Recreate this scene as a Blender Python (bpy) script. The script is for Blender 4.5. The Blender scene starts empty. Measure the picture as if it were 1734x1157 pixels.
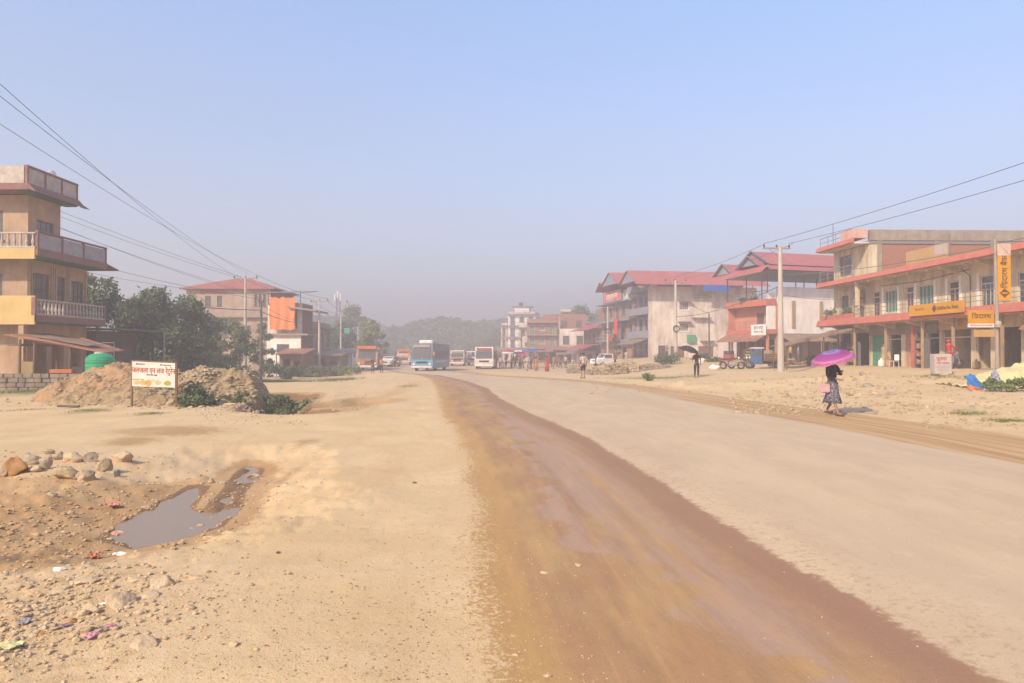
import bpy, bmesh, math, random
import numpy as np
from mathutils import Vector, Matrix, noise as mnoise

# ------------------------------------------------------------------ camera, sky, sun, exposure
scn = bpy.context.scene
col = scn.collection
R = math.radians
EYE = 1.66
FPX = 1250.0            # focal length in pixels of the 1734 wide photograph
cam_data = bpy.data.cameras.new("camera")
cam_data.sensor_width = 36.0
cam_data.lens = 36.0 * FPX / 1734.0
cam_data.clip_start = 0.1
cam_data.clip_end = 4000
cam = bpy.data.objects.new("camera", cam_data)
cam.location = (0, 0, EYE)
cam.rotation_euler = (R(90) + math.atan(18.5 / FPX), 0, 0)
col.objects.link(cam)
scn.camera = cam

SUN_EL, SUN_AZ = 36.0, 217.0      # azimuth clockwise from +Y (north): behind the camera on the left
sd = Vector((math.sin(R(SUN_AZ)) * math.cos(R(SUN_EL)), math.cos(R(SUN_AZ)) * math.cos(R(SUN_EL)), math.sin(R(SUN_EL))))
world = bpy.data.worlds.new("World")
scn.world = world
world.use_nodes = True
wn = world.node_tree
wn.nodes.clear()
sky = wn.nodes.new("ShaderNodeTexSky")
sky.sky_type = 'NISHITA'
sky.sun_disc = False
sky.sun_elevation = R(SUN_EL)
sky.sun_rotation = R(SUN_AZ)
sky.air_density = 1.0
sky.dust_density = 1.0
sky.ozone_density = 1.6
tint = wn.nodes.new("ShaderNodeMix"); tint.data_type = 'RGBA'; tint.blend_type = 'MULTIPLY'
tint.inputs[0].default_value = 1.0
wtc = wn.nodes.new("ShaderNodeTexCoord"); wsp = wn.nodes.new("ShaderNodeSeparateXYZ"); wrp = wn.nodes.new("ShaderNodeValToRGB")
wn.links.new(wtc.outputs["Generated"], wsp.inputs[0]); wn.links.new(wsp.outputs[2], wrp.inputs[0])
e = wrp.color_ramp.elements
e[0].position = 0.0; e[0].color = (.80, .66, .72, 1)
e[1].position = 0.48; e[1].color = (1.12, 1.22, 1.34, 1)
for po, cc in ((.12, (.85,.74,.80,1)), (.24, (.95,.91,.95,1))):
    q = e.new(po); q.color = cc
wn.links.new(wrp.outputs[0], tint.inputs[7])
bg = wn.nodes.new("ShaderNodeBackground")
bg.inputs[1].default_value = 0.13
wo = wn.nodes.new("ShaderNodeOutputWorld")
wn.links.new(sky.outputs[0], tint.inputs[6])
wn.links.new(tint.outputs[2], bg.inputs[0])
wn.links.new(bg.outputs[0], wo.inputs[0])

sun_data = bpy.data.lights.new("sun", 'SUN')
sun_data.energy = 3.7
sun_data.angle = R(2.0)
sun_data.color = (1.0, 0.85, 0.62)
sun = bpy.data.objects.new("sun", sun_data)
sun.rotation_euler = sd.to_track_quat('Z', 'Y').to_euler()
col.objects.link(sun)

scn.view_settings.view_transform = 'Standard'
scn.view_settings.look = 'None'
scn.view_settings.exposure = 0.89
scn.view_settings.gamma = 1
scn.view_settings.use_curve_mapping = False
scn.cycles.volume_bounces = 1
scn.cycles.max_bounces = 6
scn.cycles.use_denoising = True

# ------------------------------------------------------------------ helpers
random.seed(7)
rng = np.random.default_rng(11)

def lin(c):
    c /= 255.0
    return c / 12.92 if c <= 0.04045 else ((c + 0.055) / 1.055) ** 2.4

KS = 1.5
def S(r, g, b, k=None):            # colour of a sunlit surface in the photograph -> base colour
    k = k or KS; return (lin(r) / k, lin(g) / k, lin(b) / k, 1)

def A(v, g=None, b=None):
    return (v, v if g is None else g, v if b is None else b, 1)

def px(u, y, d):                  # photo pixel at a known distance -> world point
    return ((u - 867) / FPX * d, d, EYE + (597 - y) / FPX * d)

_mats = {}
def mat(name, c, c2=None, scale=3.0, rough=0.85, bump=0.0, bscale=None, stretch=(1, 1, 1), metal=0.0,
        stain=None, sscale=0.6, samt=0.5, detail=6, spec=0.3, contrast=(0.35, 0.65), wave=None, brick=None, trans=0, em=None):
    if name in _mats:
        return _mats[name]
    m = bpy.data.materials.new(name); m.use_nodes = True
    n = m.node_tree.nodes; l = m.node_tree.links
    p = n["Principled BSDF"]
    p.inputs["Roughness"].default_value = rough
    p.inputs["Metallic"].default_value = metal
    p.inputs["Specular IOR Level"].default_value = spec
    tc = n.new("ShaderNodeTexCoord")
    mp = n.new("ShaderNodeMapping"); mp.inputs["Scale"].default_value = stretch
    l.new(tc.outputs["Object"], mp.inputs[0])
    no = n.new("ShaderNodeTexNoise"); no.inputs["Scale"].default_value = scale; no.inputs["Detail"].default_value = detail
    no.inputs["Roughness"].default_value = 0.65
    l.new(mp.outputs[0], no.inputs[0])
    if c2 is None:
        c2 = tuple(x * 0.8 for x in c[:3]) + (1,)
    rp = n.new("ShaderNodeValToRGB")
    rp.color_ramp.elements[0].position = contrast[0]; rp.color_ramp.elements[1].position = contrast[1]
    rp.color_ramp.elements[0].color = c2; rp.color_ramp.elements[1].color = c
    l.new(no.outputs[0], rp.inputs[0])
    out = rp.outputs[0]
    hsrc = no.outputs[0]
    if brick:
        sep = n.new("ShaderNodeSeparateXYZ"); l.new(tc.outputs["Object"], sep.inputs[0])
        ad = n.new("ShaderNodeMath"); ad.operation = 'ADD'; l.new(sep.outputs[0], ad.inputs[0]); l.new(sep.outputs[1], ad.inputs[1])
        cb = n.new("ShaderNodeCombineXYZ"); l.new(ad.outputs[0], cb.inputs[0]); l.new(sep.outputs[2], cb.inputs[1])
        bt = n.new("ShaderNodeTexBrick"); bt.inputs["Scale"].default_value = brick[0]
        bt.inputs["Mortar Size"].default_value = 0.018; bt.inputs["Bias"].default_value = 0
        bt.inputs["Brick Width"].default_value = 0.5; bt.inputs["Row Height"].default_value = 0.2
        l.new(cb.outputs[0], bt.inputs[0]); l.new(out, bt.inputs["Color1"])
        bt.inputs["Color2"].default_value = tuple(x * 0.75 for x in c[:3]) + (1,)
        bt.inputs["Mortar"].default_value = brick[1]
        out = bt.outputs[0]; hsrc = bt.outputs[1]
    if stain:
        mp2 = n.new("ShaderNodeMapping"); mp2.inputs["Scale"].default_value = (1, 1, 0.22)
        l.new(tc.outputs["Object"], mp2.inputs[0])
        n2 = n.new("ShaderNodeTexNoise"); n2.inputs["Scale"].default_value = sscale * 3; n2.inputs["Detail"].default_value = 8
        n2.inputs["Roughness"].default_value = 0.7
        l.new(mp2.outputs[0], n2.inputs[0])
        r2 = n.new("ShaderNodeValToRGB"); r2.color_ramp.elements[0].position = 0.45; r2.color_ramp.elements[1].position = 0.72
        r2.color_ramp.elements[1].color = (samt, samt, samt, 1)
        l.new(n2.outputs[0], r2.inputs[0])
        mx = n.new("ShaderNodeMix"); mx.data_type = 'RGBA'
        l.new(r2.outputs[0], mx.inputs[0]); l.new(out, mx.inputs[6]); mx.inputs[7].default_value = stain
        out = mx.outputs[2]
    l.new(out, p.inputs["Base Color"])
    if wave:
        wv = n.new("ShaderNodeTexWave"); wv.inputs["Scale"].default_value = wave[0]; wv.bands_direction = wave[1]
        l.new(tc.outputs["Object"], wv.inputs[0]); hsrc = wv.outputs[1]
    if bump:
        if bscale and not wave:
            nb = n.new("ShaderNodeTexNoise"); nb.inputs["Scale"].default_value = bscale; nb.inputs["Detail"].default_value = 5
            l.new(tc.outputs["Object"], nb.inputs[0]); hsrc = nb.outputs[0]
        b = n.new("ShaderNodeBump"); b.inputs["Strength"].default_value = bump; b.inputs["Distance"].default_value = 0.03
        if brick: b.invert = True
        l.new(hsrc, b.inputs["Height"]); l.new(b.outputs[0], p.inputs["Normal"])
    if trans:
        p.inputs["Transmission Weight"].default_value = 0
        tr = n.new("ShaderNodeBsdfTranslucent"); l.new(out, tr.inputs[0])
        ms = n.new("ShaderNodeMixShader"); ms.inputs[0].default_value = trans
        l.new(p.outputs[0], ms.inputs[1]); l.new(tr.outputs[0], ms.inputs[2])
        l.new(ms.outputs[0], n["Material Output"].inputs[0])
    _mats[name] = m
    return m

SPLIT = {'veranda_post','wall_pilaster','pilaster','rail_post','window_surround','ceiling_lamp','roof_rod','parapet_post','parapet_panel','balcony_panel','barge_board','pole','bracket','hanger','arm','wall_cable','inner_wall','packet_row','balcony','ledge','side_wall','far_wall','back_wall','white_side_wall','tie_beam','drip_edge','floor_slab','parapet','roof_tank','shelf_board','packet','small_good','tier'}
class MB:
    """collects simple shapes and links them as one mesh object"""
    def __init__(s): s.v = []; s.f = []; s.m = []; s.mi = 0; s.g = []
    def add(s, vs, fs):
        s.g.append((len(s.v), len(s.f))); k = len(s.v); s.v.extend(vs); s.f.extend([tuple(i + k for i in f) for f in fs]); s.m.extend([s.mi] * len(fs))
        return s
    def box(s, x0, x1, y0, y1, z0, z1):
        vs = [(x0,y0,z0),(x1,y0,z0),(x1,y1,z0),(x0,y1,z0),(x0,y0,z1),(x1,y0,z1),(x1,y1,z1),(x0,y1,z1)]
        return s.add(vs, [(0,3,2,1),(4,5,6,7),(0,1,5,4),(1,2,6,5),(2,3,7,6),(3,0,4,7)])
    def cbox(s, cx, cy, cz, w, d, h): return s.box(cx-w/2, cx+w/2, cy-d/2, cy+d/2, cz-h/2, cz+h/2)
    def bev(s, x0, x1, y0, y1, z0, z1, b):      # box with bevelled edges
        bm = bmesh.new(); bmesh.ops.create_cube(bm, size=1)
        for v in bm.verts: v.co = Vector(((x0+x1)/2+v.co.x*(x1-x0), (y0+y1)/2+v.co.y*(y1-y0), (z0+z1)/2+v.co.z*(z1-z0)))
        bmesh.ops.bevel(bm, geom=bm.edges[:], offset=b, segments=2, affect='EDGES')
        return s.bm(bm)
    def bm(s, bm):
        bm.verts.index_update()
        s.add([tuple(v.co) for v in bm.verts], [tuple(v.index for v in f.verts) for f in bm.faces]); bm.free(); return s
    def slab(s, pts, t):                        # polygon (3D points) thickened downwards
        n = len(pts); vs = list(pts) + [(p[0], p[1], p[2]-t) for p in pts]
        fs = [tuple(range(n)), tuple(range(2*n-1, n-1, -1))] + [(i, n+i, n+(i+1)%n, (i+1)%n) for i in range(n)]
        return s.add(vs, fs)
    def prism(s, prof, y0, y1, axis='y'):       # (a,z) profile extruded along y (or x)
        n = len(prof)
        if axis == 'y': vs = [(a,y0,z) for a,z in prof] + [(a,y1,z) for a,z in prof]
        else: vs = [(y0,a,z) for a,z in prof] + [(y1,a,z) for a,z in prof]
        return s.add(vs, [tuple(range(n)), tuple(range(2*n-1,n-1,-1))] + [(i,n+i,n+(i+1)%n,(i+1)%n) for i in range(n)])
    def tube(s, pts, r, seg=8, cap=True):
        pts = [Vector(p) for p in pts]; rs = r if isinstance(r, (list, tuple)) else [r]*len(pts)
        vs = []; 
        for i, p in enumerate(pts):
            d = (pts[min(i+1,len(pts)-1)] - pts[max(i-1,0)]).normalized()
            a = d.cross(Vector((0,0,1)))
            if a.length < 0.01: a = d.cross(Vector((1,0,0)))
            a.normalize(); b = d.cross(a)
            for k in range(seg):
                t = 2*math.pi*k/seg
                vs.append(tuple(p + (a*math.cos(t) + b*math.sin(t))*rs[i]))
        fs = []
        for i in range(len(pts)-1):
            for k in range(seg):
                k2 = (k+1)%seg; fs.append((i*seg+k, i*seg+k2, (i+1)*seg+k2, (i+1)*seg+k))
        if cap: fs += [tuple(range(seg-1,-1,-1)), tuple(range((len(pts)-1)*seg, len(pts)*seg))]
        return s.add(vs, fs)
    def lathe(s, prof, c=(0,0,0), seg=20):      # (r,z) profile round the z axis
        vs = []; n = len(prof)
        for k in range(seg):
            t = 2*math.pi*k/seg
            for r, z in prof: vs.append((c[0]+r*math.cos(t), c[1]+r*math.sin(t), c[2]+z))
        fs = []
        for k in range(seg):
            k2 = (k+1)%seg
            for i in range(n-1): fs.append((k*n+i, k2*n+i, k2*n+i+1, k*n+i+1))
        return s.add(vs, fs)
    def wheel(s, c, r, w, axis='y', seg=18):
        prof = [(r*0.55,-w/2),(r*0.92,-w/2),(r,-w*0.3),(r,w*0.3),(r*0.92,w/2),(r*0.55,w/2),(r*0.55,-w/2)]
        k = len(s.v); s.lathe(prof, (0,0,0), seg); 
        for i in range(k, len(s.v)):
            x, y, z = s.v[i]
            s.v[i] = (c[0]+x, c[1]+z, c[2]+y) if axis == 'y' else (c[0]+z, c[1]+x, c[2]+y)
        return s
    def disc(s, c, r, w, axis='y', seg=16): 
        a = Vector(c); d = Vector((0,w/2,0)) if axis == 'y' else Vector((w/2,0,0))
        return s.tube([a-d, a+d], r, seg)
    def each(s, name, m, parent):               # every added shape becomes a part of its own
        g = s.g + [(len(s.v), len(s.f))]; out = []
        for (v0, f0), (v1, f1) in zip(g, g[1:]):
            q = MB(); q.add(s.v[v0:v1], [tuple(i-v0 for i in f) for f in s.f[f0:f1]]); out.append(q.build(name, m, parent))
        return out
    def build(s, name, m, parent=None, smooth=False, loc=None, rotz=0):
        if name in SPLIT and parent is not None and len(s.g) > 1: return s.each(name, m, parent)[0]
        me = bpy.data.meshes.new(name); me.from_pydata(s.v, [], s.f)
        ms = m if isinstance(m, (list, tuple)) else [m]
        for x in ms: me.materials.append(x)
        if len(ms) > 1: me.polygons.foreach_set("material_index", s.m)
        if smooth: me.polygons.foreach_set("use_smooth", [True]*len(me.polygons))
        me.update()
        bm = bmesh.new(); bm.from_mesh(me); bmesh.ops.recalc_face_normals(bm, faces=bm.faces); bm.to_mesh(me); bm.free()
        o = bpy.data.objects.new(name, me); col.objects.link(o)
        if parent: o.parent = parent
        if loc: o.location = loc
        if rotz: o.rotation_euler = (0, 0, rotz)
        return o

_labels = {}
def tag(o, label, cat, group=None, kind=None):
    o['label'] = label; o['category'] = cat
    if group: o['group'] = group
    if kind: o['kind'] = kind
    return o
def struct(o, kind='structure'):
    o['kind'] = kind; return o
def empty(name, loc, rz, label, cat, group=None, sc=1.0):
    o = bpy.data.objects.new(name, None); col.objects.link(o)
    o.location = loc; o.rotation_euler = (0, 0, rz); o.scale = (sc, sc, sc)
    return tag(o, label, cat, group)
def copy_tree(o, parent=None, loc=None, rz=None, label=None, sc=None):
    c = o.copy(); col.objects.link(c); c.parent = parent
    for ch in list(o.children): copy_tree(ch, c)
    if loc is not None: c.location = loc
    if rz is not None: c.rotation_euler = (0, 0, rz)
    if sc is not None: c.scale = (sc,)*3
    if label: c['label'] = label
    return c

def text(body, size, m, parent, loc, rot, name="lettering", extrude=0.004, ax=1.0, align='CENTER'):
    cu = bpy.data.curves.new(name, 'FONT'); cu.body = body; cu.size = size; cu.extrude = extrude
    cu.align_x = align; cu.align_y = 'CENTER'; cu.offset = size*0.012
    o = bpy.data.objects.new(name, cu); col.objects.link(o)
    dg = bpy.context.evaluated_depsgraph_get()
    me = bpy.data.meshes.new_from_object(o.evaluated_get(dg)); bpy.data.objects.remove(o)
    me.materials.clear(); me.materials.append(m)
    o = bpy.data.objects.new(name, me); col.objects.link(o)
    o.parent = parent; o.location = loc; o.rotation_euler = rot; o.scale = (ax, 1, 1)
    return o

# walls with real openings.  ops: (u0,u1,z0,z1)
def cells(a0, a1, z0, z1, ops):
    us = sorted({a0, a1, *[max(a0,min(a1,o[0])) for o in ops], *[max(a0,min(a1,o[1])) for o in ops]})
    zs = sorted({z0, z1, *[max(z0,min(z1,o[2])) for o in ops], *[max(z0,min(z1,o[3])) for o in ops]})
    for i in range(len(us)-1):
        run = None
        for j in range(len(zs)-1):
            cu, cz = (us[i]+us[i+1])/2, (zs[j]+zs[j+1])/2
            hole = any(o[0] < cu < o[1] and o[2] < cz < o[3] for o in ops)
            if not hole: run = (run[0], zs[j+1]) if run else (zs[j], zs[j+1])
            if (hole or j == len(zs)-2) and run:
                yield us[i], us[i+1], run[0], run[1]; run = None
def wall_x(mb, x0, x1, y, z0, z1, ops=(), t=0.22):
    for a, b, c, d in cells(x0, x1, z0, z1, list(ops)): mb.box(a, b, y, y+t, c, d)
def wall_y(mb, y0, y1, x, z0, z1, ops=(), t=0.22):
    for a, b, c, d in cells(y0, y1, z0, z1, list(ops)): mb.box(x, x+t, a, b, c, d)

_wc = {}
def window(parent, loc, w, h, face, fm, pm, nv=2, nh=1, name="window", fr=0.06, sill=True, transom=0.0):
    """frame with its pane; face: 'f' looks to local -y, 'r' to +x, 'l' to -x.  loc = lower middle on the outer wall face"""
    key = (round(w,2), round(h,2), fm.name, pm.name, nv, nh, name, fr, sill, transom)
    if key not in _wc:
        f = MB(); d0, d1 = 0.06, 0.14
        f.box(-w/2+.002, -w/2+fr, d0, d1, .002, h-.002); f.box(w/2-fr, w/2-.002, d0, d1, .002, h-.002)
        f.box(-w/2+fr, w/2-fr, d0, d1, h-fr, h-.002); f.box(-w/2+fr, w/2-fr, d0, d1, .002, fr)
        zt = h-fr
        if transom: zt = h-transom; f.box(-w/2+fr, w/2-fr, d0+.01, d1-.01, zt, zt+fr)
        for i in range(1, nv): x = -w/2 + w*i/nv; f.box(x-fr*.35, x+fr*.35, d0+.012, d1-.012, fr, zt)
        for i in range(1, nh): z = fr+(zt-fr)*i/nh; f.box(-w/2+fr, w/2-fr, d0+.016, d1-.016, z-fr*.3, z+fr*.3)
        if sill: f.box(-w/2-.08, w/2+.08, -.07, .05, -.07, -.003)
        fo = f.build(name, fm)
        p = MB(); p.box(-w/2+fr*.5, w/2-fr*.5, d1-.05, d1-.03, fr*.5, h-fr*.5)
        po = p.build("pane", pm)
        _wc[key] = (fo.data, po.data)
        bpy.data.objects.remove(fo); bpy.data.objects.remove(po)
    a, b = _wc[key]
    o = bpy.data.objects.new(name, a); col.objects.link(o); o.parent = parent; o.location = loc
    o.rotation_euler = (0, 0, {'f': 0, 'r': R(90), 'l': R(-90), 'b': R(180)}[face])
    q = bpy.data.objects.new("pane", b); col.objects.link(q); q.parent = o
    return o

def shutter(parent, x0, x1, y, z0, z1, m, face='f', name="shutter"):
    s = MB(); n = max(4, int((z1-z0)/0.12))
    for i in range(n):
        a = z0 + (z1-z0)*i/n; b = z0 + (z1-z0)*(i+1)/n
        if face == 'f': s.prism([(y, a), (y-.03, (a+b)/2), (y, b), (y+.03, b), (y+.03, a)], x0, x1, 'x')
        else: s.prism([(y, a), (y+.03, (a+b)/2), (y, b), (y-.03, b), (y-.03, a)], x0, x1, 'y')
    return s.build(name, m, parent)

def railing(parent, pts, h, m, nb=3, step=1.4, r=0.025, name="railing"):
    s = MB()
    for a, b in zip(pts, pts[1:]):
        a, b = Vector(a), Vector(b); L = (b-a).length; n = max(1, round(L/step))
        for i in range(n+1):
            p = a.lerp(b, i/n); s.tube([p, p+Vector((0,0,h))], r, 6)
        for k in range(1, nb+1): 
            z = Vector((0,0,h*k/nb)); s.tube([a+z, b+z], r*(1.2 if k == nb else .8), 6)
    return s.build(name, m, parent)

def balusters(parent, a, b, h, m, name="balustrade", step=0.28, cap=0.07):
    s = MB(); a, b = Vector(a), Vector(b); d = (b-a); L = d.length; d.normalize(); n = int(L/step)
    for i in range(n):
        p = a + d*(L*(i+.5)/n)
        s.lathe([(.03,.08),(.06,.08),(.045,.16),(.075,h*.35),(.04,h*.6),(.055,h-.12),(.03,h-.12)], p, 8)
    q = Vector((-d.y, d.x, 0))*.08
    for z0, z1 in ((0, .08), (h-.12, h-.12+cap)):
        s.add([tuple(v) for v in (a-q+Vector((0,0,z0)), b-q+Vector((0,0,z0)), b+q+Vector((0,0,z0)), a+q+Vector((0,0,z0)),
                                  a-q+Vector((0,0,z1)), b-q+Vector((0,0,z1)), b+q+Vector((0,0,z1)), a+q+Vector((0,0,z1)))],
              [(0,3,2,1),(4,5,6,7),(0,1,5,4),(1,2,6,5),(2,3,7,6),(3,0,4,7)])
    return s.build(name, m, parent)

# numpy noise
_perm = rng.permutation(512)
def vnoise(x, y, seed=0):
    xi = np.floor(x).astype(int); yi = np.floor(y).astype(int); fx = x-xi; fy = y-yi
    fx = fx*fx*(3-2*fx); fy = fy*fy*(3-2*fy)
    def h(a, b): return _perm[(_perm[(a+seed*37) & 511] + b) & 511] / 511.0
    return (h(xi,yi)*(1-fx)+h(xi+1,yi)*fx)*(1-fy) + (h(xi,yi+1)*(1-fx)+h(xi+1,yi+1)*fx)*fy
def fbm(x, y, o=4, seed=0):
    s = 0; a = 0.5; t = 0
    for i in range(o): s = s + a*vnoise(x*2**i, y*2**i, seed+i); t += a; a *= .5
    return s/t*2-1
def sm(a, b, x): 
    t = np.clip((x-a)/(b-a), 0, 1); return t*t*(3-2*t)

# ------------------------------------------------------------------ terrain
def curve(pts):
    ys, xs = zip(*sorted(pts)); return lambda y: np.interp(y, ys, xs)
cA = curve([(0,.1),(3.7,-.15),(4.68,-.23),(5.96,-.34),(8.2,-.47),(10.75,-.68),(14.5,-1.07),(20.1,-1.96),(34,-3.5),(48.3,-5.5),(60,-7.8),(80,-13.5),(100,-18),(130,-26),(200,-50),(900,-300)])
cB = curve([(0,2.5),(3.7,2.43),(4.79,2.35),(5.96,2.16),(7.9,1.98),(10.2,1.82),(12,1.66),(14.1,1.5),(17.1,1.03),(21,.35),(27,-.5),(34,-1.1),(41.5,-2.4),(57.6,-5.6),(70,-10),(90,-15),(200,-50),(900,-300)])
cE = curve([(0,1.9),(3.7,1.6),(4.1,1.3),(5,1.3),(5.7,1.1),(7,.45),(10.2,.3),(14.5,.0),(22,-.6),(34,-2.0),(45,-4),(60,-7),(900,-300)])
cC = curve([(0,7.9),(10.8,7.5),(12.84,7.2),(14.2,7.1),(17.1,6.9),(22.8,6.1),(33.5,5.3),(41.5,3.6),(51.9,-.6),(60,-3),(90,-9),(200,-35),(900,-260)])
cD = curve([(0,9.9),(14.2,9.9),(16.9,9.7),(20.4,9.0),(22.6,8.5),(29.2,7.7),(38.4,6.2),(45,4.1),(54.6,.6),(60,-1.5),(90,-6),(200,-32),(900,-255)])

def seg_dist(x, y, pts):
    d = np.full(np.shape(x), 1e9)
    for (x0,y0),(x1,y1) in zip(pts, pts[1:]):
        vx, vy = x1-x0, y1-y0; t = np.clip(((x-x0)*vx+(y-y0)*vy)/(vx*vx+vy*vy), 0, 1)
        d = np.minimum(d, np.hypot(x-(x0+t*vx), y-(y0+t*vy)))
    return d
def gz(u, y, z=0.0):            # photo pixel -> point on the plane of height z
    d = (EYE-z)*FPX/(y-597); return ((u-867)/FPX*d, d)
def smooth_poly(x, y, poly):
    ins = np.zeros(np.shape(x), bool); n = len(poly)
    for i in range(n):
        (x0,y0),(x1,y1) = poly[i], poly[(i+1)%n]
        c = ((y0 > y) != (y1 > y)) & (x < (x1-x0)*(y-y0)/((y1-y0) or 1e-9)+x0)
        ins ^= c
    d = seg_dist(x, y, poly+[poly[0]])
    return np.where(ins, -d, d)   # signed distance, negative inside

WZ = -0.2
POOL = [gz(*p, WZ) for p in [(172,915),(230,927),(300,912),(372,893),(402,862),(408,835),(432,812),(445,796),(425,790),(402,805),(385,832),(352,866),(318,866),(352,824),(325,824),(288,845),(250,862),(215,885)]]
BASIN = [gz(*p, -.05) for p in [(-200,812),(60,815),(180,815),(300,800),(385,790),(420,782),(460,790),(450,830),(430,880),(330,928),(200,960),(60,985),(-250,1010)]]
TRENCH = [(-5.9,20.6),(-7.0,21.6),(-7.6,24),(-8.9,30)]
POOL2 = [(-5.6,23.2),(-5.0,24.5),(-4.9,26)]
def H(x, y, fine=True):
    x = np.asarray(x, float); y = np.asarray(y, float)
    z = -0.40*sm(40, 85, y)
    z = z + (.32*sm(9, 16, x)*sm(10, 34, y) + (.45+.35*sm(80,95,y))*sm(60, 76, y)*sm(11, 18, x) + .34*sm(20.5, 25, x)*sm(18, 34, y)*(1-sm(60,76,y)))*(1-sm(104, 140, y)) + .30*sm(8,14,x)*sm(40,85,y)*(1-sm(104,140,y))
    z = z - 0.6*sm(30, 75, y)*sm(0, 7, cA(y)-x)
    z = z + .12*fbm(x*.12, y*.12, 3, 3)*(1-sm(60,120,y))*np.where(x < cA(y), 1, np.where(x > cD(y), 1, 0))*sm(0,2,np.maximum(cA(y)-x, x-cD(y)))
    if not fine: return z
    left = sm(0, .8, cA(y)-x); right = sm(0, 1.2, x-cD(y)); off = np.maximum(left, right)
    # shallow crown of the road and shoulder lips
    z = z + .03*sm(-.2,.5,x-cB(y))*(1-sm(-.3,.3,x-cC(y)))
    z = z + .022*fbm(x*1.3, y*1.3, 5, 9)*(0.2+.8*off) + .03*off*fbm(x*.5, y*.5, 3, 17)
    # wheel ruts in the wet strip
    wst = sm(-.1,.4,x-cA(y))*(1-sm(-.5,0,x-cB(y))); z = z + .035*wst*fbm((x-cA(y))*2.0, y*.16, 4, 81) + .008*wst*fbm(x*6, y*2, 3, 82)
    # ditch in the left foreground
    b = smooth_poly(x, y, BASIN)+.45*fbm(x*.9, y*.9, 4, 71)+.12*fbm(x*4, y*4, 3, 72); inb = 1-sm(-1.1, .45, b)
    z = z - .13*inb + .10*inb*fbm(x*1.7, y*1.7, 5, 21) + .07*inb*fbm(x*5, y*5, 5, 5) + .03*inb*np.abs(fbm(x*14, y*14, 4, 15))
    p = smooth_poly(x, y, POOL); pj = p + .16*fbm(x*2.6, y*2.6, 5, 77)
    z = np.where(pj < 1.6, np.minimum(z, -0.25 + .055*sm(-.14, .02, pj) + .24*sm(-.1, 1.6, pj) + .05*sm(.0,.3,pj)*fbm(x*4,y*4,4,78)), z)
    z = z + (.035+.03*fbm(x*5,y*5,3,7))*(1-sm(0,.22,seg_dist(x, y, [gz(330,880,-.1), gz(372,850,-.1), gz(405,800,-.1), gz(412,786,-.1)])))
    # lumpy gravel at the lower left
    lf = (1-sm(4.6,6.4,y))*sm(1.7,2.9,-x-.12*y+.3)
    z = z + lf*(.06*fbm(x*2.6,y*2.6,5,31)+.035*np.abs(fbm(x*9,y*9,4,41)))
    # trench beside the rubble heap
    t = seg_dist(x, y, TRENCH); z = z - .50*(1-sm(.35, 1.15, t+.25*fbm(x*.9,y*.9,3,4)))
    t2 = seg_dist(x, y, POOL2); z = z - .28*(1-sm(.3, 1.1, t2+.2*fbm(x,y,3,6)))
    # rubble ridges between the road and the shops on the right
    rr = sm(0,1,x-cD(y)-1)*np.exp(-((y-(34-.25*(x-14)))/3.4)**2)*(1-sm(20,30,x))
    z = z + rr*(.22+.22*fbm(x*.9,y*.9,4,51)+.05*fbm(x*4,y*4,3,52))
    rn = sm(0,2,x-cD(y))*(1-sm(24,30,y))*sm(10,14,y)
    z = z + rn*(.06*fbm(x*1.1,y*1.1,4,61)+.02*fbm(x*6,y*6,3,62))
    return z
def Hs(x, y, fine=False): return float(H(np.array([x]), np.array([y]), fine)[0])

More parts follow.
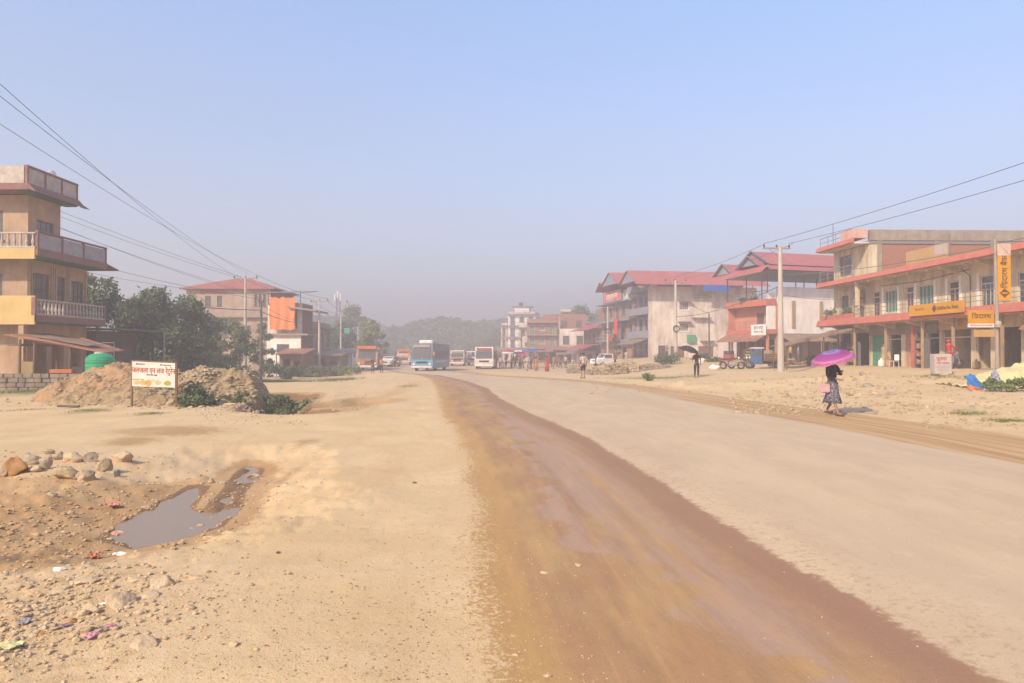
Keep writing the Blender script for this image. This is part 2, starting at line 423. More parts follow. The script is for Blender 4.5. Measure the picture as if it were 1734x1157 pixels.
def build_ground():
    ang = np.concatenate([np.linspace(-180,-62,24,endpoint=False), np.linspace(-62,-38,40,endpoint=False), np.linspace(-38,38,430,endpoint=False), np.linspace(38,62,40,endpoint=False), np.linspace(62,180,24,endpoint=False)])
    rad = [0.6, 1.4, 2.2]
    r = 2.9
    while r < 700: rad.append(r); r *= 1.0 + (0.0105 if r < 12 else 0.0135 if r < 60 else .03)
    rad += [700, 900, 1150]
    rad = np.array(rad); a = np.radians(ang)
    X = np.outer(rad, np.sin(a)); Y = np.outer(rad, np.cos(a))
    yc = np.maximum(Y, 0)
    Z = H(X, yc); Z = np.where(rad[:,None] < 2.0, 0, Z)
    nr, na = X.shape
    V = np.stack([X, Y, Z], -1).reshape(-1, 3)
    V = np.vstack([V, [[0, 0, 0]]])
    i = np.arange(nr-1)[:,None]*na; j = np.arange(na)[None,:]; j2 = (j+1) % na
    F = np.stack([i+j, i+j2, i+na+j2, i+na+j], -1).reshape(-1, 4)
    cx = V[F].mean(1); inside = (cx[:,0] > cA(np.maximum(cx[:,1],0))-.25) & (cx[:,0] < cD(np.maximum(cx[:,1],0))+.25)
    xs, ys = V[:,0], np.maximum(V[:,1], 0)
    att = {'da': xs-cA(ys), 'db': xs-cB(ys), 'de': xs-cE(ys), 'dc': xs-cC(ys), 'dd': xs-cD(ys)}
    b = smooth_poly(xs, ys, BASIN); damp = .75*(1-sm(-.5, .3, b))
    pd = smooth_poly(xs, ys, POOL); damp = np.maximum(damp, 1-sm(.05,.5,pd)); damp = np.maximum(damp, 2.0*(1-sm(.0,.16,pd)))
    for (u, y, w, h, k) in [(290,733,190,9,.9),(225,752,90,8,.8),(520,750,45,8,.6),(470,800,40,45,.5),(600,690,70,10,.7),(660,668,50,14,.4),(120,700,60,5,.2),(690,655,45,12,.35)]:
        gx, gy = gz(u, y); w2 = w/FPX*gy/2; gy2 = gz(u, y-h)[1]; h2 = abs(gy2-gy)
        damp = np.maximum(damp, k*np.exp(-((xs-gx)/w2)**2-((ys-gy)/h2)**2))
    t = seg_dist(xs, ys, TRENCH); damp = np.maximum(damp, 2.6*(1-sm(.7,1.5,t)))  # trench: wet earth and its shade, both put into one dark tone
    t = seg_dist(xs, ys, POOL2); damp = np.maximum(damp, .9*(1-sm(.5,1.8,t)))
    damp = np.maximum(damp, .30*(1-sm(4.8,6.6,ys))*sm(1.5,2.6,-xs-.10*ys+.3))
    att['damp'] = damp
    green = 0*xs
    for (u, y, w, h, k) in [(150,697,60,6,1),(250,702,40,5,.9),(60,665,200,9,1),(40,694,80,5,.5),(470,640,120,6,1),(470,688,120,10,.7),(1120,640,130,6,.7),(1600,655,120,9,.8),(1700,712,60,6,.6),(1640,700,60,6,.7),(700,628,60,3,.2),(160,672,90,6,.5)]:
        gx, gy = gz(u, y); w2 = w/FPX*gy/2; gy2 = gz(u, y-h)[1]; h2 = abs(gy2-gy)
        green = np.maximum(green, k*np.exp(-((xs-gx)/w2)**2-((ys-gy)/h2)**2))
    green = np.maximum(green, sm(120, 300, ys)*.8)
    green = np.maximum(green, sm(18, 30, -xs-.3*ys+2)*.7)
    green = np.where((xs > cA(ys)) & (xs < cD(ys)), 0, green)
    att['green'] = green
    for nm, sel in (("road", inside), ("ground", ~inside)):
        f = F[sel]; used = np.unique(f); mp = np.zeros(len(V), int); mp[used] = np.arange(len(used))
        faces = mp[f].tolist()
        if nm == "ground" or nm == "road":
            pass
        me = bpy.data.meshes.new(nm); me.from_pydata(V[used].tolist(), [], faces)
        if nm == "ground":   # small cap under the camera
            bm = bmesh.new(); bm.from_mesh(me); bm.to_mesh(me); bm.free()
        for k, v in att.items():
            at = me.attributes.new(k, 'FLOAT', 'POINT'); at.data.foreach_set('value', np.clip(v[used], -14, 14).astype(np.float32))
        me.polygons.foreach_set("use_smooth", [True]*len(me.polygons))
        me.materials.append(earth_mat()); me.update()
        o = bpy.data.objects.new(nm, me); col.objects.link(o); struct(o)

def earth_mat():
    if 'earth' in _mats: return _mats['earth']
    m = bpy.data.materials.new("earth"); m.use_nodes = True; n = m.node_tree.nodes; l = m.node_tree.links
    p = n["Principled BSDF"]; _mats['earth'] = m
    geo = n.new("ShaderNodeNewGeometry")
    def N(kind, **k):
        q = n.new(kind)
        for a, v in k.items(): setattr(q, a, v)
        return q
    def att(nm): q = n.new("ShaderNodeAttribute"); q.attribute_name = nm; return q.outputs["Fac"]
    def noise(scale, det=6, rough=.6, st=(1,1,1)):
        mp = n.new("ShaderNodeMapping"); mp.inputs["Scale"].default_value = st; l.new(geo.outputs["Position"], mp.inputs[0])
        q = n.new("ShaderNodeTexNoise"); q.inputs["Scale"].default_value = scale; q.inputs["Detail"].default_value = det; q.inputs["Roughness"].default_value = rough
        l.new(mp.outputs[0], q.inputs[0]); return q.outputs[0]
    def mth(op, a, b=None, c=None, clamp=False):
        q = n.new("ShaderNodeMath"); q.operation = op; q.use_clamp = clamp
        for i, v in enumerate((a, b, c)):
            if v is None: continue
            if isinstance(v, (int, float)): q.inputs[i].default_value = v
            else: l.new(v, q.inputs[i])
        return q.outputs[0]
    def ramp(v, a, b):
        q = n.new("ShaderNodeMapRange"); q.interpolation_type = 'SMOOTHSTEP'; q.inputs[1].default_value = a; q.inputs[2].default_value = b
        l.new(v, q.inputs[0]); return q.outputs[0]
    def mix(f, a, b):
        q = n.new("ShaderNodeMix"); q.data_type = 'RGBA'
        if isinstance(f, float): q.inputs[0].default_value = f
        else: l.new(f, q.inputs[0])
        for i, v in ((6, a), (7, b)):
            if isinstance(v, tuple): q.inputs[i].default_value = v
            else: l.new(v, q.inputs[i])
        return q.outputs[2]
    n1 = noise(.7, 6); n2 = noise(6, 8, .7); n3 = noise(45, 4, .7); n4 = noise(1.6, 5, .6, (1.0, .35, 1)); n5 = noise(.22, 4)
    spz = n.new("ShaderNodeSeparateXYZ"); l.new(geo.outputs["Position"], spz.inputs[0])
    def track(a, sx, sy, det=5, off=0.0):
        cb = n.new("ShaderNodeCombineXYZ"); l.new(mth('MULTIPLY', a, sx), cb.inputs[0]); l.new(mth('MULTIPLY_ADD', spz.outputs[1], sy, off), cb.inputs[1])
        q = n.new("ShaderNodeTexNoise"); q.inputs["Scale"].default_value = 1.0; q.inputs["Detail"].default_value = det; q.inputs["Roughness"].default_value = .62
        l.new(cb.outputs[0], q.inputs[0]); return q.outputs[0]
    tA = track(att('da'), 2.2, .16); tB = track(att('db'), 3.4, .10, 6, 7.0); tC = track(att('db'), .9, .05, 4, 31.0); tD = track(att('dd'), 5.0, .12, 5, 3.0)
    # dry dirt
    dirt = mix(ramp(n1, .35, .68), S(230,194,148), S(241,208,166))
    dirt = mix(mth('MULTIPLY', ramp(n2, .52, .75), .45), dirt, S(212,172,125))
    dirt = mix(mth('MULTIPLY', ramp(n3, .60, .72), .55), dirt, S(185,148,108))
    dirt = mix(mth('MULTIPLY', ramp(n5, .45, .65), .5), dirt, S(238,205,170))
    vo = n.new("ShaderNodeTexVoronoi"); vo.inputs["Scale"].default_value = 22; l.new(geo.outputs["Position"], vo.inputs[0])
    vo2 = n.new('ShaderNodeTexVoronoi'); vo2.inputs['Scale'].default_value = 75; l.new(geo.outputs['Position'], vo2.inputs[0])
    grit = ramp(vo2.outputs[0], .38, .12)
    gs = n.new('ShaderNodeSeparateColor'); l.new(vo2.outputs[1], gs.inputs[0])
    peb = mth('MULTIPLY', mth('LESS_THAN', vo.outputs[0], .22), ramp(n2, .5, .6))
    dirt = mix(mth('MULTIPLY', peb, .55), dirt, S(200,170,135))
    dirt = mix(mth('MULTIPLY', mth('MULTIPLY', grit, ramp(gs.outputs[0], .45, .8)), .4), dirt, S(196,160,120))
    dirt = mix(mth('MULTIPLY', mth('MULTIPLY', grit, ramp(gs.outputs[1], .7, .9)), .5), dirt, S(250,226,192))
    dirt = mix(mth('MULTIPLY', ramp(tA, .52, .66), .30), dirt, S(218,178,134))
    # damp, muddy
    dm = mth('ADD', mth('ADD', att('damp'), mth('MULTIPLY', mth('SUBTRACT', n2, .5), 1.3)), mth('MULTIPLY', mth('SUBTRACT', n1, .5), .7))
    dirt = mix(mth('MULTIPLY', ramp(dm, .12, .62), .85), dirt, mix(ramp(n1, .4, .6), S(194,150,104), S(206,166,120)))
    dirt = mix(mth('MULTIPLY', ramp(dm, 1.0, 1.7), .85), dirt, S(142,106,78))
    # grass cover
    gr = mth('ADD', att('green'), mth('MULTIPLY', mth('SUBTRACT', n2, .5), 1.3))
    dirt = mix(mth('MULTIPLY', ramp(gr, .3, .9), .5), dirt, mix(ramp(n3, .4, .6), S(120,118,60), S(160,150,85)))
    # asphalt under dust
    asp = mix(ramp(n4, .35, .65), S(216,188,158), S(226,198,166))
    asp = mix(mth('MULTIPLY', ramp(noise(.5, 5, .6, (1, .12, 1)), .45, .65), .55), asp, S(206,178,152))
    asp = mix(mth('MULTIPLY', ramp(n3, .55, .7), .38), asp, S(190,160,138))
    asp = mix(mth('MULTIPLY', ramp(n2, .6, .75), .3), asp, S(240,210,178))
    asp = mix(mth('MULTIPLY', mth('MULTIPLY', grit, ramp(gs.outputs[0], .5, .9)), .45), asp, S(236,210,184))
    asp = mix(mth('MULTIPLY', mth('MULTIPLY', grit, ramp(gs.outputs[1], .6, .9)), .5), asp, S(170,142,122))
    asp = mix(mth('MULTIPLY', ramp(noise(.35, 6, .6, (1.4, .07, 1)), .5, .66), .35), asp, S(232,204,172))
    crumb = mth('MULTIPLY', mth('SUBTRACT', 1.0, ramp(att('db'), .0, 1.1)), ramp(noise(16, 5, .75), .52, .62))
    asp = mix(mth('MULTIPLY', crumb, .6), asp, S(190,150,112))
    asp = mix(mth('MULTIPLY', mth('LESS_THAN', vo.outputs[0], .20), mth('MULTIPLY', ramp(n2, .50, .56), .45)), asp, S(180,150,124))
    asp = mix(mth('MULTIPLY', ramp(noise(3.2, 6, .75), .56, .66), .35), asp, S(238,212,180))
    # wet strip
    wet = mix(ramp(noise(.9, 5, .6, (1.3, .5, 1)), .4, .62), S(188,144,102), S(202,162,110))
    wet = mix(mth('MULTIPLY', ramp(n3, .58, .7), .35), wet, S(165,118,80))
    wet = mix(mth('MULTIPLY', ramp(tA, .44, .62), .55), wet, S(178,136,102))
    wet = mix(mth('MULTIPLY', ramp(track(att('da'), 6.0, .2, 5, 50.), .56, .66), .45), wet, S(214,170,118))
    wet = mix(mth('MULTIPLY', mth('SUBTRACT', 1.0, ramp(mth('ADD', att('da'), mth('MULTIPLY', mth('SUBTRACT', n2, .5), .6)), .22, .6)), .8), wet, S(206,160,100))
    wet = mix(mth('MULTIPLY', ramp(mth('ADD', att('db'), mth('MULTIPLY', mth('SUBTRACT', n2, .5), .5)), -.75, -.3), .75), wet, S(172,130,104))
    wet = mix(mth('MULTIPLY', mth('MULTIPLY', grit, ramp(gs.outputs[2], .55, .9)), .4), wet, S(222,180,130))
    edge = mth('MULTIPLY', mth('SUBTRACT', n1, .5), 1.0)
    fine = mth('MULTIPLY', mth('SUBTRACT', noise(9, 6, .75), .5), .9)
    jit = mth('ADD', mth('MULTIPLY', edge, .6), mth('MULTIPLY', fine, .75))
    jit2 = mth('ADD', mth('MULTIPLY', edge, .22), mth('MULTIPLY', fine, .38))
    flk = mth('MULTIPLY', mth('SUBTRACT', noise(24, 5, .8), .5), 1.5)
    mA = ramp(mth('ADD', mth('ADD', att('da'), jit), flk), .0, .12)
    mB = ramp(mth('ADD', att('db'), jit2), -.03, .05)
    mC = ramp(mth('ADD', att('dc'), mth('MULTIPLY', jit2, 1.2)), -.12, .25)
    mD = ramp(mth('ADD', att('dd'), jit), -.05, .25)
    lobes = mth('MULTIPLY', mth('SUBTRACT', noise(1.1, 3, .5, (.45, 1.1, 1)), .5), 2.6)
    mE = ramp(mth('ADD', mth('ADD', att('de'), lobes), mth('MULTIPLY', fine, .5)), -.02, .10)
    mE = mth('MULTIPLY', mE, mth('SUBTRACT', 1.0, ramp(mth('ADD', att('db'), jit2), -.75, -.3)))
    streak = ramp(track(att('db'), 3.2, .22, 6, 90.), .42, .50)
    mE = mth('MULTIPLY', mE, mth('MULTIPLY_ADD', streak, .75, .25))
    sheen_tint = S(194,156,134)  # sky sheen on the wet strip, put into the base colour
    wetc = mix(mth('MULTIPLY', mE, .8), wet, sheen_tint)
    strip = mix(ramp(tD, .38, .60), S(186,142,96), S(218,178,130))
    road = mix(mB, wetc, asp)
    road = mix(mth('MULTIPLY', mC, .9), road, strip)
    c = mix(mA, dirt, road)
    c = mix(mD, c, dirt)
    far = ramp(mth('MULTIPLY', n.new("ShaderNodeSeparateXYZ").outputs[1], 1.0), 0, 1)
    sp = n.new("ShaderNodeSeparateXYZ"); l.new(geo.outputs["Position"], sp.inputs[0])
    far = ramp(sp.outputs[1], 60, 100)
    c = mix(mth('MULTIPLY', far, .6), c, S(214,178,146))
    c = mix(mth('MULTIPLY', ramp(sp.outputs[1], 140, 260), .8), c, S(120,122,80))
    hs = n.new('ShaderNodeMix'); hs.data_type = 'RGBA'; hs.blend_type = 'MULTIPLY'; hs.inputs[0].default_value = 1.0; l.new(c, hs.inputs[6]); hs.inputs[7].default_value = (1.03, 1.015, .93, 1)
    c = hs.outputs[2]
    l.new(c, p.inputs["Base Color"])
    inwet = mth('MULTIPLY', mA, mth('SUBTRACT', 1.0, mB))
    rough = mth('SUBTRACT', .92, mth('ADD', mth('MULTIPLY', inwet, .2), mth('MULTIPLY', mth('MULTIPLY', mE, inwet), .12)))
    l.new(rough, p.inputs["Roughness"]); p.inputs["Specular IOR Level"].default_value = .35
    # relief
    sepn = mth('ADD', mth('MULTIPLY', n2, .7), mth('MULTIPLY', n3, .35))
    sepn = mth('ADD', sepn, mth('MULTIPLY', peb, .25))
    sepn = mth('ADD', sepn, mth('MULTIPLY', grit, .16))
    sepn = mth('ADD', sepn, mth('MULTIPLY', mth('MULTIPLY', tA, mth('MULTIPLY', ramp(att('da'), -.3, .5), mth('SUBTRACT', 1.0, ramp(att('db'), -.4, .1)))), 2.2))
    amp = mth('SUBTRACT', 1.0, mth('MULTIPLY', mth('MULTIPLY', ramp(att('da'), -.3, .4), mth('SUBTRACT', 1.0, ramp(att('dd'), -.3, .3))), .6))
    b = n.new("ShaderNodeBump"); b.inputs["Distance"].default_value = .022; b.inputs["Strength"].default_value = .8
    l.new(mth('MULTIPLY', sepn, amp), b.inputs["Height"]); l.new(b.outputs[0], p.inputs["Normal"])
    return m
build_ground()

def water_mat():
    m = bpy.data.materials.new("ditch_water"); m.use_nodes = True; n = m.node_tree.nodes; l = m.node_tree.links
    p = n["Principled BSDF"]; p.inputs["Base Color"].default_value = S(166,142,116); p.inputs["Roughness"].default_value = .22; p.inputs["Specular IOR Level"].default_value = .16
    no = n.new("ShaderNodeTexNoise"); no.inputs["Scale"].default_value = 9; b = n.new("ShaderNodeBump"); b.inputs["Strength"].default_value = .05
    l.new(no.outputs[0], b.inputs["Height"]); l.new(b.outputs[0], p.inputs["Normal"]); return m
WM = water_mat()
def water(name, pts, z, grow):
    c = Vector((sum(p[0] for p in pts)/len(pts), sum(p[1] for p in pts)/len(pts), 0))
    me = bpy.data.meshes.new(name); x0 = min(p[0] for p in pts)-grow; x1 = max(p[0] for p in pts)+grow; y0 = min(p[1] for p in pts)-grow; y1 = max(p[1] for p in pts)+grow
    me.from_pydata([(x0,y0,z),(x1,y0,z),(x1,y1,z),(x0,y1,z)], [], [(0,1,2,3)]); me.materials.append(WM)
    o = bpy.data.objects.new(name, me); col.objects.link(o); struct(o)
water("ditch_water", POOL, WZ, .25)
# ------------------------------------------------------------------ materials for things
M_cream = mat('cream_paint', S(236,216,182,1.3), S(224,200,166,1.3), 1.2, stain=S(166,134,106), samt=.85)
M_red = mat('red_edge', S(226,134,112), S(210,116,96), 2.0, stain=S(180,120,100), samt=.4)
M_brick = mat('brick', S(196,120,92), S(178,104,80), 6, brick=(2.2, S(200,160,130)), bump=.3, stain=S(170,130,105), samt=.35)
M_conc = mat('concrete', S(190,172,152), S(165,145,128), 1.6, stain=S(140,118,104), samt=.7, bump=.15, bscale=20)
M_greyconc = mat('weathered_render', S(232,218,204,1.05), S(214,196,180,1.1), .9, stain=S(160,130,108), samt=.75, sscale=.35, bump=.1, bscale=12)
M_white = mat('white_paint', S(250,240,232,1.15), S(240,226,216,1.2), .8, stain=S(200,175,155), samt=.35)
M_pink = mat('salmon_paint', S(236,160,134), S(224,146,120), 1.1, stain=S(190,120,100), samt=.35)
M_tile = mat('floor_slab', A(.22,.2,.18))
M_dark = mat('dark_interior', A(.045,.04,.036), A(.02), 2)
M_brown = mat('brown_wood', A(.14,.075,.05), A(.09,.05,.035), 6, stretch=(1,1,.2), rough=.6)
M_frame = mat('window_frame_brown', A(.16,.09,.07), rough=.6)
M_frameW = mat('window_frame_pale', A(.62,.55,.5), rough=.5)
M_frameG = mat('window_frame_grey', A(.2,.19,.2), rough=.5)
M_glass = mat('window_glass', A(.15,.13,.12), A(.03,.03,.035), 1.7, rough=.12, spec=.6)  # paler noise patches are reflections put into the glass colour
M_green = mat('green_curtain', S(92,150,122), S(70,120,100), 5, stretch=(3,3,.1), rough=.5, spec=.5)
M_teal = mat('teal_shutter', S(96,178,142), S(84,160,128), 2, rough=.55)
M_peach = mat('peach_shutter', S(226,176,148), S(205,150,126), 2, stain=S(170,110,90), rough=.6)
M_greyshut = mat('grey_shutter', S(170,155,145), S(150,135,125), 2, stain=S(130,105,90))
M_brownshut = mat('brown_shutter', S(166,120,92), S(140,98,74), 3, stain=S(120,84,64))
M_tin = mat('tin_sheet', S(186,160,140), S(160,128,106), .8, rough=.55, stain=S(150,98,72), samt=.8, wave=(4, 'X'), bump=.5)
M_tinY = mat('tin_sheet_b', S(186,160,140), S(160,128,106), .8, rough=.55, stain=S(150,98,72), samt=.8, wave=(4, 'Y'), bump=.5)
M_rust = mat('rusty_tin', S(206,150,122), S(170,110,84), 1.2, rough=.6, stain=S(140,84,60), samt=.8, wave=(4, 'X'), bump=.5)
M_rroof = mat('red_roof_sheet', S(214,92,92), S(196,78,80), .7, rough=.45, stain=S(190,120,110), samt=.35, wave=(3.2, 'X'), bump=.35)
M_rroofY = mat('red_roof_sheet_b', S(212,120,112), S(194,104,98), .7, rough=.5, stain=S(180,120,105), samt=.5, wave=(3.2, 'Y'), bump=.35)
M_steel = mat('steel_frame', A(.16,.15,.17), rough=.5)
M_gable = mat('gable_sheet', A(.26,.27,.33), rough=.5, wave=(3, 'X'), bump=.3)
M_post = mat('rail_metal', A(.25,.2,.18), rough=.5)
M_yel = mat('orange_sign', S(240,172,30), S(234,160,26), 1, rough=.45)
M_yelfade = mat('faded_orange', S(226,170,92), S(214,168,112), 1.0, rough=.5, stain=S(220,190,170), samt=.6)
M_ink = mat('sign_ink', A(.05,.03,.03), rough=.5)
M_inkbrown = mat('sign_ink_brown', A(.13,.055,.03), rough=.5)
M_inkred = mat('sign_ink_red', S(208,92,70), rough=.5)
M_ac = mat('ac_white', S(214,196,176), S(190,170,150), 3, rough=.5)
M_wood = mat('weathered_wood', S(150,118,90), S(112,84,62), 4, stretch=(1,1,.15), bump=.3, bscale=14)
M_orange_cloth = mat('orange_cloth', S(255,150,84,1.4), S(250,136,70,1.4), 1.4, rough=.7, bump=.4, bscale=3, stretch=(3,3,.3))
M_redcloth = mat('red_cloth', S(236,78,68), S(214,62,56), 1.5, stretch=(3,3,.3), rough=.8)
M_bluetarp = mat('blue_tarp', S(62,118,206), S(48,98,180), 2, rough=.5)
M_plas_green = mat('green_plastic', A(.02,.30,.14), A(.02,.24,.11), 2, rough=.4)
M_mauve = mat('mauve_render', S(196,164,150), S(178,144,132), 1.2, stain=S(150,116,104), samt=.6)
M_bluegrey = mat('bluegrey_paint', S(176,172,184), S(156,150,162), 1.0, stain=S(130,120,120), samt=.5)
M_ltblue = mat('pale_blue_band', S(150,176,190), S(134,160,176), 1.5)

def sheet(parent, name, pts, m, t=.03):     # thin real sheet through 4 points (any orientation, thickened downwards)
    return MB().slab(pts, t).build(name, m, parent)

def shell(parent, L, D, zs, front_ops=None, near_ops=None, far_ops=None, m=M_cream, y0=1.3, near_m=None, slab_m=M_tile):
    """storeys zs[0]..zs[-1]; front wall at local y0, near wall at x=L, far wall at x=0.  ops per storey index"""
    front_ops = front_ops or []; near_ops = near_ops or []; far_ops = far_ops or []
    mb = MB(); wall_x(mb, 0, L, y0, zs[0], zs[-1], front_ops); mb.build("front_wall", m, parent)
    mb = MB(); wall_y(mb, y0+.22, D-.22, L-.22, zs[0], zs[-1], near_ops); mb.build("side_wall", near_m or m, parent)
    mb = MB(); wall_y(mb, y0+.22, D-.22, 0, zs[0], zs[-1], far_ops); mb.build("side_wall", m, parent)
    mb = MB(); wall_x(mb, 0, L, D-.22, zs[0], zs[-1]); mb.build("back_wall", m, parent)
    mb = MB()
    for z in zs[1:]: mb.box(.225, L-.225, y0+.225, D-.225, z-.16, z-.003)
    mb.build("floor_slab", slab_m, parent)

# ------------------------------------------------------------------ right: yellow shop building
def shop_building():
    ox, oy, oz = 25.05, 60.3, .56
    b = empty("shop_building", (ox, oy, oz), math.atan2(-1, .038),
              "long cream shop building with red edged balconies and an orange signboard", "building")
    L = 34.0; Y0 = 1.3; S1, S2 = 3.14, 6.3
    # ground floor wall with shop openings (x0,x1,z0,z1)
    gops = [(.5,2.2,.1,2.6),(2.6,4.9,.1,2.6),(5.3,7.3,.1,2.35),(7.65,9.15,.1,2.35),(9.75,10.8,.1,2.35),(10.95,12.0,.1,2.35),(12.25,13.45,.1,2.35),(13.8,16.5,.1,2.5),
            (16.95,18.2,.1,2.5),(18.6,20.6,.1,2.5),(21.2,24.0,.1,2.5),(24.6,27.4,.1,2.5),(28,31,.1,2.5)]
    mb = MB(); wall_x(mb, 0, L, Y0+.3, -.3, S1, gops, .25); mb.build("ground_floor_wall", M_cream, b)
    fops = [(1.3,2.4,S1+.6,5.6),(6.05,6.95,S1+.54,5.55),(7.6,9.25,S1+.75,5.5),(10.3,11.15,S1+.54,5.55),(11.7,13.4,S1+.75,5.5),(14.9,15.9,S1+.54,5.45),(17.8,18.95,S1+.54,5.5),(20.8,22.4,S1+.54,5.4),(24.4,26,S1+.54,5.4),(28,29.5,S1+.54,5.4)]
    mb = MB(); wall_x(mb, 0, L, Y0, S1+.54, S2, fops); mb.build("first_floor_wall", M_cream, b)
    t0 = S2+.4
    mb = MB(); wall_x(mb, 0, 5.5, Y0, t0, 9.2, [(1.0,2.9,t0+.45,8.75)]); mb.build("second_floor_wall", M_cream, b)
    # side wall facing down the street, cream then brick with concrete columns and parapet band
    mb = MB(); mb.box(5.28, 5.5, Y0+.222, 1.95, t0, 9.2)
    mb.build("side_wall", M_cream, b)
    mb = MB()
    for a, c in ((2.35, 6.3), (6.65, 10.6), (10.95, 15.8)): mb.box(5.3, 5.48, a, c, t0, 9.45)
    mb.build("brick_wall", M_brick, b)
    mb = MB()
    for a in (1.95, 6.3, 10.6, 15.8): mb.box(5.2, 5.54, a, a+.35, t0, 9.45)
    mb.box(5.2, 5.56, 1.4, 16.15, 9.453, 10.25); mb.build("concrete_frame", M_conc, b)
    mb = MB(); mb.box(.0, .22, Y0+.222, 16.1, -.3, 9.2); mb.box(0, 5.19, 15.9, 16.12, t0, 9.2); mb.build("back_wall", M_brick, b)
    mb = MB(); mb.box(.23, L, 13, 13.2, -.3, S2); mb.box(L-.2, L, Y0+.6, 12.99, -.3, S2)
    for x in (4.95, 9.45, 13.55, 16.6, 20.8, 24.2, 27.7): mb.box(x, x+.15, Y0+.56, 12.9, -.3, S1-.01)
    mb.build("inner_wall", M_cream, b)
    mb = MB(); mb.box(.0, L, Y0+.002, 13.2, S1, S1+.2); mb.box(.0, L, Y0+.002, 13.2, S2+.003, S2+.2); mb.box(-.02, 5.56, Y0-.1, 16.12, 9.2, 9.4)
    mb.build("floor_slab", M_tile, b)
    mb = MB(); mb.box(0, L, -.5, 13, -.35, .08); mb.build("plinth", M_conc, b)
    # balcony slabs with sloping red fascia
    for (z, xa, xb) in ((S1, -.15, L), (S2, -.15, L), (9.2, -.15, 5.6)):
        mb = MB(); h = .54 if z == S1 else .42
        mb.prism([(0.02, z+.02), (-.16, z+.06), (.0, z+h), (.14, z+h), (.14, z+.1), (.02, z+.1)], xa, xb, 'x'); mb.build("red_fascia", M_red, b)
        mb = MB(); mb.box(xa, xb, .14, Y0-.002, z, z+.12)
        if z < 9: 
            for x in np.arange(2, xb-.5, 3.4): mb.prism([(.2, z-.001), (.2, z-.12), (Y0-.01, z-.4), (Y0-.01, z-.001)], x, x+.22, 'x')
        mb.build("balcony_slab", M_cream, b)
    # upper walkway floor gap filler above first slab
    # railings
    r1 = railing(b, [(5.6, .12, S1+.54), (L, .12, S1+.54)], .85, M_post, 3, 1.6)
    railing(b, [(.1, .12, S2+.42), (5.4, .12, S2+.42)], .9, M_post, 3, 1.3)
    railing(b, [(.0, .2, 9.6), (5.2, .2, 9.6)], .75, M_post, 2, 1.3)
    mb = MB()
    mb.box(.1, 5.3, .1, .25, S1+.541, S1+.9); mb.build("balcony_parapet", M_red, b)
    mb = MB(); mb.box(3.6, 5.5, .1, 1.2, 9.63, 10.3); mb.build("roof_parapet", mat('pink_white_wall', S(240,200,180), S(226,160,140), 1.5), b)
    for x in (5.6, ):
        mb = MB(); mb.box(x, x+.25, .18, .42, S1+.12, S2); mb.build("column", M_cream, b)
    # windows
    def W(x0, x1, z0, z1, fm, pm, nv=2, name="window", transom=0, sill=False, y=Y0):
        o = window(b, ((x0+x1)/2, y, z0), x1-x0, z1-z0, 'f', fm, pm, nv, 1, name, .07, sill, transom); return o
    W(1.3,2.4,S1+.6,5.6,M_frame,M_glass,3)
    W(6.05,6.95,S1+.54,5.55,M_frameW,M_brown,1,"balcony_door",.45)
    W(7.6,9.25,S1+.75,5.5,M_frameW,M_green,4,sill=True); W(10.3,11.15,S1+.54,5.55,M_frameW,M_brown,2,"balcony_door",.45)
    W(11.7,13.4,S1+.75,5.5,M_frameW,M_green,4,sill=True); W(14.9,15.9,S1+.54,5.45,M_frameW,M_brown,2,"balcony_door",.5)
    W(17.8,18.95,S1+.54,5.5,M_frameW,M_glass,3,transom=.5)
    for a in (20.8,24.4,28): W(a,a+1.5,S1+.54,5.4,M_frameW,M_glass,3,transom=.5)
    W(1.0,2.9,t0+.45,8.75,M_frame,M_glass,4,transom=.4)
    # white surrounds beside the openings (wall pilasters)
    mb = MB()
    for x in (7.35,9.3,11.35,13.45,14.65,15.95,17.55,19.0): mb.box(x, x+.2, Y0-.05, Y0+.001, S1+.55, 5.7)
    mb.build("window_surround", M_white, b)
    # ground floor shop fronts
    yb = Y0+.36
    shutter(b, 5.3, 7.3, yb, .1, 2.35, M_teal)
    shutter(b, 9.75, 10.8, yb, .1, 2.35, M_peach)
    shutter(b, 21.2, 24.0, yb, .1, 2.5, M_greyshut); shutter(b, 28, 31, yb, .1, 2.5, M_peach)
    for (x0,x1) in ((7.65,9.15),(10.95,12.0),(12.25,13.45),(13.8,16.5),(16.95,18.2),(24.6,27.4)):
        mb = MB(); mb.box(x0+.02,x0+.07,yb,yb+.06,.1,2.34); mb.box(x1-.07,x1-.02,yb,yb+.06,.1,2.34); mb.box(x0+.07,x1-.07,yb,yb+.06,2.0,2.06)
        mb.build("door_frame", M_frameW, b)
    # shelves of goods seen inside
    for (x0, x1) in ((2.7,4.8),(12.3,13.4),(18.7,20.5)):
        mb = MB()
        for z in (.5,1.0,1.5,2.0): mb.box(x0, x1, 3.2, 3.7, z, z+.04)
        mb.box(x0-.04, x0-.002, 3.2, 3.7, .1, 2.3); mb.box(x1+.002, x1+.04, 3.2, 3.7, .1, 2.3)
        mb.build("goods_shelf", M_brown, b)
        random.seed(int(x0*10))
        for ci, cc in enumerate([(.5,.08,.06),(.6,.5,.35),(.1,.2,.4)]):
            mb = MB()
            for z in (.54,1.04,1.54):
                x = x0+.05+ci*.15
                while x < x1-.25:
                    h = random.uniform(.15,.38); mb.box(x, x+.13, 3.25, 3.5, z+.002, z+h); x += .45
            mb.build("packet_row", mat('packets%d' % ci, A(*cc)), b)
    # grey lintel band, faded orange shop board, small boards
    mb = MB(); mb.box(5.2, 13.5, Y0+.12, Y0+.296, 2.35, 2.95); mb.build("lintel_board", M_greyshut, b)
